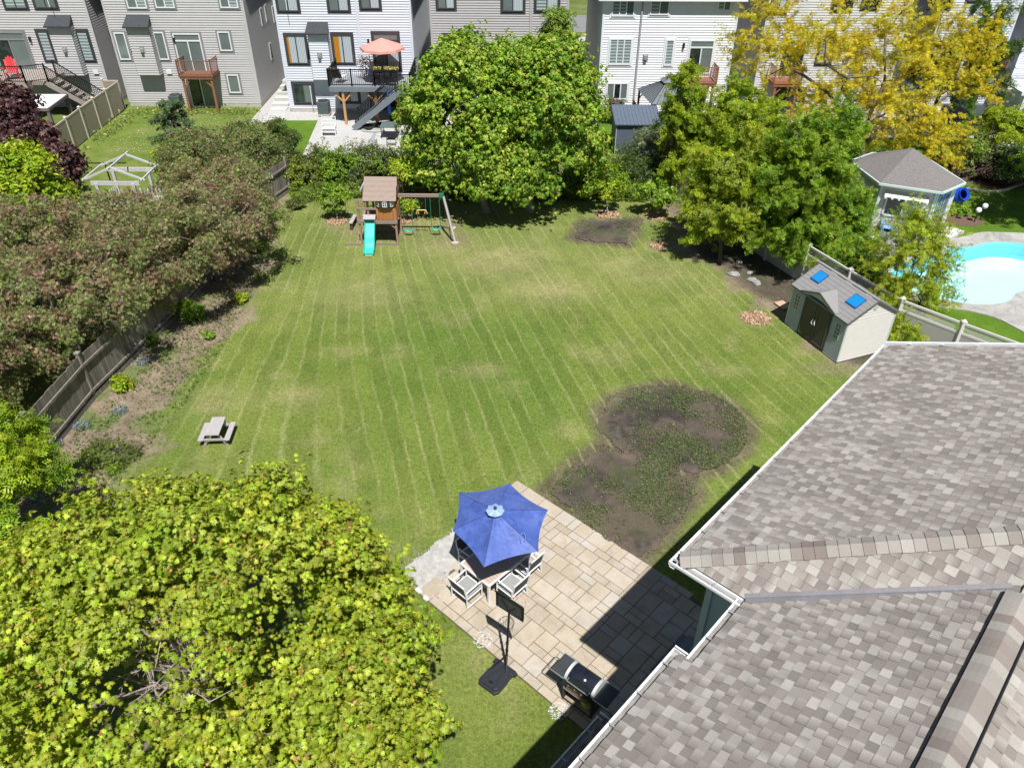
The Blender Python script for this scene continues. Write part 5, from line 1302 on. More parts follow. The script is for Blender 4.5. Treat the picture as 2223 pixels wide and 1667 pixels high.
def window(T, Y, px, frame, panes, trim=None, door=False, transom=False, curtain_side=None, lab=None):
    """px = (x left at sill, x right at sill, y sill, y head) read on the wall plane; panes = list of glass kinds"""
    x0, z0 = P(px[0], px[2], Y); x1, _ = P(px[1], px[2], Y); _, z1 = P((px[0]+px[1])/2, px[3], Y)
    mb = MB(); t = .075; y0 = Y-.095
    for a, b, c, d in ((x0, x1, z0, z0+t), (x0, x1, z1-t, z1), (x0, x0+t, z0+t, z1-t), (x1-t, x1, z0+t, z1-t)): mb.box(a, b, y0, Y-.005, c, d)
    zt = z1-t-.42 if transom else z1-t
    if transom: mb.box(x0+t, x1-t, y0, Y-.005, zt, zt+.09)
    N_ = len(panes); w = (x1-x0-2*t)/N_
    for i in range(1, N_): mb.box(x0+t+w*i-.035, x0+t+w*i+.035, y0+.005, Y-.008, z0+t, zt)
    f = mb.build('patio_door' if door else 'window', frame, T, world=True)
    if lab: f['label'] = lab
    if trim:
        m2 = MB(); q = .11
        for a, b, c, d in ((x0-q, x1+q, z0-q, z0), (x0-q, x1+q, z1, z1+q), (x0-q, x0, z0, z1), (x1, x1+q, z0, z1)): m2.box(a, b, Y-.055, Y-.004, c, d)
        o = m2.build('casing', trim, f); o.data.transform(T.matrix_basis.inverted())
    for i, k in enumerate(panes):
        m3 = MB(); m3.quad((x0+t+w*i, Y-.06, z0+t), (x0+t+w*(i+1), Y-.06, z0+t), (x0+t+w*(i+1), Y-.06, zt), (x0+t+w*i, Y-.06, zt)); o = m3.build('pane', GL[k], f); o.data.transform(T.matrix_basis.inverted())
        if curtain_side and k != 'dark':
            m4 = MB(); a = x0+t+w*i; m4.quad((a, Y-.064, z0+t), (a+w*curtain_side, Y-.064, z0+t), (a+w*curtain_side, Y-.064, zt), (a, Y-.064, zt))
            if i == 0: o = m4.build('curtain', GL['orange'], f); o.data.transform(T.matrix_basis.inverted())
    if transom:
        m3 = MB(); m3.quad((x0+t, Y-.06, zt+.09), (x1-t, Y-.06, zt+.09), (x1-t, Y-.06, z1-t), (x0+t, Y-.06, z1-t)); o = m3.build('pane', GL['grey'], f); o.data.transform(T.matrix_basis.inverted())
    return x0, x1, z0, z1
def house(label, x0, x1, Y, siding, z0=.25, ztop=8.9, depth=12., side='both', trimc=None, side_mat=None, lap=.15, cond=True):
    T = thing('suburban_house', label, 'house', ((x0+x1)/2, Y, 0), 0)
    mb = MB(); siding_wall(mb, (x0, Y), (1, 0), x1-x0, z0, ztop, (0, -1), lap=lap, out=.036); mb.build('wall', siding, T, world=True)
    mb = MB(); siding_wall(mb, (x0, Y+depth), (0, -1), depth, z0, ztop, (-1, 0), lap=lap, out=.036); mb.build('wall', side_mat or siding, T, world=True)
    mb = MB(); siding_wall(mb, (x1, Y), (0, 1), depth, z0, ztop, (1, 0), lap=lap, out=.036); mb.build('wall', side_mat or siding, T, world=True)
    MB().box(x0+.02, x1-.02, Y+depth-.05, Y+depth, 0, ztop).build('wall', siding, T, world=True)
    MB().box(x0-.02, x1+.02, Y-.02, Y+depth, -.05, z0).build('foundation', CONC, T, world=True)
    for x in (x0, x1): MB().box(x-.06, x+.06, Y-.04, Y+.05, z0, ztop).build('corner_board', trimc or siding, T, world=True)
    o = .45; mb = MB(); xm = (x0+x1)/2; hr = ztop+2.6
    e = [(x0-o, Y-o, ztop), (x1+o, Y-o, ztop), (x1+o, Y+depth+o, ztop), (x0-o, Y+depth+o, ztop)]; ra, rb = (xm, Y+(x1-x0)/2, hr), (xm, Y+depth-(x1-x0)/2+2, hr)
    mb.slab([e[0], e[1], ra], .12); mb.slab([e[1], e[2], rb, ra], .12); mb.slab([e[2], e[3], rb], .12); mb.slab([e[3], e[0], ra, rb], .12); mb.build('roof', DKROOF, T, world=True)
    mb = MB(); mb.box(x0-o, x1+o, Y-o-.12, Y-o, ztop-.14, ztop); mb.build('gutter', trimc or WHITE, T, world=True)
    return T
def bumpout(T, Y, px, siding, depth=.62, trimc=None):
    """px: front face (x left, x right, y bottom, y roof eave) on the plane Y-depth"""
    Yf = Y-depth; x0, z0 = P(px[0], px[2], Yf); x1, _ = P(px[1], px[2], Yf); _, z1 = P((px[0]+px[1])/2, px[3], Yf)
    mb = MB(); siding_wall(mb, (x0, Yf), (1, 0), x1-x0, z0, z1, (0, -1), lap=.15, out=.036); b = mb.build('fireplace_bay', siding, T, world=True)
    for (o_, u, n_) in (((x0, Y), (0, -1), (-1, 0)), ((x1, Yf), (0, 1), (1, 0))):
        mb = MB(); siding_wall(mb, o_, u, depth, z0, z1, n_, lap=.15, out=.036); q = mb.build('bay_side', siding, b); q.data.transform(T.matrix_basis.inverted())
    def sub(mb_, nm, mt): q = mb_.build(nm, mt, b); q.data.transform(T.matrix_basis.inverted()); return q
    sub(MB().box(x0, x1, Yf, Y-.01, z0-.03, z0), 'bay_floor', siding)
    mb = MB(); mb.slab([(x0-.12, Yf-.22, z1), (x1+.12, Yf-.22, z1), (x1+.02, Y-.02, z1+.55), (x0-.02, Y-.02, z1+.55)], .06)
    mb.add([(x0-.12, Yf-.22, z1-.05), (x0-.02, Y-.02, z1+.5), (x0-.02, Y-.02, z1-.05)], [(0, 1, 2)]); mb.add([(x1+.12, Yf-.22, z1-.05), (x1+.02, Y-.02, z1+.5), (x1+.02, Y-.02, z1-.05)], [(0, 2, 1)])
    sub(mb, 'bay_roof', DKROOF)
    sub(MB().box(x0-.12, x1+.12, Yf-.26, Yf-.22, z1-.09, z1+.01), 'bay_gutter', DARKF)
    zc = z0+(z1-z0)*.52; xc = (x0+x1)/2; sub(MB().box(xc-.16, xc+.16, Yf-.05, Yf-.02, zc-.15, zc+.2).box(xc-.09, xc+.09, Yf-.2, Yf-.05, zc-.1, zc+.1), 'flue_vent', pm('vent_metal', (.42, .43, .44), .4, metal=.5))
def small_on_wall(T, Y, px, kind):
    x, z = P(px[0], px[1], Y)
    if kind == 'vent': MB().box(x-.17, x+.17, Y-.10, Y-.03, z-.13, z+.13).build('dryer_vent', WHT, T, world=True)
    if kind == 'lamp': MB().box(x-.06, x+.06, Y-.16, Y-.03, z-.18, z+.12).build('wall_lamp', BLK, T, world=True)
def railing(T, p0, p1, z, h=1.0, mat=None, rmat=None, n=None, post=True, lattice=False, z1=None):
    """one run of railing between two level points"""
    p0 = np.array(p0, float); p1 = np.array(p1, float); L = np.linalg.norm(p1-p0); z1 = z if z1 is None else z1
    f = lambda t, dz: (*(p0+(p1-p0)*t), z+(z1-z)*t+dz)
    mb = MB(); mb.bar(f(0, h), f(1, h), .06, .05); mb.bar(f(0, .10), f(1, .10), .04, .04)
    k = n or max(2, int(L/.115))
    for i in range(1, k): mb.bar(f(i/k, .1), f(i/k, h), .022, .022, up=(0, 1, 0))
    if lattice:
        for q in np.linspace(.25, .85, 5): mb.bar(f(0, q), f(1, q), .015, .015)
    mb.build('railing', rmat or BLK, T, world=True)
    if post:
        for t in (0, 1): MB().bar(f(t, -.05), f(t, h+.06), .08, .08, up=(0, 1, 0)).build('railing_post', mat or rmat or BLK, T, world=True)
def juliet(T, Y, px, col, legs, dpt=1.5):
    """small balcony: px = (x left, x right, y floor front), built out from wall Y"""
    Yf = Y-dpt; x0, z = P(px[0], px[2], Yf); x1, _ = P(px[1], px[2], Yf)
    b = thing('balcony_deck', px[3], 'balcony', ((x0+x1)/2, Y-dpt/2, z), 0, None)
    MB().box(x0, x1, Yf, Y-.04, z-.2, z-.03).box(x0-.03, x1+.03, Yf-.03, Y-.04, z-.03, z).build('deck_floor', col, b, world=True)
    railing(b, (x0, Yf), (x1, Yf), z, .95, rmat=col, n=17); railing(b, (x0, Y-.1), (x0, Yf), z, .95, rmat=col, post=False, n=11); railing(b, (x1, Yf), (x1, Y-.1), z, .95, rmat=col, post=False, n=11)
    for x, s in ((x0+.15, 1), (x1-.15, -1)):
        if legs: MB().box(x-.07, x+.07, Yf+.05, Yf+.19, 0, z-.2).bar((x, Yf+.12, z-.75), (x+s*.5, Yf+.12, z-.22), .07, .07, up=(0, 1, 0)).build('post', pm('orange_brown_post', (.26, .12, .06), .7, var=.25), b, world=True)
    return b
def ac_unit(px, lab, Yoff=0):
    p = G(*px); T = thing('air_conditioner', lab, 'air conditioner', (p[0], min(p[1]+.2, 52.4 if p[0] > -18 else 53.6), 0), 0, 'air conditioners against the back walls')
    MB().box(-.38, .38, -.38, .38, .06, .16).build('plinth', CONC, T)
    M = pm('ac_grey', (.10, .125, .13), .5, var=.2, scale=4)
    mb = MB(); mb.box(-.36, .36, -.36, .36, .16, .95)
    for k in range(14): mb.box(-.368, .368, -.372, -.36, .22+k*.05, .24+k*.05)
    mb.build('casing', M, T, bevel=.02); MB().lathe([(0, .955), (.28, .955), (.30, .985), (.33, .985), (.33, .95)], n=20).build('fan_grille', pm('ac_dark', (.03, .04, .045), .5), T); return T

Y2, Y3, Y4 = 54.2, 53.1, 52.8
# house 1, far left
h1 = house('grey sided house with black framed windows at the far left behind the vinyl fence', -38.5, P(236, 187, 54)[0], 54., SIDE_GREY, trimc=SIDE_GREY)
window(h1, 54., (14, 61, 19, -46), DARKF, ['blind', 'blind'], DARKF); window(h1, 54., (79, 126, 18.7, -46), DARKF, ['grey', 'grey'], DARKF)
window(h1, 54., (101, 124, 133, 67), DARKF, ['blind'], DARKF); window(h1, 54., (184, 208, 133, 67), DARKF, ['blind'], DARKF)
window(h1, 54., (8, 81, 158, 70), GREYF, ['dark', 'grey'], GREYF, door=True, transom=True); window(h1, 54., (20, 60, 225, 188), GREYF, ['grey'], None); window(h1, 54., (-60, -20, 133, 67), DARKF, ['blind'], DARKF)
bumpout(h1, 54., (136, 182.5, 164, 57), SIDE_GREY)
small_on_wall(h1, 54., (128, 157), 'vent'); small_on_wall(h1, 54., (209, 156), 'vent'); small_on_wall(h1, 54., (66, 84), 'lamp')
# raised deck with stairs
def deck1():
    Yf = 50.6; xl, z = P(-60, 150, Yf); xr, _ = P(52, 168, Yf); z = 2.45
    T = thing('raised_deck', 'taupe raised deck with black rails and lattice stairs on the leftmost house', 'deck', (xr-2, 52, z))
    TP = pm('taupe_deck', (.33, .28, .25), .7, var=.12)
    MB().box(xl, xr, Yf, 53.95, z-.30, z).build('deck_floor', TP, T, world=True)
    railing(T, (xl, Yf), (xr, Yf), z, 1.0); xs = xr+.1
    MB().box(xs-.1, xs+1.0, Yf+.6, 53.95, z-.28, z-.01).build('landing', TP, T, world=True)
    railing(T, (xr, Yf), (xs+1.0, Yf+.6), z, 1.0); 
    n_ = 9; x1 = xs+4.3
    for i in range(n_):
        a = xs+1.0+(x1-xs-1.0)*i/n_; zz = z-(z-.15)*(i+1)/n_; MB().box(a, a+.40, Yf+.65, Yf+1.75, zz-.04, zz).build('tread', TP, T, world=True)
    for y in (Yf+.6, Yf+1.78): MB().bar((xs+.9, y, z-.2), (x1+.1, y, .1), .06, .32).build('stringer', TP, T, world=True); railing(T, (xs+1.0, y), (x1, y), z-.02, .95, z1=.1, lattice=True)
    for x in (xl+1.5, xr-.6): MB().box(x-.08, x+.08, Yf+.1, Yf+.26, 0, z-.3).build('post', pm('new_timber', (.48, .27, .11), .7, var=.2), T, world=True)
deck1()
def adirondack(loc, rz, lab, col, s=1.0):
    T = thing('adirondack_chair', lab, 'chair', loc, rz); T.matrix_basis = Matrix.Translation(Vector(loc)) @ Matrix.Rotation(rz, 4, 'Z') @ Matrix.Scale(s, 4)
    mb = MB()
    for i in range(5): x = -.22+i*.095; h = .98-.05*abs(i-2)**1.6; mb.slab([(x, .28, .28), (x+.085, .28, .28), (x+.085+.01*(i-2), .55, h), (x+.01*(i-2), .55, h)], .02)
    mb.build('backrest', col, T)
    mb = MB()
    for i in range(5): y = -.30+i*.11; mb.slab([(-.25, y, .36-.018*i), (.25, y, .36-.018*i), (.25, y+.1, .345-.018*i), (-.25, y+.1, .345-.018*i)], .02)
    mb.build('seat', col, T)
    for sx in (-1, 1):
        MB().slab([(sx*.25, -.36, .56), (sx*.40, -.36, .56), (sx*.36, .36, .54), (sx*.27, .36, .54)], .022).build('armrest', col, T)
        MB().box(sx*.31-.02, sx*.31+.02, -.33, -.22, 0, .55).build('leg', col, T); MB().bar((sx*.25, -.3, .33), (sx*.25, .55, .02), .03, .10).build('leg', col, T)
    return T
x, z = P(12, 150, 51.5); adirondack((x+.25, 51.6, 2.46), rad(25), 'red adirondack chair on the raised deck at the far left', pm('red_plastic', (.60, .02, .03), .4), 1.25)
def canopy1():
    a = [G(*c, 2.15) for c in ((62, 205), (146, 205), (104, 236), (-10, 236))]
    T = thing('patio_canopy', 'white flat canopy roof on grey posts beside the leftmost fence', 'canopy', (*(sum(a)/4), 0))
    mb = MB(); mb.slab([(*p, 2.15) for p in a], .05); mb.build('canopy_top', pm('canopy_white', (.80, .80, .80), .5), T, world=True)
    ps = pm('canopy_post', (.16, .14, .13), .6)
    for i in range(4): MB().bar((*a[i], 2.08), (*a[(i+1) % 4], 2.08), .10, .16).build('beam', ps, T, world=True)
    c = sum(a)/4
    for p in (a[1], a[2], a[3]): q = p*.95+c*.05; MB().box(q[0]-.08, q[0]+.08, q[1]-.08, q[1]+.08, 0, 2.1).bar((q[0], q[1], 1.4), (*(q*.85+c*.15), 2.05), .08, .08).build('post', ps, T, world=True)
canopy1()
ac_unit((190, 222), 'pale air conditioner behind the tan fence beside the leftmost house')

# house 2
x2l = P(285, 230, Y2)[0]; x2r = P(567, 229, Y2)[0]
h2 = house('light grey house with a small brown balcony over its lower patio door', x2l, x2r, Y2, SIDE_GREY)
for w in ((279, 321, 19, -46), (340, 381, 18, -46), (480, 519, 18, -46)): window(h2, Y2, w, WHT, ['grey', 'blind'], GREYF)
for w in ((263, 286, 130, 71), (347, 369, 130, 70)): window(h2, Y2, w, WHT, ['grey'], GREYF)
window(h2, Y2, (480, 506, 111, 69), WHT, ['grey'], GREYF); window(h2, Y2, (500, 525, 202, 162), WHT, ['grey'], GREYF)
window(h2, Y2, (394, 451, 156, 73), WHT, ['grey', 'grey'], GREYF, door=True, transom=True); window(h2, Y2, (420, 474, 232, 170), WHT, ['dark', 'grey'], None, door=True)
bumpout(h2, Y2, (300, 347, 163, 58), SIDE_GREY); small_on_wall(h2, Y2, (368, 156), 'vent'); small_on_wall(h2, Y2, (379, 86), 'lamp')
for (a, y) in ((3.2, 5.6), (4.4, 5.6), (6.2, 5.2), (4.0, 3.2)):
    mb = MB(); mb.box(x2r+.01, x2r+.06, Y2+a, Y2+a+.55, y-1.1, y); o = mb.build('window', WHT, h2, world=True); mb = MB(); mb.box(x2r+.05, x2r+.07, Y2+a+.07, Y2+a+.48, y-1.03, y-.07); q = mb.build('pane', GL['grey'], o); q.data.transform(h2.matrix_basis.inverted())
b = juliet(h2, Y2, (389, 461, 166, 'brown wooden balcony with pickets on two posts on the light grey house'), DECKW, True)
ac_unit((393, 232), 'dark air conditioner beside the posts of the small brown balcony')

# house 3
x3l = P(633, 243, Y3)[0]; x3r = P(905, 240, Y3)[0]; xm = P(786, 130, Y3)[0]
h3 = house('cool white house with dark framed windows and a big grey back deck', x3l, x3r, Y3, SIDE_COOL)
for w in ((605, 650, 25.5, -40), (715, 759, 25, -40), (784, 826, 20, -45)): window(h3, Y3, w, DARKF, ['grey', 'curtain'], DARKF)
window(h3, Y3, (628, 671, 139, 76), DARKF, ['curtain', 'curtain'], DARKF, curtain_side=.22); window(h3, Y3, (728, 770, 138, 75), DARKF, ['curtain', 'curtain'], DARKF, curtain_side=.6)
window(h3, Y3, (816, 870, 152, 72), DARKF, ['grey', 'curtain'], DARKF, door=True, transom=True)
window(h3, Y3, (642, 684, 224, 181), DARKF, ['dark', 'grey'], DARKF); window(h3, Y3, (742, 781, 222, 192), DARKF, ['dark', 'curtain'], DARKF); window(h3, Y3, (805, 875, 238, 190), DARKF, ['dark', 'dark'], None, door=True)
bumpout(h3, Y3, (681, 722, 173, 72), SIDE_COOL)
MB().box(xm-.07, xm+.07, Y3-.06, Y3-.02, .3, 8.9).build('corner_board', SIDE_COOL, h3, world=True); small_on_wall(h3, Y3, (800, 89), 'lamp')
# opened casements
for hh, YY, px, w_, h_ in ((h3, Y3, (676, 205), .55, 1.1), (h3, Y3, (620, -5), .5, 1.3), (h1, 54., (108, -2), .5, .8)):
    x, z = P(*px, YY); mb = MB(); mb.bar((x, YY-.07, z), (x+.10, YY-.5, z), .04, h_); mb.build('open_casement', WHT, hh, world=True)
def deck3():
    Yf = 50.35; z = 2.42; xl = P(714, 187, Yf)[0]; xr = P(893, 187, Yf)[0]
    T = thing('raised_deck', 'grey raised deck with black rails and long stairs on the cool white house', 'deck', ((xl+xr)/2, 51.7, z))
    DG = pm('blue_grey_deck', (.16, .19, .21), .6, var=.1); TIM = pm('golden_timber', (.50, .28, .11), .7, var=.25, scale=4, stretch=(4, 4, .6))
    mb = MB()
    for k in range(19): y = Yf+k*.143; mb.box(xl, xr, y, y+.135, z-.03, z)
    mb.build('deck_floor', pm('deck_boards', (.27, .29, .31), .6, var=.1), T, world=True)
    MB().box(xl, xr, Yf-.03, Yf+.02, z-.32, z-.03).box(xl, xl+.05, Yf, Y3-.05, z-.32, z-.03).box(xr-.05, xr, Yf, Y3-.05, z-.32, z-.03).build('fascia', DG, T, world=True)
    xs = P(864, 187, Yf)[0]; nn_ = 3; 
    for i in range(nn_): a, b = xl+(xs-xl)*i/nn_, xl+(xs-xl)*(i+1)/nn_; railing(T, (a, Yf+.05), (b, Yf+.05), z, 1.0)
    railing(T, (xl+.04, Yf+.05), (xl+.04, Y3-.1), z, 1.0); 
    # landing in front with the stairs falling to the left
    MB().box(xs-.05, xr+.1, Yf-1.05, Yf-.03, z-.32, z-.02).build('landing', DG, T, world=True); railing(T, (xs, Yf-1.0), (xr+.05, Yf-1.0), z-.02, 1.0); railing(T, (xr+.05, Yf-1.0), (xr+.0, Y3-.1), z, 1.05)
    fx = P(768, 280, Yf-1.)[0]; fx = G(772, 279)[0]; n_ = 11
    for i in range(n_):
        t = (i+1)/(n_+1); x = xs-.05-(xs-fx)*t; zz = z*(1-t); MB().box(x-.02, x+.30, Yf-1.0, Yf-.1, zz-.03, zz).build('tread', pm('deck_boards', (.27, .29, .31)), T, world=True)
    for y in (Yf-1.05, Yf-.08): MB().bar((xs+.0, y, z-.18), (fx-.05, y, .10), .05, .36).build('stringer', DG, T, world=True)
    railing(T, (xs, Yf-1.02), (fx+.15, Yf-1.02), z, .95, z1=.15, n=26); railing(T, (xs, Yf-.1), (fx+.15, Yf-.1), z, .95, z1=.15, n=26)
    for px in ((752, 272), (825, 262), (872, 262)):
        q = G(*px); x = q[0]; y = Yf+.12; MB().box(x-.075, x+.075, y-.075, y+.075, 0, z-.32).bar((x, y, z-1.0), (x-.62, y, z-.34), .09, .09, up=(0, 1, 0)).bar((x, y, z-1.0), (x+.62, y, z-.34), .09, .09, up=(0, 1, 0)).build('post', TIM, T, world=True)
    # things on the deck
    zc = z
    x, _ = P(843, 130, 51.6); q = thing('deck_umbrella', 'salmon pink parasol on the deck of the cool white house', 'parasol', (x-.3, 51.4, zc))
    mb = MB(); N_ = 8; top = (0, 0, 2.65); vs = [top]+[(1.38*cos(2*pi*k/N_), 1.38*sin(2*pi*k/N_), 2.12) for k in range(N_)]+[(1.41*cos(2*pi*k/N_), 1.41*sin(2*pi*k/N_), 1.98) for k in range(N_)]
    mb.add(vs, [(0, 1+k, 1+(k+1) % N_) for k in range(N_)]+[(1+k, 9+k, 9+(k+1) % N_, 1+(k+1) % N_) for k in range(N_)]); mb.build('canopy', pm('salmon_canvas', (.72, .33, .28), .7, var=.08, tr=.2), q)
    MB().tube([(0, 0, 0), (0, 0, 2.7)], .02, n=8).build('pole', BLK, q)
    for k in range(N_): MB().bar((0, 0, 2.64), (1.36*cos(2*pi*k/N_), 1.36*sin(2*pi*k/N_), 2.11), .015, .012).build('rib', pm('pale_rib', (.8, .4, .36), .6), q)
    q = thing('deck_table', 'black oval metal table under the salmon parasol', 'table', (x-.3, 51.4, zc)); MB().prism([(.75*cos(t), .45*sin(t)) for t in np.linspace(0, 2*pi, 21)[:-1]], .70, .73).build('tabletop', BLK, q)
    for a in (.8, 2.3, 3.9, 5.4): MB().bar((.5*cos(a), .3*sin(a), .7), (.6*cos(a), .36*sin(a), 0), .03, .03).build('leg', BLK, q)
    for k, (dx, dy, rz_, lb) in enumerate(((-.45, .75, 0, 'left black metal chair behind the deck table'), (.45, .75, 0, 'right black metal chair behind the deck table'), (-.45, -.7, pi, 'left black metal chair at the rail side of the deck table'), (.40, -.7, pi, 'right black metal chair at the rail side of the deck table'))):
        q = thing('metal_chair', lb, 'chair', (x-.3+dx, 51.4+dy, zc), rz_, 'black chairs round the deck table')
        MB().box(-.22, .22, -.22, .2, .42, .45).build('seat', BLK, q); mb = MB(); mb.bar((-.22, .2, .42), (-.22, .28, .92), .025, .025); mb.bar((.22, .2, .42), (.22, .28, .92), .025, .025)
        mb.tube([(-.22, .28, .9), (-.12, .29, .98), (.12, .29, .98), (.22, .28, .9)], .014, n=5)
        for v in (-.12, -.04, .04, .12): mb.bar((v, .21, .5), (v, .28, .95), .02, .015)
        mb.build('backrest', BLK, q)
        for sx in (-1, 1):
            for sy in (-1, 1): MB().bar((sx*.2, sy*.19, .42), (sx*.22, sy*.22, 0), .022, .022).build('leg', BLK, q)
    # patterned lounge chair at the left end
    xx, _ = P(738, 170, 51.3); q = thing('deck_lounger', 'patterned dark deck chair with orange flowers at the left end of the deck', 'chair', (xx, 51.3, zc), rad(160))
    n = NT('flower_fabric'); v = n.obj(); c = n.ramp(n('TexVoronoi', Vector=v, Scale=9.).outputs['Distance'], [(.22, (.50, .22, .04)), (.3, (.03, .02, .02)), (.8, (.06, .03, .03))]); FF = n.done(n('BsdfPrincipled', Base_Color=c, Roughness=.8).outputs[0])
    MB().slab([(-.3, .2, .35), (.3, .2, .35), (.3, .55, 1.0), (-.3, .55, 1.0)], .05).build('backrest', FF, q); MB().slab([(-.3, -.5, .38), (.3, -.5, .38), (.3, .2, .34), (-.3, .2, .34)], .05).build('seat', pm('striped_pad', (.6, .6, .58), .8, var=.5, scale=8), q)
    for sx in (-1, 1): MB().tube([(sx*.32, -.5, 0), (sx*.32, -.5, .55), (sx*.32, .3, .58), (sx*.32, .55, 1.0)], .018, n=6).build('frame', pm('grey_tube', (.4, .4, .42), .4, metal=.5), q); MB().tube([(sx*.32, .5, 0), (sx*.32, .2, .4)], .018, n=6).build('leg', pm('grey_tube', (.4, .4, .42)), q)
    # planters on the rail
    for k, (px, lb) in enumerate(((818, 'yellow flowers in a box on the deck rail, left one'), (840, 'yellow flowers in a box on the deck rail, middle one'), (856, 'yellow flowers in a box on the deck rail, nearest the stairs'))):
        xx, _ = P(px, 143, Yf); q = thing('flower_box', lb, 'flower box', (xx, Yf+.02, z+.92), 0, 'flower boxes on the deck rail'); MB().box(-.22, .22, -.1, .1, 0, .12).build('box', BLK, q)
        r = np.random.default_rng(k); n_ = 160; pts = np.stack([r.uniform(-.25, .25, n_), r.uniform(-.12, .12, n_), r.uniform(.1, .28, n_)], 1); pal = np.array([(.75, .55, .03), (.10, .18, .03), (.7, .65, .3)])
        V, Fa, C = leaf_arrays(pts, np.tile((0, 0, 1.), (n_, 1)), r.uniform(.06, .10, n_), LEAF, pal[r.integers(0, 3, n_)], r, .8); np_mesh('flowers', V, Fa, C, leafmat('leaf_surface'), q)
    xx, _ = P(794, 150, 52.2); tree('potted_plant', 'bushy brown leaved plant in a pot against the deck wall', 'potted plant', (xx, 52.3, z), [(xx, 52.3, z+.75, .32, .3, .5)], 14, 420, .12, [(.20, .13, .09), (.10, .10, .05), (.36, .30, .26)], trunk_r=.02, seed=9, nl=5, twig=.005)
deck3()
ac_unit((710, 244), 'dark air conditioner with a red badge beside the deck post')

# house 3b behind the big maple
x5l = P(940, 130, 53.6)[0]; x5r = P(1232, 49, 53.6)[0]
h5 = house('taupe sided house half hidden behind the crowns of the two big maples', x5l, x5r, 53.6, SIDE_TAUPE)
for w in ((950, 988, 20, -40), (1090, 1137, 26, -40)): window(h5, 53.6, w, DARKF, ['grey', 'curtain'], DARKF)
window(h5, 53.6, (1162, 1212, 25, -40), DARKF, ['blind', 'curtain'], DARKF); window(h5, 53.6, (965, 1005, 139, 76), DARKF, ['grey', 'curtain'], DARKF)
x = P(1152, 60, 53.6)[0]; MB().box(x-.08, x+.08, 53.52, 53.6, .3, 8.9).build('corner_board', SIDE_TAUPE, h5, world=True)

# house 4
x4l = P(1298, 215, Y4)[0]; x4r = P(1571, 220, Y4)[0]
h4 = house('bright white house with a brown balcony and grey metal gazebo below', x4l, x4r, Y4, SIDE_WHITE, trimc=WHT, side_mat=SIDE_WHITE)
window(h4, Y4, (1327, 1376, 36, -24), WHT, ['blind', 'blind', 'grey'], WHT); window(h4, Y4, (1410, 1451, 33, -24), WHT, ['blind', 'grey'], WHT); window(h4, Y4, (1556, 1585, 24, -30), WHT, ['blind', 'grey'], WHT)
window(h4, Y4, (1320, 1368, 141, 84), WHT, ['blind', 'blind', 'blind'], WHT); window(h4, Y4, (1440, 1458, 143, 86), WHT, ['blind'], WHT); window(h4, Y4, (1489, 1541, 160, 87), WHT, ['dark', 'grey'], WHT, door=True, transom=True)
window(h4, Y4, (1315, 1361, 216, 180), WHT, ['grey', 'dark', 'grey'], WHT); window(h4, Y4, (1468, 1530, 225, 180), WHT, ['dark', 'grey'], None, door=True)
x = P(1379, 180, Y4)[0]; MB().box(x-.05, x+.05, Y4-.14, Y4-.03, .3, 8.9).build('downpipe', pm('downpipe_grey', (.33, .34, .36), .5), h4, world=True)
MB().box(x4l-.4, x4r+.4, Y4-.45, Y4, 7.05, 7.12).build('frieze_shelf', WHT, h4, world=True)
small_on_wall(h4, Y4, (1484, 98), 'lamp'); xx, z = P(1401, 125, Y4); MB().box(xx-.17, xx+.17, Y4-.06, Y4-.02, z-.22, z+.2).box(xx-.1, xx+.1, Y4-.2, Y4-.06, z-.12, z+.12).build('flue_vent', pm('vent_metal', (.42, .43, .44)), h4, world=True)
juliet(h4, Y4, (1487, 1555, 181, 'reddish brown balcony with pickets on the bright white house'), pm('red_brown_deck', (.26, .11, .07), .7, var=.3, scale=5), True)
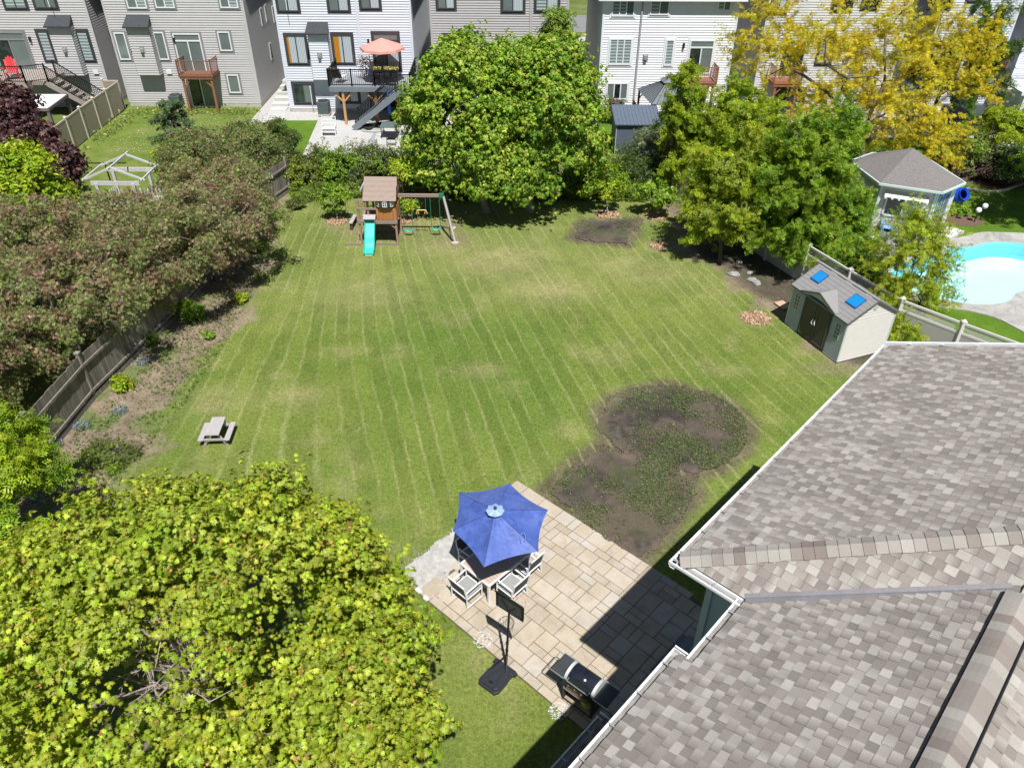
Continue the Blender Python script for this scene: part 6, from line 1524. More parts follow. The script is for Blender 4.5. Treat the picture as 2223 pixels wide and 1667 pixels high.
# metal roofed gazebo
def gazebo():
    c = [G(1384, 194, 2.2), G(1414, 227, 2.2), G(1512, 227, 2.2), G(1482, 194, 2.2)]
    T = thing('metal_gazebo', 'gazebo with ribbed grey metal roof standing by the bright white house', 'gazebo', (*(sum(c)/4), 0)); cen = sum(c)/4
    M = pm('ribbed_grey_metal', (.15, .17, .19), .4, metal=.2, var=.08); zt = 3.05
    mb = MB(); rb = MB()
    for i in range(4):
        a, b = c[i], c[(i+1) % 4]; ta, tb = a*.22+cen*.78, b*.22+cen*.78; mb.slab([(*a, 2.2), (*b, 2.2), (*tb, zt), (*ta, zt)], .03)
        for k in range(0, 9): t = k/8; p = a*(1-t)+b*t; q = ta*(1-t)+tb*t; rb.bar((*p, 2.215), (*q, zt+.015), .035, .03)
    r_ = mb.build('roof', M, T, world=True); q = rb.build('roof_rib', pm('rib_dark', (.08, .09, .10), .4), r_); q.data.transform(T.matrix_basis.inverted())
    mb = MB()
    for i in range(4): a, b = c[i]*.30+cen*.70, c[(i+1) % 4]*.30+cen*.70; mb.slab([(*a, zt+.08), (*b, zt+.08), (*cen, zt+.42)], .03)
    mb.build('upper_roof', M, T, world=True)
    for p in c: q = p*.93+cen*.07; MB().box(q[0]-.06, q[0]+.06, q[1]-.06, q[1]+.06, .2, 2.2).bar((q[0], q[1], 1.65), (*(q*.8+cen*.2), 2.15), .06, .06).build('post', pm('gazebo_post', (.03, .03, .035), .5), T, world=True)
    # low deck below it
    D = thing('low_deck', 'low brown deck with a step rail under the metal gazebo', 'deck', (*(sum(c)/4), 0)); a, b = G(1370, 262), G(1510, 268)
    MB().box(a[0], b[0], a[1]-.6, 52.6, .05, .32).build('deck_floor', DECKW, D, world=True); railing(D, (a[0]+.1, a[1]-.5), (a[0]+.1, 51.9), .3, .95, rmat=DECKW, n=4); railing(D, (a[0]+.1, a[1]-.5), (a[0]+1.3, a[1]-.9), .3, .9, rmat=DECKW, n=3, z1=0)
    s = thing('patio_sofa', 'white cushioned sofa in the shade of the metal gazebo', 'sofa', (cen[0]+.2, cen[1]-.2, .32)); MB().box(-.9, .9, -.35, .35, .1, .42).build('seat', WHT, s, bevel=.03); MB().box(-.9, .9, .25, .42, .42, .85).build('backrest', WHT, s, bevel=.03)
gazebo()
def darkshed():
    a, b = G(1334, 333), G(1440, 333); zf = 1.72; Lx = 2.5; y0 = a[1]-.0; x0 = a[0]; D = 2.3
    T = thing('storage_shed', 'dark blue grey storage shed with a ribbed lean roof behind the shrubs', 'shed', (x0+Lx/2, y0, 0)); M = pm('slate_panel', (.095, .12, .16), .55, var=.1)
    mb = MB(); mb.box(x0, x0+Lx, y0, y0+D, 0, zf)
    for k in range(18): q = x0+.07+k*.14; mb.box(q-.008, q+.008, y0-.012, y0, .05, zf-.05)
    mb.build('wall', M, T, world=True); mb = MB(); mb.slab([(x0-.12, y0-.15, zf+.02), (x0+Lx+.12, y0-.15, zf+.02), (x0+Lx+.12, y0+D+.12, zf+.42), (x0-.12, y0+D+.12, zf+.42)], .06); r_ = mb.build('roof', M, T, world=True)
    rb = MB()
    for k in range(13): q = x0-.08+k*(Lx+.16)/12; rb.bar((q, y0-.15, zf+.03), (q, y0+D+.12, zf+.43), .03, .025)
    rb.build('roof_rib', M, T, world=True); MB().box(x0-.03, x0+.03, y0-.03, y0+.03, 0, zf).build('corner_trim', pm('pale_trim', (.3, .34, .4), .5), T, world=True)
darkshed()

# houses 5, 6 and 7 at the right, behind the yellow tree
h6 = house('pale grey house behind the yellow tree with a rust red balcony', P(1650, 120, 52.8)[0], P(1925, 200, 52.8)[0], 52.8, SIDE_PALE)
window(h6, 52.8, (1672, 1704, 29, -30), DARKF, ['blind', 'curtain'], DARKF); window(h6, 52.8, (1690, 1735, 162, 88), DARKF, ['dark', 'dark'], None, door=True, transom=True); window(h6, 52.8, (1770, 1800, 140, 84), DARKF, ['blind'], DARKF); window(h6, 52.8, (1805, 1845, 24, -30), DARKF, ['dark', 'dark'], DARKF); window(h6, 52.8, (1870, 1905, 20, -30), DARKF, ['dark'], DARKF); window(h6, 52.8, (1675, 1740, 245, 190), DARKF, ['dark', 'dark'], None, door=True)
juliet(h6, 52.8, (1680, 1738, 182, 'rust red balcony behind the yellow blossom tree'), pm('rust_deck', (.30, .12, .06), .7, var=.3), True)
h7 = house('cool white house at the right edge behind the yellow tree crown', P(1990, 200, 53.)[0], P(2170, 140, 53.)[0], 53., SIDE_COOL)
window(h7, 53., (2098, 2146, 4, -40), DARKF, ['grey', 'blind'], DARKF); window(h7, 53., (2010, 2060, 20, -40), DARKF, ['dark', 'dark'], DARKF); window(h7, 53., (2030, 2065, 190, 120), DARKF, ['dark'], DARKF)
juliet(h7, 53., (2130, 2185, 147, 'red brown balcony over the white pergola at the right edge'), pm('red_brown_deck', (.26, .11, .07)), False)
h8 = house('pale house with white wall at the top right corner', P(2200, 140, 53.)[0]+.2, 43., 53., SIDE_COOL)
def pergola():
    z = 2.5; a = [G(*c, z) for c in ((2150, 163), (2235, 165), (2235, 150), (2150, 150))]; x0, x1 = a[0][0], a[1][0]+2; y0, y1 = 49.6, 52.6
    T = thing('white_pergola', 'white pergola roof on square columns at the right edge', 'pergola', ((x0+x1)/2, (y0+y1)/2, 0)); MB().box(x0, x1, y0, y1, z-.08, z).box(x0-.1, x1+.1, y0-.1, y0, z-.18, z+.04).build('roof', WHT, T, world=True)
    for k in range(3):
        x = x0+.3+k*1.5
        for y in (y0+.1, y1-.2): MB().box(x-.1, x+.1, y-.1, y+.1, 0, z-.1).build('column', WHT, T, world=True)
pergola()
def hottub():
    p = G(2135, 290); T = thing('hot_tub', 'large hot tub under a dark cover behind the shrubs at the right', 'hot tub', (p[0], p[1]+1.2, 0)); MB().box(-1.9, 1.9, -1.3, 1.3, 0, .95).build('cabinet', pm('tub_cabinet', (.12, .105, .09), .7, var=.2), T, bevel=.08)
    MB().box(-2.0, 2.0, -1.4, 1.4, .95, 1.08).build('cover', pm('tub_cover', (.035, .045, .05), .45, var=.2), T, bevel=.06)
hottub()

# ============================================================ NEIGHBOURS' GROUND
def sheet(name, poly, z, mat): return struct(name, MB().quad(*[(x, y, z) for x, y in poly]), mat)
n = NT('rough_lawn'); v = n.pos(); c = n.ramp(n.noise(.6, v, 6, .7), [(.3, (.075, .125, .018)), (.5, (.13, .175, .035)), (.7, (.20, .20, .07))]); f = n('MapRange', Value=n.noise(14, v, 5, .75), From_Min=.3, From_Max=.7, To_Min=.6, To_Max=1.45).outputs[0]
c = n.mix(1., c, n('CombineColor', Red=f, Green=f, Blue=f).outputs[0], 'MULTIPLY'); RL = n.done(n('BsdfPrincipled', Base_Color=c, Roughness=.9, Specular_IOR_Level=.1, Normal=n('Bump', Strength=.8, Distance=.04, Height=n.noise(22, v, 4, .7)).outputs[0]).outputs[0])
n = NT('lush_lawn'); v = n.pos(); c = n.ramp(n.noise(.7, v, 5, .7), [(.3, (.06, .12, .012)), (.7, (.11, .19, .02))]); f = n('MapRange', Value=n.noise(16, v, 5, .75), From_Min=.3, From_Max=.7, To_Min=.7, To_Max=1.35).outputs[0]
c = n.mix(1., c, n('CombineColor', Red=f, Green=f, Blue=f).outputs[0], 'MULTIPLY'); LL = n.done(n('BsdfPrincipled', Base_Color=c, Roughness=.9, Specular_IOR_Level=.1).outputs[0])
sheet('neighbour_lawn', [(-26.4, 30), (-14.2, 30), (-14.2, 41.4), (-17.2, 51), (-17.2, 54.2), (-26.4, 54.2)], -.004, RL)
sheet('side_lawn', pts_px([(588, 262), (690, 262), (650, 352), (560, 352)]), .004, LL)
n = NT('pale_gravel'); v = n.pos(); c = n.ramp(n('TexVoronoi', Vector=v, Scale=16.).outputs['Color'], [(.2, (.30, .285, .27)), (.8, (.50, .485, .465))]); c = n.mix(n.noise(.8, v, 4, .6), c, (.42, .405, .385)); GRV = n.done(n('BsdfPrincipled', Base_Color=c, Roughness=.9, Normal=n('Bump', Strength=.6, Distance=.02, Height=n.noise(25, v, 3)).outputs[0]).outputs[0])
sheet('gravel_yard', [(-17.3, 50.7), (-13.2, 51.2), (-13.2, 41.4), (-2.5, 41.4), (-2.5, 53.1), (-17.1, 66), (-17.3, 66)], -.001, GRV)
n = NT('pale_pavers'); v = n.pos(); br = n('TexBrick', Vector=v, Scale=1., Color1=(.40, .39, .38, 1), Color2=(.47, .46, .445, 1), Mortar=(.36, .35, .33, 1), Mortar_Size=.012, Brick_Width=.9, Row_Height=.6); PV = n.done(n('BsdfPrincipled', Base_Color=n.mix(n.math('MULTIPLY', n.noise(2, v, 4), .5), br.outputs[0], (.42, .41, .39)), Roughness=.8).outputs[0])
sheet('paver_terrace', pts_px([(700, 300), (890, 300), (905, 240), (735, 240)]), .006, PV); sheet('paver_terrace', pts_px([(800, 300), (900, 300), (902, 324), (782, 322)]), .010, PV)
for pl in ([(812, 288), (818, 288), (808, 318), (795, 318)],): sheet('paver_border', pts_px(pl), .014, pm('dark_paver', (.28, .28, .30), .8, var=.1))
for i in range(6):
    x0, y0 = G(590+i*6.0, 238-i*9.5); t = thing('garden_step', ['lowest', 'second', 'third', 'fourth', 'fifth', 'topmost'][i]+' pale slab step in the gravel passage between two houses', 'step', (x0, y0, 0), 0, 'slab steps in the passage'); MB().box(-.1, 1.05, -.3, .35, 0, .06+.10*i).build('slab', pm('slab_pale', (.50, .49, .47), .85, var=.1), t)
sheet('slab_path', pts_px([(573, 262), (590, 236), (622, 236), (618, 262)]), .008, PV)
sheet('white_house_lawn', pts_px([(1262, 330), (1335, 330), (1370, 256), (1275, 256)]), .003, LL)
sheet('right_gravel', pts_px([(1640, 300), (2223, 300), (2223, 230), (1620, 230)]), .002, GRV)
sheet('street', [(-200, 78), (200, 78), (200, 86), (-200, 86)], -.012, pm('asphalt', (.19, .19, .19), .9, var=.1, scale=.5)); sheet('sidewalk', [(-200, 74.5), (200, 74.5), (200, 76.2), (-200, 76.2)], -.010, CONC); sheet('driveway', [(-6.0, 62), (-3.4, 62), (-3.4, 74), (-6.0, 74)], -.008, pm('driveway_grey', (.33, .33, .34), .9, var=.08))

# ============================================================ FENCES
WG = pm('old_fence_board', (.23, .205, .175), .85, var=.4, scale=2.5, stretch=(7, 7, .5), bump=.4)
def board_fence(name, label, pts, h, mat, w=.14, cap=None, post=None, rail=None, group=None, gap=.004, every=2.4, posth=.12, lean=.01, seed=1):
    """fence line with real boards; each stretch between posts is a panel"""
    r = random.Random(seed); T = thing(name, label, 'fence', (*pts[0], 0), 0, group)
    for i in range(len(pts)-1):
        a, b = np.array(pts[i]), np.array(pts[i+1]); L = np.linalg.norm(b-a); d = (b-a)/L; nn = np.array([-d[1], d[0]]); m_ = max(1, round(L/every))
        for k in range(m_):
            p, q = a+d*L*k/m_, a+d*L*(k+1)/m_; Lp = L/m_; nb = int(Lp/w); mb = MB()
            for j in range(nb):
                s0, s1 = p+d*Lp*j/nb, p+d*(Lp*(j+1)/nb-gap); hh = h+r.uniform(-lean, lean); of = nn*r.uniform(-.006, .006); f = r.uniform(.72, 1.2)
                vs = []
                for z in (.03, hh):
                    for s_, e in ((s0, -.01), (s1, -.01), (s1, .01), (s0, .01)): u = s_+of+nn*e; vs.append((u[0], u[1], z))
                mb.add(vs, [(0, 3, 2, 1), (4, 5, 6, 7), (0, 1, 5, 4), (1, 2, 6, 5), (2, 3, 7, 6), (3, 0, 4, 7)], (f, f, f))
            mb.build('fence_panel', mat, T, world=True)
            for z in ((.35, h-.35) if rail else ()): MB().bar((*(p+nn*rail), z), (*(q+nn*rail), z), .05, .09).build('rail', mat if not cap else cap, T, world=True)
            if rail: MB().bar((*(p-nn*.04), .10), (*(q-nn*.04), .10), .04, .16).build('kick_board', mat, T, world=True)
            if cap: MB().bar((*p, h+.02), (*q, h+.02), .07, .07).build('top_rail', cap, T, world=True)
            MB().box(p[0]-.06, p[0]+.06, p[1]-.06, p[1]+.06, 0, h+posth).box(p[0]-.085, p[0]+.085, p[1]-.085, p[1]+.085, h+posth, h+posth+.04).build('post', post or mat, T, world=True)
    p = np.array(pts[-1]); MB().box(p[0]-.06, p[0]+.06, p[1]-.06, p[1]+.06, 0, h+posth).build('post', post or mat, T, world=True)
    return T
n = NT('fence_boards'); v = n.mapv(n.obj(), (7, 7, .45)); c = n('Attribute', attribute_name='Col').outputs[0]
b_ = n.mix(n('MapRange', Value=n.noise(2.2, v, 5, .7), From_Min=.3, From_Max=.7).outputs[0], (.12, .105, .09), (.30, .265, .225)); FB = n.done(n('BsdfPrincipled', Base_Color=n.mix(1., b_, c, 'MULTIPLY'), Roughness=.85, Specular_IOR_Level=.2).outputs[0])
board_fence('wooden_fence', 'old grey brown board fence along the left side of the lawn under the hedge', [(-14.5, 14.6), (-14.42, 17.8), (-14.26, 21.), (-13.82, 23.7), (-13.3, 26.5), (-13.06, 29.5), (-12.95, 33.), (-12.7, 36.6), (-11.9, 39.3)], 1.72, FB, rail=-.06, post=WG, lean=.03)
def vinyl(name, label, pts, h, colp, colf, lattice=False, solid=True, every=1.95):
    T = thing(name, label, 'fence', (*pts[0], 0), 0)
    for i in range(len(pts)-1):
        a, b = np.array(pts[i]), np.array(pts[i+1]); L = np.linalg.norm(b-a); d = (b-a)/L; nn = np.array([-d[1], d[0]]); m_ = max(1, round(L/every))
        for k in range(m_):
            p, q = a+d*L*k/m_, a+d*L*(k+1)/m_; top = h-.38 if lattice else h
            mb = MB(); mb.bar((*p, top/2+.03), (*q, top/2+.03), .035, top-.06); nb = max(2, int(np.linalg.norm(q-p)/.17))
            for j in range(1, nb): s_ = p+(q-p)*j/nb; mb.box(s_[0]-.006, s_[0]+.006, s_[1]-.024, s_[1]+.024, .1, top-.03)
            mb.build('fence_panel', colp, T, world=True)
            MB().bar((*p, top), (*q, top), .055, .09).build('top_rail', colf, T, world=True)
            if lattice:
                mb = MB(); Lq = np.linalg.norm(q-p)
                for j in range(int(Lq/.085)):
                    for s_ in (-1, 1):
                        x0_ = j*.085; x1_ = x0_+s_*.30
                        if 0 <= x1_ <= Lq: mb.bar((*(p+d*x0_), top+.04), (*(p+d*x1_), top+.34), .012, .018)
                mb.build('lattice', colf, T, world=True); MB().bar((*p, h), (*q, h), .055, .08).build('top_rail', colf, T, world=True)
            MB().box(p[0]-.065, p[0]+.065, p[1]-.065, p[1]+.065, 0, h+.10).add([(p[0]-.09, p[1]-.09, h+.10), (p[0]+.09, p[1]-.09, h+.10), (p[0]+.09, p[1]+.09, h+.10), (p[0]-.09, p[1]+.09, h+.10), (p[0], p[1], h+.20)], [(0, 1, 4), (1, 2, 4), (2, 3, 4), (3, 0, 4), (3, 2, 1, 0)])
            mb = MB(); mb.box(p[0]-.065, p[0]+.065, p[1]-.065, p[1]+.065, 0, h+.10); mb.add([(p[0]-.09, p[1]-.09, h+.10), (p[0]+.09, p[1]-.09, h+.10), (p[0]+.09, p[1]+.09, h+.10), (p[0]-.09, p[1]+.09, h+.10), (p[0], p[1], h+.20)], [(0, 1, 4), (1, 2, 4), (2, 3, 4), (3, 0, 4), (3, 2, 1, 0)]); mb.build('post', colf, T, world=True)
    return T
TANP = pm('tan_panel', (.30, .265, .215), .55, var=.05); TANF = pm('tan_vinyl', (.52, .45, .37), .5, var=.05); WV = pm('cream_vinyl', (.62, .60, .56), .5, var=.05)
vinyl('vinyl_fence', 'tan vinyl privacy fence with square posts between the two leftmost yards', [(-25.85, 39.6), (-26.1, 43.5), (-26.3, 47.5), (-26.45, 53.3)], 1.8, TANP, TANF)
vinyl('vinyl_fence', 'short return of tan vinyl fence closing the gap beside the light grey house', [(-27.6, 53.7), (-26.5, 53.7)], 1.8, TANP, TANF, every=1.1)
tl = [G(1462, 370, 1.75), G(1555, 432, 1.75), G(1690, 527, 1.75), G(1870, 645, 1.7), G(1960, 690, 1.7), G(2080, 705, 1.7), G(2140, 748, 1.7)]
tl = [(8.45, 39.3), (9.65, 36.0), (11.4, 31.6), (13.3, 27.2), (14.4, 24.9), (15.9, 23.3), (17.4, 21.8)]
vinyl('lattice_fence', 'cream vinyl fence with a lattice top along the right side behind the ash trees', tl, 1.75, pm('olive_cream_panel', (.42, .41, .37), .55, var=.06), WV, lattice=True)
vinyl('vinyl_fence', 'cream vinyl fence between the big maples and the dark storage shed', [(3.6, 41.2), (4.7, 43.0), (4.9, 45.5), (5.0, 49.5)], 1.6, TANP, WV)
T = thing('wire_fence', 'thin black metal rail fence between the leftmost gardens', 'fence', (-22, 40, 0))
mb = MB(); mb.bar((-23.6, 40, 1.2), (-20.6, 40.05, 1.2), .05, .05); mb.build('rail', BLK, T, world=True)
for x in (-23.4, -21.7): MB().box(x-.03, x+.03, 39.97, 40.03, 0, 1.2).build('post', BLK, T, world=True)
T = thing('wire_fence', 'thin black rail fence in front of the pale gravel yard', 'fence', (-9, 41.1, 0)); MB().bar((-12.6, 41.15, 1.15), (-3, 41.2, 1.15), .05, .05).build('rail', BLK, T, world=True)
for k in range(5): x = -12.5+k*2.3; MB().box(x-.03, x+.03, 41.12, 41.18, 0, 1.2).build('post', BLK, T, world=True)

# weathered arbour with picket gate, far left
def arbour():
    T = thing('garden_arbour', 'weathered grey arbour frame with a peaked top and picket sides', 'arbour', (-18.9, 36.2, 0)); W_ = pm('silver_wood', (.50, .49, .48), .8, var=.25, scale=5, stretch=(5, 5, .7))
    x0, x1, y0, y1 = -19.75, -18.0, 35.1, 36.9; zt = 2.05; B_ = lambda a, b, w, h, nm: MB().bar(a, b, w, h).build(nm, W_, T, world=True)
    for x in (x0, x1):
        for y in (y0, y1): B_((x, y, 0), (x, y, zt), .13, .13, 'post')
    for y in (y0, y1):
        B_((x0-.25, y, zt), (x1+.3, y, zt), .06, .2, 'beam')
        B_((x0-.6, y, zt+.15), ((x0+x1)/2, y, zt+.75), .06, .09, 'rafter'); B_((x1+.6, y, zt+.15), ((x0+x1)/2, y, zt+.75), .06, .09, 'rafter')
    B_(((x0+x1)/2, y0-.3, zt+.76), ((x0+x1)/2, y1+.3, zt+.76), .06, .09, 'ridge'); 
    for x in (x0-.5, x1+.5): B_((x, y0-.2, zt+.2), (x, y1+.2, zt+.2), .06, .08, 'purlin')
    mb = MB()
    for k in range(9): x = x0+.15+k*(x1-x0-.3)/8; mb.box(x-.035, x+.035, y0-.02, y0+.01, .1, 1.25)
    mb.bar((x0, y0, 1.1), (x1, y0, 1.1), .04, .08); mb.bar((x0, y0, .3), (x1, y0, .3), .04, .08); mb.build('picket_panel', pm('white_picket', (.68, .68, .66), .6), T, world=True)
    mb = MB()
    for k in range(8): y = y0+.2+k*(y1-y0-.4)/7; mb.box(x0-.02, x0+.01, y-.035, y+.035, .1, 1.3)
    mb.build('picket_panel', pm('white_picket', (.68, .68, .66)), T, world=True)
    q = thing('picket_panel_fence', 'narrow white picket panel behind the purple hedge', 'fence', (-16.9, 34.6, 0)); mb = MB()
    for k in range(7): x = -17.5+k*.18; mb.box(x-.035, x+.035, 34.6, 34.63, .1, 2.0)
    mb.bar((-17.6, 34.6, 1.6), (-16.3, 34.6, 1.6), .04, .08); mb.build('pickets', pm('white_picket', (.68, .68, .66)), q, world=True)
arbour()

# ============================================================ THINGS ON THE GRAVEL YARD
def folded_umbrella(px, lab, h, col, rb=.17):
    p = G(*px); T = thing('folded_parasol', lab, 'parasol', (*p, 0)); MB().tube([(0, 0, 0), (0, 0, h)], .025, n=8).build('pole', BLK, T)
    mb = MB(); N_ = 10; vs = []
    for z, r_ in ((.75, rb), (1.2, rb*.8), (1.7, rb*.5), (h-.05, .05)):
        for k in range(N_): a = 2*pi*k/N_; q = r_*(1 if k % 2 else .7); vs.append((q*cos(a), q*sin(a), z+(.12 if k % 2 and z < 1 else 0)))
    mb.add(vs, [(i*N_+k, i*N_+(k+1) % N_, (i+1)*N_+(k+1) % N_, (i+1)*N_+k) for i in range(3) for k in range(N_)]+[tuple(range(3*N_, 4*N_))]); mb.build('folded_canopy', col, T, smooth=False)
folded_umbrella((848, 275), 'folded bright blue parasol leaning by the glass table', 2.3, pm('blue_cover', (.02, .12, .50), .6), .13)
folded_umbrella((884, 272), 'folded beige parasol beside the deck post', 2.6, pm('beige_cover', (.42, .33, .25), .8, var=.2), .25)
p = G(846, 302); T = thing('glass_table', 'square glass topped table on the pale terrace', 'table', (p[0], p[1]+.5, 0)); MB().box(-.55, .55, -.6, .6, .70, .72).build('tabletop', pm('green_glass', (.12, .16, .15), .15, spec=.6), T)
for sx in (-1, 1):
    for sy in (-1, 1): MB().box(sx*.48-.02, sx*.48+.02, sy*.5-.02, sy*.5+.02, 0, .7).build('leg', BLK, T)
for k, (px, rz_, lb) in enumerate((((851, 316), 0, 'black slatted chair in front of the glass table'), ((878, 305), rad(80), 'black slatted chair at the right of the glass table'))):
    p = G(*px); T = thing('slatted_chair', lb, 'chair', (*p, 0), rz_+pi, 'chairs round the glass table'); mb = MB()
    for i in range(6): mb.box(-.26, .26, -.22+i*.075, -.18+i*.075, .40, .42)
    mb.build('seat', BLK, T); mb = MB()
    for i in range(6): mb.bar((-.26, .24+.02*i, .5+i*.08), (.26, .24+.02*i, .5+i*.08), .02, .03)
    mb.build('backrest', BLK, T)
    for sx in (-1, 1): MB().tube([(sx*.27, -.25, 0), (sx*.27, -.25, .6), (sx*.27, .25, .6), (sx*.27, .36, .98)], .014, n=5).build('frame', BLK, T); MB().tube([(sx*.27, .28, 0), (sx*.27, .24, .6)], .014, n=5).build('leg', BLK, T)
p = G(716, 294); T = thing('white_shelf_chair', 'white ladder like garden chair on the gravel below the deck', 'chair', (*p, 0)); 
for sx in (-1, 1): MB().box(sx*.42-.02, sx*.42+.02, -.25, -.2, 0, .6).build('leg', WHT, T); MB().box(sx*.42-.02, sx*.42+.02, .25, .3, 0, 1.1).build('leg', WHT, T); MB().bar((sx*.42, -.25, .6), (sx*.42, .3, .6), .04, .03).build('armrest', WHT, T)
for z in (.3, .45, .7, .9, 1.05): MB().box(-.42, .42, (-.2 if z < .5 else .26), (.2 if z < .5 else .29), z-.03, z+.02).build('slat', WHT, T)
for k, (px, lb) in enumerate((((800, 280), 'single black tyre lying left of the tyre pair under the stairs'), ((828, 276), 'black tyre lying under the deck stairs'), ((858, 262), 'lower black tyre of the pile beside the blue parasol'))):
    p = G(*px); T = thing('car_tyre', lb, 'tyre', (*p, 0), 0, 'tyres under the deck stairs'); MB().lathe([(.20, .02), (.32, 0), (.36, .05), (.36, .16), (.32, .21), (.20, .19), (.20, .02)], n=22).build('tread', pm('tyre_rubber', (.02, .02, .022), .8), T, smooth=True)
p = G(810, 285); T = thing('garden_hose', 'coil of pale garden hose on the gravel under the stairs', 'hose', (*p, 0)); mb = MB()
for k in range(3): mb.tube([((.55+.1*k)*cos(t), (.22+.05*k)*sin(t), .03+.02*k) for t in np.linspace(0, 2*pi, 20)], .02, n=5)
mb.build('hose_coil', pm('pale_hose', (.40, .42, .36), .6), T)
p = G(858, 256); T = thing('black_basket', 'black basket chair standing behind the blue parasol', 'chair', (*p, 0)); MB().lathe([(.28, 0), (.38, .35), (.42, .8), (.38, .82), (.3, .4), (0, .38)], n=14).build('basket', BLKP, T)

# ============================================================ POOL GARDEN ON THE RIGHT
n = NT('stamped_concrete'); v = n.pos(); c = n.ramp(n.noise(.9, v, 6, .75, 1.5), [(.3, (.24, .225, .215)), (.55, (.37, .355, .335)), (.75, (.46, .445, .425))]); c = n.mix(n('MapRange', Value=n('TexVoronoi', Vector=v, Scale=.55, feature='DISTANCE_TO_EDGE').outputs['Distance'], From_Min=.0, From_Max=.012, To_Min=.6, To_Max=0.).outputs[0], c, (.18, .17, .16)); SC = n.done(n('BsdfPrincipled', Base_Color=c, Roughness=.75).outputs[0])
POOL = pts_px([(2010, 560), (2060, 541), (2110, 535), (2160, 526), (2230, 532), (2310, 560), (2330, 600), (2290, 625), (2240, 628), (2205, 638), (2192, 652), (2160, 661), (2110, 661), (2050, 652), (2000, 640), (1950, 618), (1935, 590), (1965, 570)])
def smooth_poly(p, n_=6):
    p = [np.array(q) for q in p]; out = []; m_ = len(p)
    for i in range(m_):
        a, b, c, d = p[i-1], p[i], p[(i+1) % m_], p[(i+2) % m_]
        for k in range(n_): t = k/n_; out.append(tuple(.5*((2*b)+(c-a)*t+(2*a-5*b+4*c-d)*t*t+(3*b-a-3*c+d)*t**3)))
    return out
POOLS = smooth_poly(POOL); DECKP = smooth_poly(pts_px([(1890, 530), (1935, 508), (2000, 510), (2060, 520), (2120, 507), (2160, 505), (2300, 515), (2450, 560), (2450, 690), (2330, 720), (2270, 735), (2223, 722), (2165, 692), (2100, 675), (2030, 666), (1960, 650), (1920, 620), (1895, 570)]))
def inset(pl, d):
    P_ = np.array(pl); c = P_.mean(0); out = []
    for i in range(len(P_)): t = P_[(i+1) % len(P_)]-P_[i-1]; nn = np.array([-t[1], t[0]]); nn /= np.linalg.norm(nn)+1e-9; nn *= np.sign(nn@(c-P_[i])); out.append(P_[i]+nn*d)
    return out
def ring(name, a, b, za, zb, mat): mb = MB(); N_ = len(a); mb.add([(*p, za) for p in a]+[(*p, zb) for p in b], [(i, (i+1) % N_, N_+(i+1) % N_, N_+i) for i in range(N_)]); return struct(name, mb, mat, smooth=False)
# deck around the pool as a strip between two outlines
dk = np.array(DECKP); pc = np.array(POOLS).mean(0)
mb = MB(); N_ = 96; angs = np.linspace(0, 2*pi, N_+1)[:-1]
def radial(pl):
    P_ = np.array(pl)-pc; th = np.unwrap(np.arctan2(P_[:, 1], P_[:, 0])); 
    if th[-1] < th[0]: th = th[::-1]; P_ = P_[::-1]
    r_ = np.hypot(P_[:, 0], P_[:, 1]); t0 = th[0]; th2 = np.concatenate([th-2*pi, th, th+2*pi]); r2 = np.concatenate([r_]*3); k = np.argsort(th2); return lambda a: np.interp(a, th2[k], r2[k])
rp, rdk = radial(POOLS), radial(DECKP)
pin = [(pc[0]+rp(a)*cos(a), pc[1]+rp(a)*sin(a)) for a in angs]; pout = [(pc[0]+max(rdk(a), rp(a)+.5)*cos(a), pc[1]+max(rdk(a), rp(a)+.5)*sin(a)) for a in angs]
rgl = radial([(12.6, 45), (12.6, 41), (11.6, 33), (15.2, 24.6), (17.2, 22.4), (26, 22), (60, 30), (60, 45)])
ring('pool_garden_lawn', pin, [(pc[0]+rgl(a)*cos(a), pc[1]+rgl(a)*sin(a)) for a in angs], -.012, -.012, LL)
sq = [(pc[0]+900*cos(a)/max(abs(cos(a)), abs(sin(a))), pc[1]+900*sin(a)/max(abs(cos(a)), abs(sin(a)))) for a in angs]
ring('ground', pin, sq, -.03, -.03, FARM)
ring('pool_deck', pin, pout, .03, .03, SC); ring('pool_deck_edge', pout, pout, .03, -.02, SC)
PT = pm('pool_wall', (.22, .55, .60), .4, var=.08); PF = pm('pool_floor', (.66, .85, .87), .5, var=.04, scale=1.2)
ring('pool_wall', pin, pin, .03, -1.15, PT)
sh = [(pc[0]+rp(a)*.93*cos(a), pc[1]+rp(a)*.93*sin(a)) for a in angs]
ring('pool_bench', pin, sh, -.62, -.66, pm('pool_bench', (.16, .62, .66), .5, var=.05)); ring('pool_slope', sh, [(pc[0]+rp(a)*.84*cos(a), pc[1]+rp(a)*.84*sin(a)) for a in angs], -.66, -1.1, PF)
struct('pool_floor', MB().quad(*[(pc[0]+rp(a)*.85*cos(a), pc[1]+rp(a)*.85*sin(a), -1.1) for a in angs]), PF)
n = NT('pool_water'); v = n.pos(); bp = n('Bump', Strength=.55, Distance=.08, Height=n('TexNoise', Vector=n.mapv(v, (1, 1, 1)), Scale=2.6, Detail=4., Distortion=1.6).outputs[0])
fr = n('Fresnel', IOR=1.33, Normal=bp.outputs[0]); ca = n('TexVoronoi', Vector=v, Scale=1.4, feature='SMOOTH_F1')
tr_ = n('BsdfTransparent', Color=(.80, .97, .985, 1)); gl = n('BsdfGlossy', Roughness=.04, Normal=bp.outputs[0]); WT = n.done(n('MixShader', i0=fr.outputs[0], i1=tr_.outputs[0], i2=gl.outputs[0]).outputs[0])
struct('pool_water', MB().quad(*[(pc[0]+rp(a)*1.0*cos(a), pc[1]+rp(a)*1.0*sin(a), -.10) for a in angs]), WT)
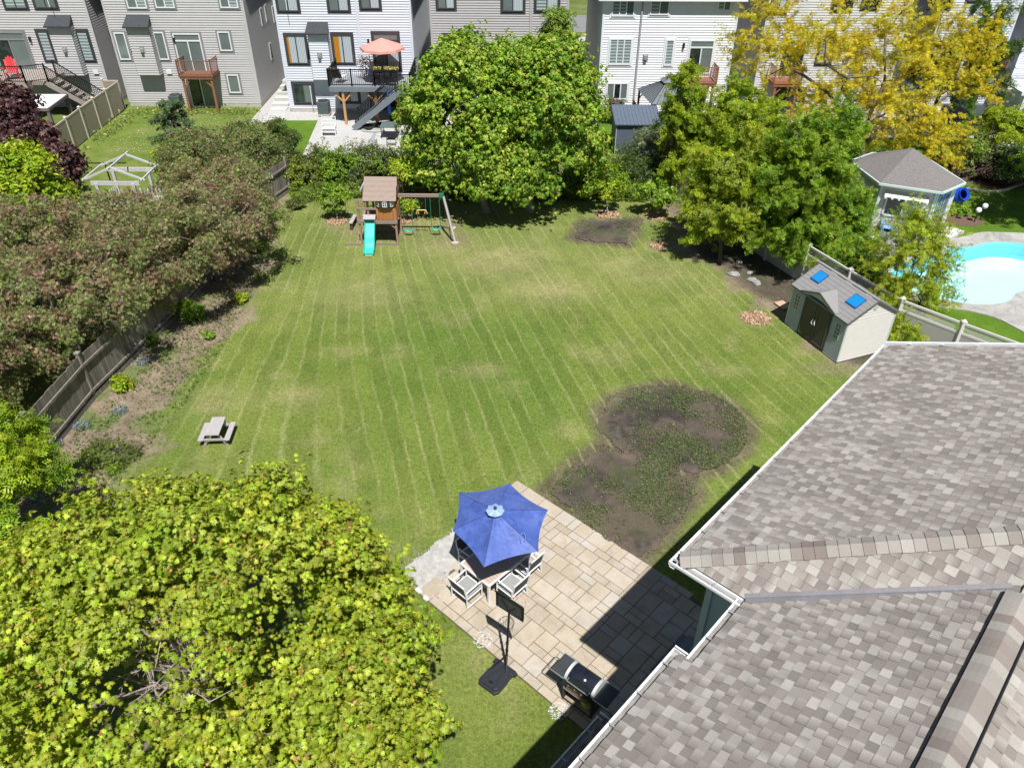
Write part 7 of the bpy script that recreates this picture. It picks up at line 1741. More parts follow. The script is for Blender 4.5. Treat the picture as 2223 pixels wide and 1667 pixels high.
# six sided pool house
def poolhouse():
    A_, B_ = G(1887, 496), G(2010, 516); eL = np.linalg.norm(B_-A_); d = (B_-A_)/eL; nn = np.array([-d[1], d[0]])
    a2, a3 = lvec(A_, B_), 0
    pts = [A_]; ang = lvec(A_, B_); sd = [eL, 1.9, 2.3, eL, 1.9, 2.3]
    for k, s_ in enumerate((2.35, 1.75, 2.6, 2.35, 1.75)): pts.append(pts[-1]+np.array([cos(ang+rad(45 if 0 else 0)), sin(ang)])*s_); ang += rad(60)
    c = sum(pts)/6; T = thing('pool_house', 'six sided cream pool house with grey hip roof and bright blue door', 'pool house', (*c, 0)); CR = pm('cream_cladding', (.56, .55, .52)); h = 2.35
    for i in range(6):
        p, q = pts[i], pts[(i+1) % 6]; L = np.linalg.norm(q-p); u = (q-p)/L; n_ = np.array([u[1], -u[0]])
        mb = MB(); siding_wall(mb, p, u, L, .1, h, n_, lap=.12, out=.02); mb.build('wall', CR, T, world=True)
        MB().box(p[0]-.06, p[0]+.06, p[1]-.06, p[1]+.06, 0, h).build('corner_post', pm('sage_trim', (.48, .53, .48), .5), T, world=True)
        mb = MB(); e0, e1 = c+(p-c)*1.14, c+(q-c)*1.14; mb.slab([(*e0, h), (*e1, h), (*c, h+1.15)], .05); r_ = mb.build('roof', pm('brown_grey_shingle', (.17, .155, .15), .9, var=.35, scale=12, bump=.5), T, world=True)
        MB().bar((*(c+(p-c)*1.15), h-.02), (*(c+(q-c)*1.15), h-.02), .07, .10).build('gutter', pm('pale_green_gutter', (.52, .60, .58), .5), T, world=True)
        if i in (0, 5, 1):
            w = L*.36 if i != 1 else L*.33; m_ = (p+q)/2; F = lambda a, o_, z: (*(m_+u*a+n_*o_), z)
            if i != 1:
                mb = MB(); zz0, zz1 = .78, 1.78
                for a0, a1, z0, z1 in ((-w, w, zz0, zz0+.08), (-w, w, zz1-.08, zz1), (-w, -w+.08, zz0, zz1), (w-.08, w, zz0, zz1), (-.04, .04, zz0, zz1)): mb.add([F(a0, .03, z0), F(a1, .03, z0), F(a1, .03, z1), F(a0, .03, z1), F(a0, .06, z0), F(a1, .06, z0), F(a1, .06, z1), F(a0, .06, z1)], [(4, 5, 6, 7), (0, 1, 5, 4), (3, 2, 6, 7), (0, 3, 7, 4), (1, 2, 6, 5)])
                f = mb.build('window', WHT, T, world=True)
                for s_, k_ in ((-1, 'dark'), (1, 'curtain')): mb = MB(); a0, a1 = sorted((s_*.04, s_*(w-.08))); mb.quad(F(a0, .035, zz0+.08), F(a1, .035, zz0+.08), F(a1, .035, zz1-.08), F(a0, .035, zz1-.08)); o_ = mb.build('pane', GL[k_], f); o_.data.transform(T.matrix_basis.inverted())
                mb = MB(); mb.slab([F(-w-.1, .03, 1.98), F(w+.1, .03, 1.98), F(w+.1, .30, 1.78), F(-w-.1, .30, 1.78)], .02)
                for k in range(7): a = -w-.05+(2*w+.1)*k/6; mb.box(*sorted((F(a-.05, .3, 0)[0], F(a+.05, .3, 0)[0])), *sorted((F(a-.05, .30, 0)[1], F(a+.05, .30, 0)[1])), 1.70, 1.79)
                mb.build('awning', pm('cream_awning', (.72, .69, .63), .7), T, world=True)
            else:
                mb = MB(); mb.add([F(-w-.12, .03, .1), F(w+.12, .03, .1), F(w+.12, .03, 2.1), F(-w-.12, .03, 2.1)], [(0, 1, 2, 3)]); mb.build('door_frame', WHT, T, world=True)
                for s_ in (-1, 1):
                    a0, a1 = sorted((s_*.01, s_*w)); mb = MB(); mb.add([F(a0, .045, .12), F(a1, .045, .12), F(a1, .045, 2.04), F(a0, .045, 2.04)], [(0, 1, 2, 3)]); dr = mb.build('door', pm('bright_blue_paint', (.02, .13, .60), .35), T, world=True)
                    g = .11; mb = MB(); mb.add([F(a0+g-.03, .05, .5), F(a1-g+.03, .05, .5), F(a1-g+.03, .05, 1.93), F(a0+g-.03, .05, 1.93)], [(0, 1, 2, 3)]); o_ = mb.build('door_trim', WHT, dr); o_.data.transform(T.matrix_basis.inverted())
                    mb = MB(); mb.add([F(a0+g, .055, .53), F(a1-g, .055, .53), F(a1-g, .055, 1.90), F(a0+g, .055, 1.90)], [(0, 1, 2, 3)]); o_ = mb.build('pane', GL['grey'], dr); o_.data.transform(T.matrix_basis.inverted())
    s = thing('door_step', 'pale stone step with flat ramp below the blue door of the pool house', 'step', (*((pts[1]+pts[2])/2+np.array([.9, -.35])*.7), 0), lvec(pts[1], pts[2])); MB().box(-.7, .7, -.45, .35, 0, .16).build('step_block', pm('slab_pale', (.50, .49, .47)), s)
    return pts
PHP = poolhouse()
p = G(1925, 506); adirondack((p[0], p[1]-.1, 0), rad(-20), 'light blue adirondack chair against the pool house wall', pm('light_blue_paint', (.20, .38, .72), .5), 1.15)
adirondack((p[0]+1.15, p[1]-.15, 0), rad(35), 'deep blue adirondack chair beside the light blue one', pm('deep_blue_paint', (.05, .18, .60), .5), 1.0)
p = G(2072, 440); T = thing('ceramic_urn', 'shiny cobalt blue round garden urn tipped on the pool house lawn', 'urn', (p[0], p[1], .35), 0); o = MB().lathe([(0, -.35), (.2, -.34), (.42, -.15), (.48, .08), (.38, .32), (.27, .42), (.34, .50), (.30, .50), (.22, .42)], n=22).build('urn_body', pm('cobalt_glaze', (.01, .06, .48), .12, spec=.7), T, smooth=True); o.rotation_euler = (rad(55), 0, rad(20))
for k, (px, h, lb) in enumerate((((2127, 478), .62, 'taller white globe lamp by the dark flower bed edge'), ((2115, 482), .5, 'shorter white globe lamp by the dark flower bed edge'), ((1868, 543), .3, 'left white globe lamp among yellow ground cover'), ((1885, 537), .35, 'right white globe lamp among yellow ground cover'), ((1998, 452+38), .35, 'white globe lamp on the bed behind the blue door'))):
    p = G(*px); T = thing('globe_lamp', lb, 'garden lamp', (*p, 0), 0, 'white globe garden lamps'); MB().tube([(0, 0, 0), (0, 0, h)], .025, n=8).build('stem', BLK, T)
    MB().lathe([(.0, -.13)]+[(.14*sin(t), -.14*cos(t)) for t in np.linspace(.3, pi-.05, 9)]+[(0, .14)], (0, 0, h+.12), n=16).build('globe', pm('opal_globe', (.78, .80, .84), .25), T, smooth=True)
sheet('border_bed', smooth_poly(pts_px([(2040, 470), (2060, 452), (2085, 458), (2110, 470), (2135, 480), (2125, 490), (2080, 490), (2045, 486)])), .0, pm('bark_mulch', (.13, .08, .055), .95, var=.5, scale=14))
sheet('border_bed', smooth_poly(pts_px([(2050, 420), (2080, 395), (2130, 405), (2180, 410), (2260, 400), (2260, 330), (2060, 330)])), -.002, pm('bark_mulch', (.13, .08, .055)))
e_ = smooth_poly(pts_px([(2060, 408), (2100, 412), (2140, 418), (2180, 414), (2225, 398), (2260, 390)]))[:30]
T = thing('stone_edging', 'curved pale stone edging along the shrub bed by the pool lawn', 'edging', (*e_[0], 0)); mb = MB(); [mb.bar((*e_[i], .04), (*e_[i+1], .04), .14, .10) for i in range(len(e_)-1)]; mb.build('edging_strip', pm('edging_stone', (.45, .38, .31), .85, var=.2, scale=5), T, world=True)

# ============================================================ TREES AND SHRUBS
YG = [(.30, .37, .028), (.40, .45, .04), (.22, .31, .02), (.35, .41, .05)]
MG = [(.16, .28, .020), (.23, .36, .028), (.11, .22, .016), (.28, .39, .035)]
DG_ = [(.05, .10, .015), (.08, .14, .02), (.04, .075, .012)]
LIME = [(.30, .39, .018), (.38, .44, .025), (.20, .31, .015)]
PURP = [(.22, .12, .085), (.17, .22, .055), (.25, .15, .11), (.12, .19, .04), (.28, .22, .12), (.20, .26, .07)]
DPUR = [(.06, .024, .027), (.10, .045, .042), (.04, .017, .02), (.15, .075, .065)]
GOLD = [(.62, .51, .025), (.72, .60, .04), (.52, .42, .02), (.52, .52, .06)]
OLIV = [(.12, .15, .04), (.17, .19, .05), (.09, .12, .03)]
SILV = [(.15, .19, .09), (.20, .24, .12), (.11, .15, .06)]
tree('maple_tree', 'large foreground maple with orange tipped star leaves and grey inner twigs', 'tree', (-5.6, 8.6), [(-5.65, 8.4, 3.9, 3.65, 3.3, 2.55), (-7.7, 8.9, 3.0, 2.3, 2.1, 1.9), (-3.6, 8.0, 3.2, 1.9, 2.2, 1.8), (-5.4, 9.9, 3.6, 2.2, 1.7, 1.8)],
     560, 118000, .102, YG, MAPLE, clump_r=.52, trunk_r=.13, nl=40, rosette=5, young=((.46, .27, .08), .10), carve=((*G(405, 1400, 5.0), 5.0), 1.0), seed=3, tilt=.38, flat=.8, low=-.4, core=.72, bark=(.20, .17, .15), fork=(0, 0, 2.4), twig=.007)
# twigs bared in the middle of its crown
def bare_twigs():
    rng = np.random.default_rng(5); mb = MB(); o = [x for x in COL.objects if x.name.startswith('maple_tree')][0]; b = np.array((*(G(410, 1440, 4.0)-np.array((-5.6, 8.6))), 3.4))
    for k in range(60):
        d = dirs(rng, 1)[0]; d[2] = abs(d[2])*1.5+.6; d /= np.linalg.norm(d); L = rng.uniform(1.2, 2.3); st = b+rng.normal(0, .12, 3); p1 = st+d*L*.5+rng.normal(0, .08, 3); p2 = st+d*L+rng.normal(0, .15, 3)
        mb.tube([st, p1, p2], [.034, .022, .007], n=5, cap=False)
        for j in range(4):
            e = p1+(p2-p1)*rng.random(); q = e+dirs(rng, 1)[0]*rng.uniform(.25, .6); mb.tube([e, (e+q)/2+rng.normal(0, .03, 3), q], [.011, .008, .004], n=4, cap=False)
    mb.build('inner_twigs', pm('grey_twig', (.33, .27, .24), .85, var=.3, scale=6), o)
bare_twigs()
tree('maple_tree', 'left one of the two big touching maples beyond the swings', 'tree', tuple(G(1055, 460)), [EP(1010, 245, 37, 118, 140), EP(955, 320, 36.6, 66, 82), EP(1045, 165, 37.4, 85, 80), EP(1055, 365, 35.8, 78, 58)], 300, 56000, .17, MG, MAPLE_S, rosette=4, clump_r=.62, trunk_r=.17, nl=26, seed=12, tilt=.45, low=-.6, core=.62, tips=((.38, .44, .06), .20), bark=(.24, .21, .19), fork=(-.3, 0, 2.2), group='two big maples beyond the lawn')
tree('maple_tree', 'right one of the two big touching maples, nearest the far dug patch', 'tree', tuple(G(1150, 460)), [EP(1185, 235, 37.6, 108, 130), EP(1225, 310, 37.2, 78, 100), EP(1140, 370, 36.2, 66, 64), EP(1190, 140, 38, 62, 55)], 220, 46000, .17, MG, MAPLE_S, rosette=4, clump_r=.62, trunk_r=.17, nl=26, seed=13, tilt=.45, low=-.6, core=.5, tips=((.38, .44, .06), .20), bark=(.24, .21, .19), fork=(0, 0, 2.2), group='two big maples beyond the lawn')
tree('slim_tree', 'slim pale green treetop rising behind the right big maple', 'tree', tuple(G(1232, 300)), [EP(1208, 55, 43.5, 17, 28), EP(1215, 105, 43.5, 32, 40), EP(1225, 170, 43.5, 42, 50)], 50, 6500, .26, [(.17, .27, .03), (.24, .33, .05), (.13, .2, .03)], COMP, clump_r=.55, trunk_r=.1, nl=10, seed=14)
# ash and walnut like trees on the right
tree('ash_tree', 'bright green ash tree with a visible trunk left of the dark shaded bed', 'tree', tuple(G(1562, 566)), [EP(1595, 360, 32.2, 62, 80), EP(1570, 430, 31.9, 68, 75), EP(1548, 500, 31.6, 46, 42), EP(1605, 275, 32.6, 36, 48)], 230, 20000, .20, LIME+[(.30, .36, .05)], COMP, spray=1.5, clump_r=.44, trunk_r=.10, nl=22, seed=15, tilt=.7, core=.2, hang=.5, flat=.9, group='ash trees along the lattice fence')
tree('ash_tree', 'darker green ash tree directly behind the garden shed roof', 'tree', tuple(G(1752, 590)), [EP(1750, 370, 31.2, 82, 105), EP(1720, 490, 30.8, 70, 65), EP(1800, 300, 31.8, 55, 60), EP(1800, 450, 31.0, 60, 75), EP(1790, 530, 30.4, 66, 50), EP(1835, 470, 31, 44, 60)], 330, 33000, .20, MG+LIME[:1], COMP, spray=1.4, clump_r=.46, trunk_r=.11, nl=24, seed=16, tilt=.7, core=.25, hang=.5, flat=.9, group='ash trees along the lattice fence')
tree('ash_tree', 'tall slender ash tree in front of the white house gazebo', 'tree', (8.0, 39.6), [EP(1486, 190, 39.5, 24, 50), EP(1482, 265, 39.4, 42, 60), EP(1490, 350, 39.2, 50, 55)], 110, 11500, .20, LIME, COMP, spray=1.5, clump_r=.40, trunk_r=.08, nl=14, seed=17, tilt=.7, core=.15, hang=.4, group='ash trees along the lattice fence')
tree('ash_tree', 'thin ash tree between the slender one and the yellow blossom tree', 'tree', (12.3, 38.4), [EP(1610, 240, 38.6, 50, 50), EP(1640, 300, 38.4, 50, 70), EP(1560, 290, 38.8, 38, 50)], 120, 12000, .20, LIME, COMP, spray=1.5, clump_r=.44, trunk_r=.09, nl=14, seed=18, tilt=.7, core=.15, group='ash trees along the lattice fence')
tree('willow_shrub', 'grey green feathery shrub in front of the dark storage shed', 'shrub', (7.3, 41.8), [EP(1425, 320, 41.8, 50, 34), EP(1400, 350, 41.6, 40, 30)], 50, 7000, .16, SILV, SPRIG, clump_r=.45, trunk_r=.05, nl=8, seed=19)
tree('juniper_shrub', 'dark dense evergreen shrub left of the lattice fence end', 'shrub', (6.6, 40.7), [EP(1395, 385, 40.8, 48, 46), EP(1370, 360, 41, 30, 30)], 60, 9000, .14, DG_+[(.11, .14, .03)], SPRIG, clump_r=.42, trunk_r=.07, nl=8, seed=20, core=.4, bark=(.12, .09, .07))
# yellow blossom tree
tree('honey_locust', 'wide golden yellow leaved tree with dark twigs over the pool house', 'tree', (19.3, 42.8), [EP(1700, 110, 45, 95, 110), EP(1840, 100, 45, 120, 95), EP(1985, 90, 46, 115, 90), EP(2090, 90, 46.5, 75, 60), EP(1900, 215, 43.8, 140, 75), EP(1985, 300, 42.3, 95, 55), EP(1790, 230, 44, 80, 60), EP(1635, 80, 46, 42, 70), EP(1925, 372, 38.6, 58, 20), EP(2080, 180, 44.8, 70, 55)],
     470, 52000, .14, GOLD, COMP, spray=1.9, clump_r=.42, trunk_r=.17, nl=330, seed=21, tilt=.7, flat=.6, low=-.7, core=.12, bark=(.10, .08, .065), fork=(0, -.2, 2.2), tr=.4, twig=.013)
tree('green_tree', 'loose green tree with hanging leaves behind the right side of the yellow crown', 'tree', (25.5, 49), [EP(2120, 105, 49, 65, 80), EP(2130, 190, 48.5, 55, 50), EP(2060, 160, 48.5, 70, 60), EP(2150, 30, 49, 40, 40)], 90, 10000, .22, MG[:1]+DG_, COMP, spray=1.6, clump_r=.5, trunk_r=.12, nl=16, seed=22, core=.1, hang=.7)
# sparse walnut beside the pool
tree('walnut_tree', 'sparse yellow green young tree between the shed and the pool', 'tree', tuple(G(1962, 752)), [EP(1975, 560, 26.4, 70, 75), EP(2010, 620, 26.0, 60, 55), EP(1935, 640, 25.8, 45, 50), EP(2000, 500, 26.8, 40, 40), EP(1960, 710, 25.3, 62, 40), EP(1985, 600, 26.2, 70, 80)], 170, 8500, .16, LIME+[(.36, .38, .03)], COMP, spray=1.6, clump_r=.42, trunk_r=.055, nl=60, seed=23, tilt=.6, core=.0, hang=.4, bark=(.08, .07, .06), twig=.006)
tree('golden_shrub', 'small yellow green shrub at the foot of the shed side wall', 'shrub', (14.6, 24.9), [EP(1962, 715, 24.9, 50, 36)], 30, 1700, .2, LIME, COMP, clump_r=.35, trunk_r=.03, nl=8, seed=24)
tree('shade_tree', 'broad green tree at the right edge shading the pool lawn', 'tree', (28.2, 35.5), [(28.2, 35.5, 4.6, 3.4, 3.2, 2.6)], 60, 9000, .3, MG, COMP, clump_r=.8, trunk_r=.14, nl=12, seed=25)
tree('lime_tree', 'small bright green tree at the right edge above the lilac', 'tree', (24.6, 43.5), [EP(2195, 275, 43.6, 52, 42), EP(2215, 320, 43.2, 40, 40)], 50, 6500, .26, LIME, COMP, clump_r=.5, trunk_r=.08, nl=8, seed=26)
tree('lilac_bush', 'round lilac bush with pale flower heads at the right edge', 'shrub', (24.3, 41.2), [EP(2200, 365, 41.2, 48, 46)], 50, 7500, .17, [(.10, .17, .03), (.14, .2, .05), (.08, .13, .03)], LEAF, clump_r=.42, trunk_r=.05, nl=6, seed=27, tips=((.55, .47, .55), .09))
tree('green_shrub', 'mid green arching shrub behind the curved stone edging', 'shrub', (22.0, 43.0), [EP(2085, 320, 43, 60, 36), EP(2105, 355, 42.4, 42, 34), EP(2050, 300, 43.6, 40, 26)], 70, 10000, .17, OLIV+MG[:2], SPRIG, clump_r=.42, trunk_r=.05, nl=8, seed=28)
tree('red_shrub', 'dark red barberry shrub between the pool house roof and the green shrub', 'shrub', (20.9, 42.0), [EP(2050, 365, 42, 32, 30), EP(2070, 392, 41.4, 28, 16)], 40, 6000, .13, DPUR+[(.14, .05, .035)], LEAF, clump_r=.35, trunk_r=.04, nl=6, seed=29)
tree('red_shrub', 'dark red barberry shrub left of the lilac bush', 'shrub', (23.0, 41.2), [EP(2145, 375, 41.4, 30, 30), EP(2160, 345, 41.8, 22, 22)], 40, 6000, .13, DPUR+[(.12, .07, .05)], LEAF, clump_r=.35, trunk_r=.04, nl=6, seed=30)
tree('fern_clump', 'low bright green leafy clump at the front of the curved shrub bed', 'plant', (21.6, 39.6), [(21.6, 39.6, .2, 1.0, .5, .28), (20.6, 39.9, .15, .6, .4, .2)], 24, 2200, .14, MG, LEAF, clump_r=.22, trunk_r=0, seed=31)
tree('fern_clump', 'low green leafy clump in the bark bed beside the globe lamps', 'plant', tuple(G(2072, 466)), [(*G(2072, 466), .15, .8, .45, .25)], 18, 1600, .13, MG, LEAF, clump_r=.22, trunk_r=0, seed=32)
tree('mixed_shrub', 'green shrub tangled behind the lattice fence above the shed roof', 'shrub', (14.6, 30.2), [EP(1840, 560, 30.2, 52, 36), EP(1870, 590, 29.4, 34, 24)], 44, 4800, .16, OLIV+MG[:2], SPRIG, clump_r=.40, trunk_r=.04, nl=6, seed=33)
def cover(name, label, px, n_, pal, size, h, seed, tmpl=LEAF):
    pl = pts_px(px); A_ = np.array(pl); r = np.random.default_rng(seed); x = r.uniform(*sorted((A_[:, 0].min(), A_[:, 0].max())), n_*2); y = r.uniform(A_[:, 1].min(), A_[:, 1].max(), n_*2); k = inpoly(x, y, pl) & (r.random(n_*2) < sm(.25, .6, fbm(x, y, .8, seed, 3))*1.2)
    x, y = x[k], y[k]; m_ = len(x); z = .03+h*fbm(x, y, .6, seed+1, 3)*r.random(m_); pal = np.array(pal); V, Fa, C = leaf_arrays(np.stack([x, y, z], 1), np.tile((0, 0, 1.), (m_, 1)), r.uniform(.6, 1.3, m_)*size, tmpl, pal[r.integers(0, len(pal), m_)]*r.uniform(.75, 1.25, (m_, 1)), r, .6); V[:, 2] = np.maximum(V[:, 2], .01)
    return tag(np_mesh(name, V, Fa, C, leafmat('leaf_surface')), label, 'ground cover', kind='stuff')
cover('golden_ground_cover', 'golden orange ground cover plants between the ash trees and the pool deck', [(1800, 520), (1850, 500), (1905, 515), (1900, 560), (1850, 580), (1805, 560)], 6000, [(.42, .28, .03), (.30, .28, .04), (.18, .22, .04), (.5, .36, .05)], .14, .55, 1)
cover('silver_ground_cover', 'silvery grey ground cover mound beside the pool house corner', [(1862, 485), (1895, 490), (1930, 512), (1925, 530), (1890, 525), (1860, 510)], 4500, [(.35, .40, .30), (.28, .34, .24)], .10, .45, 2)
cover('green_ground_cover', 'low green perennials under the lattice fence behind the pool deck', [(1810, 565), (1880, 575), (1950, 650), (1960, 680), (1900, 650), (1830, 590)], 5000, OLIV+LIME[:1], .13, .5, 3)
cover('wild_ground_cover', 'wild green plants covering the back edge between the big maples and the juniper', [(1180, 432), (1240, 405), (1380, 400), (1420, 430), (1400, 440), (1290, 438)], 12000, MG+LIME[:1]+OLIV, .17, .95, 4, SPRIG)
cover('wild_ground_cover', 'wild green plants along the back edge between the corner of the fence and the play tower', [(640, 445), (620, 400), (700, 380), (930, 395), (925, 420), (860, 425), (700, 440)], 9000, OLIV+MG+[(.24, .22, .10)], .15, .7, 5, SPRIG)
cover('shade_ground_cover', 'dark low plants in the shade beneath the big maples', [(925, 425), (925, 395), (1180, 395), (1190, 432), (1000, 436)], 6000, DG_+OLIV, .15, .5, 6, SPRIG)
cover('bed_weeds', 'scattered weeds and seedlings in the dry bed under the left fence', [(60, 1060), (200, 900), (420, 700), (560, 520), (610, 470), (560, 620), (480, 760), (400, 880), (300, 1000), (180, 1120)], 3800, [(.13, .19, .04), (.20, .23, .07), (.09, .15, .03)], .10, .16, 7, SPRIG)
cover('tall_weeds', 'tall weeds and yellow flowers along the foot of the light grey house', [(250, 262), (290, 236), (560, 238), (575, 250), (400, 252), (300, 262), (190, 330), (170, 330)], 3000, [(.12, .20, .03), (.17, .25, .05), (.50, .45, .12), (.09, .15, .03)], .16, .6, 8, SPRIG)
cover('meadow_flowers', 'white and yellow clover flowers in the rough neighbouring lawn', [(230, 330), (320, 262), (575, 250), (560, 320), (420, 340)], 1600, [(.6, .6, .5), (.5, .48, .2), (.2, .26, .08)], .07, .10, 9)
cover('blue_flower_patch', 'pale blue flowers around the grey arbour', [(110, 470), (150, 430), (215, 445), (215, 480), (130, 500)], 1700, [(.45, .55, .62), (.6, .66, .66), (.15, .22, .08)], .12, .45, 10)
# shrubs along the back boundary
BK = [(658, 392, 40.3, 38, 40, LIME[:2]+OLIV, 'yellow green shrub nearest the far end of the wooden fence'), (700, 372, 40.9, 34, 46, OLIV+MG[:1], 'olive green shrub second from the far fence end'),
      (742, 376, 40.5, 38, 44, MG, 'leafy mid green shrub left of the play tower roof'), (790, 362, 41.0, 40, 40, SILV+OLIV, 'grey green twiggy shrub directly behind the play tower roof'),
      (842, 372, 40.8, 34, 42, MG+OLIV, 'green shrub right of the play tower roof'), (890, 385, 40.6, 30, 48, OLIV+DG_, 'dark olive shrub touching the left big maple')]
for k, (px, py, Y, a, c, pal, lb) in enumerate(BK):
    e = EP(px, py, Y, a, c); tree('boundary_shrub', lb, 'shrub', (e[0], Y), [e, (e[0], Y, max(.7, e[2]-.6), e[3]*1.1, e[3], .8)], 60, 6500, .13, pal, SPRIG if k % 2 else LEAF, spray=1.5, clump_r=.42, trunk_r=.05, nl=12, seed=40+k, core=.2, stems=2, group='shrubs along the back boundary')
for k, (px, py, Y, a, c, pal, lb) in enumerate(((1262, 385, 40.6, 34, 40, MG, 'leafy shrub touching the right big maple'), (1345, 392, 40.4, 34, 26, MG+OLIV, 'low green shrub left of the juniper'))):
    e = EP(px, py, Y, a, c); tree('boundary_shrub', lb, 'shrub', (e[0], Y), [e], 36, 5200, .17, pal, LEAF, clump_r=.40, trunk_r=.05, nl=10, seed=50+k, core=.2, group='shrubs along the back boundary')
# young trees on the lawn
def sapling(key, label, ells, n_, pal, seed, r0=.03, tm_=LEAF, size=.16):
    p = MULCH[key]; tree('young_tree', label, 'tree', tuple(p), ells, max(6, n_//90), n_, size, pal, tm_, clump_r=.28, trunk_r=r0, nl=10, seed=seed, core=.1, bark=(.30, .27, .24), twig=.006, group='young trees in wood chip rings')
sapling('a', 'young maple in wood chips left of the play tower', [EP(728, 425, 35.6, 24, 24), EP(732, 455, 35.6, 16, 12)], 1300, MG, 60)
sapling('b', 'young maple in wood chips directly behind the swings', [EP(877, 370, 36, 22, 26), EP(880, 440, 35.8, 20, 14)], 1700, LIME, 61)
sapling('c', 'young tree with a tall crown behind the far dug patch', [EP(1312, 400, 36.7, 42, 36), EP(1320, 370, 36.7, 24, 24)], 2400, LIME+MG[:1], 62, .035)
sapling('d', 'bushy young maple in wood chips beside the white fence end', [EP(1428, 420, 36.4, 30, 30), EP(1425, 447, 36.2, 18, 10)], 2200, MG, 63, .03, MAPLE_S)
sapling('e', 'nearly bare whip of a tree right of the far dug patch', [EP(1432, 500, 33.2, 7, 18)], 90, MG, 64, .018, LEAF, .09)
sapling('f', 'bare leafless twig of a tree in wood chips left of the shed', [EP(1645, 660, 26.7, 5, 16)], 30, [(.25, .16, .09)], 65, .014, LEAF, .06)
# hedge of purple green shrubs behind the wooden fence
HD = [(-17.9, 20.0, 2.5, 2.3, 1.9, 1.7, 'purple green hedge shrub nearest the camera, at the left edge of the view'), (-15.7, 23.2, 2.6, 2.4, 2.1, 1.8, 'second purple green hedge shrub from the near end of the fence'),
      (-14.1, 26.4, 2.5, 2.3, 2.1, 1.8, 'third purple green hedge shrub overhanging the fence'), (-12.9, 29.4, 2.4, 2.2, 2.1, 1.7, 'fourth purple green hedge shrub, bulging farthest over the dry bed'),
      (-14.0, 33.0, 2.2, 2.0, 2.0, 1.6, 'fifth purple green hedge shrub beside the arbour picket panel'), (-20.4, 23.8, 2.6, 2.5, 2.2, 1.8, 'purple green shrub of the rear hedge row at the left edge'),
      (-18.8, 27.3, 2.7, 2.4, 2.1, 1.7, 'purple green shrub in the middle of the rear hedge row'), (-17.2, 30.4, 1.9, 2.1, 1.9, 1.4, 'purple green shrub of the rear hedge row in front of the arbour'),
      (-15.2, 36.6, 2.1, 1.9, 1.9, 1.3, 'olive purple hedge shrub near the far corner of the fence'), (-16.3, 39.3, 1.9, 1.9, 1.7, 1.3, 'brownish hedge shrub behind the far corner of the fence'), (-13.9, 40.4, 1.8, 1.6, 1.4, 1.3, 'brown green hedge shrub closest to the pale gravel yard')]
for k, (x, y, z, a, b, c, lb) in enumerate(HD):
    tree('purple_shrub', lb, 'shrub', (x, y), ([(x+.8, y, z+.35, a, b, c*.85), (x-.7, y-.2, z-.5, a*.95, b*.95, c*.95)] if 1 <= k <= 4 else [(x, y, z, a, b, c), (x+.1, y-.3, z-.7, a*.95, b*.9, c*.9)]), 150, 21000 if k < 5 else 14000, .125, (PURP if k % 3 == 0 else PURP+[(.20, .26, .06), (.26, .30, .09)] if k % 3 == 1 else PURP+OLIV+[(.23, .26, .08)]) if k < 8 else PURP[1::2]+OLIV, SPRIG, clump_r=.42, trunk_r=.05, nl=26, seed=70+k, tilt=.7, core=.45, low=-.5, stems=3, bark=(.16, .13, .11), group='purple green hedge behind the wooden fence', jit=.3, tips=((.30, .15, .12), .12), tr=.25)
for k, (px, s, pal, lb, n_) in enumerate((((236, 1008), .62, OLIV+MG[:2], 'low spreading green shrub in the dry bed near the big maple', 2600), ((262, 846), .38, LIME, 'bright green plant at the foot of the wooden fence', 900), ((412, 690), .5, MG, 'leafy green plant against the middle of the wooden fence', 1500), ((524, 655), .30, LIME, 'small yellow green plant in the hedge shade', 600), ((322, 745), .34, MG+DG_, 'dark green plant where the fence passes under the hedge', 900), ((455, 735), .2, MG, 'tiny green plant in the dry bed beside the lawn', 260), ((585, 480), .55, MG, 'round green shrub at the far end of the dry bed', 1900), ((553, 545), .42, OLIV+MG[:1], 'loose shrub hiding the fence foot near its far end', 1300), ((640, 455), .4, OLIV, 'small olive shrub at the inside corner of the fence', 1200))):
    p = G(*px); tree('bed_plant', lb, 'plant', tuple(p), [(p[0], p[1], s*.55, s, s*.85, s*.6)], 16, n_, .085 if k in (0, 4) else .11, pal, LEAF if k % 2 else SPRIG, clump_r=s*.42, trunk_r=.012, nl=6, seed=90+k, core=.1, stems=2, twig=.004, group='small plants in the left bed')
for k, (px, lb) in enumerate((((178, 928), 'blue flowers nearest the near end of the wooden fence'), ((120, 970), 'blue flowers tight against the fence foot at the left'), ((262, 895), 'blue flowers below the bright green plant'), ((80, 1090), 'blue flowers in the shade of the left ash'), ((312, 788), 'blue flowers at the fence foot under the hedge'))):
    p = G(*px); r = np.random.default_rng(k); n_ = 260; a = r.uniform(0, 2*pi, n_); q = np.sqrt(r.random(n_))*.26; pal = np.array([(.22, .33, .55), (.12, .2, .05), (.35, .45, .6), (.1, .16, .04)])
    V, Fa, C = leaf_arrays(np.stack([p[0]+q*np.cos(a), p[1]+q*np.sin(a), .03+r.random(n_)*.16], 1), np.tile((0, 0, 1.), (n_, 1)), r.uniform(.04, .07, n_), LEAF, pal[r.integers(0, 4, n_)], r, .7); tag(np_mesh('blue_flowers', V, Fa, C, leafmat('leaf_surface')), lb, 'flowers', 'blue flower clumps in the left bed', 'stuff')
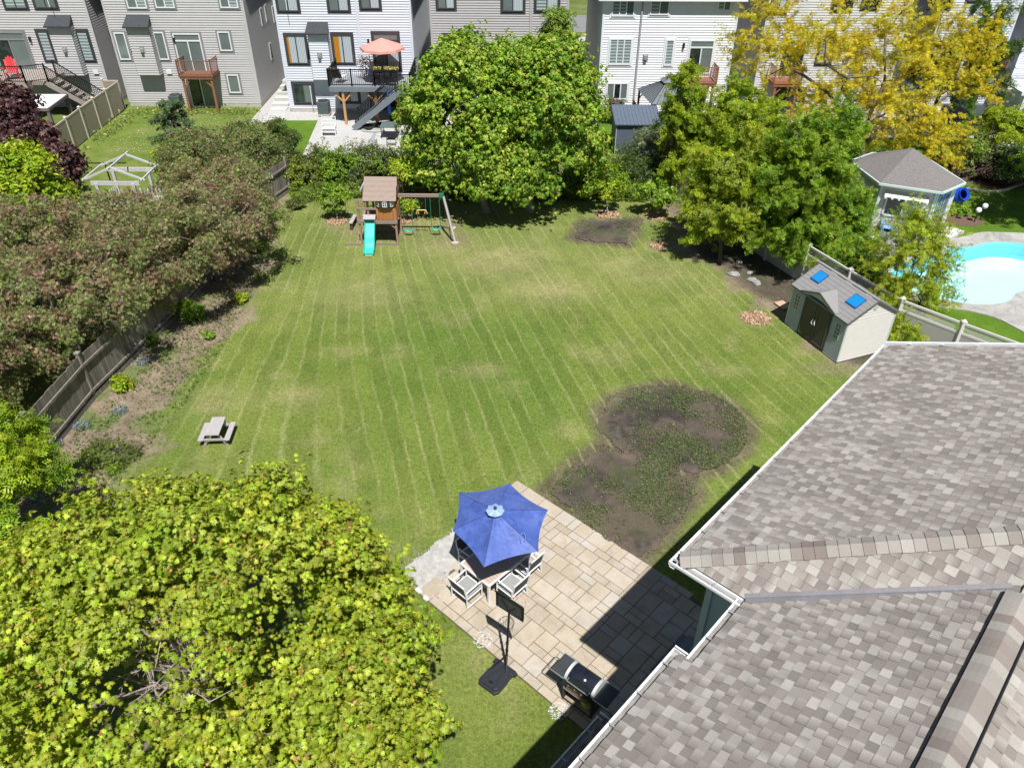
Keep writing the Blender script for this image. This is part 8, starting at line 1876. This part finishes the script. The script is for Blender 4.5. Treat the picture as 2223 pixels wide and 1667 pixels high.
# left edge
tree('ash_tree', 'bright green ash branches at the left edge beside the big foreground maple', 'tree', (-12.5, 12.6), [(-12.7, 13.7, 2.9, 1.15, 1.2, 1.5), (-11.9, 12.3, 2.1, 1.3, 1.0, .9), (-13.2, 15.2, 2.9, .8, .9, 1.1)], 80, 6200, .22, LIME+MG[:2], COMP, clump_r=.42, trunk_r=.07, nl=20, seed=110, core=.1, tilt=.6, hang=.4, bark=(.2, .18, .15))
tree('lime_maple', 'bright lime green tree at the left edge above the hedge', 'tree', (-21.6, 31.2), [EP(45, 430, 31, 88, 92), EP(15, 360, 31.5, 50, 50)], 80, 12000, .22, LIME, LEAF, clump_r=.55, trunk_r=.1, nl=12, seed=111, core=.4)
tree('purple_maple', 'dark purple leaved maple at the left edge below the white canopy', 'tree', (-25.0, 37.5), [EP(5, 235, 38, 46, 50), EP(40, 300, 37.5, 58, 42), EP(132, 370, 36, 36, 56), EP(20, 330, 37.5, 60, 50)], 110, 14000, .24, DPUR, MAPLE_S, clump_r=.6, trunk_r=.12, nl=20, seed=112, core=.35, tips=((.22, .12, .10), .12))
tree('spruce_tree', 'small blue green spruce on the rough lawn beside the light grey house', 'tree', (-18.6, 42.6), [(-18.6, 42.6, 3.4, .35, .35, .6), (-18.6, 42.6, 2.6, .85, .8, .6), (-18.6, 42.6, 1.7, 1.3, 1.2, .6), (-18.6, 42.6, .9, 1.6, 1.5, .6)], 90, 11000, .13, [(.10, .16, .06), (.16, .22, .09), (.08, .13, .05)], SPRIG, clump_r=.28, trunk_r=.07, nl=40, seed=113, flat=.5, core=.3, fork=(0, 0, 3.0))
tree('lime_shrub', 'round yellow green shrub between the spruce and the hedge', 'shrub', (-17.0, 39.9), [EP(375, 352, 39.9, 40, 30)], 36, 4800, .15, LIME, LEAF, clump_r=.35, trunk_r=.05, nl=6, seed=114)
tree('cedar_shrub', 'dark conical cedar beside the patch of side lawn', 'shrub', (-12.9, 43.2), [EP(608, 310, 43.2, 36, 30), EP(605, 280, 43.2, 20, 22), EP(600, 340, 43, 42, 26)], 60, 8500, .12, OLIV+DG_+[(.16, .13, .05)], SPRIG, clump_r=.36, trunk_r=.06, nl=8, seed=115)
tree('flowering_shrub', 'round pink flowering shrub below the windows of the bright white house', 'shrub', tuple(G(1335, 250)), [EP(1333, 238, 51.2, 22, 18)], 26, 3200, .16, [(.12, .16, .05), (.22, .10, .14), (.10, .12, .04)], LEAF, clump_r=.35, trunk_r=.04, nl=5, seed=116)
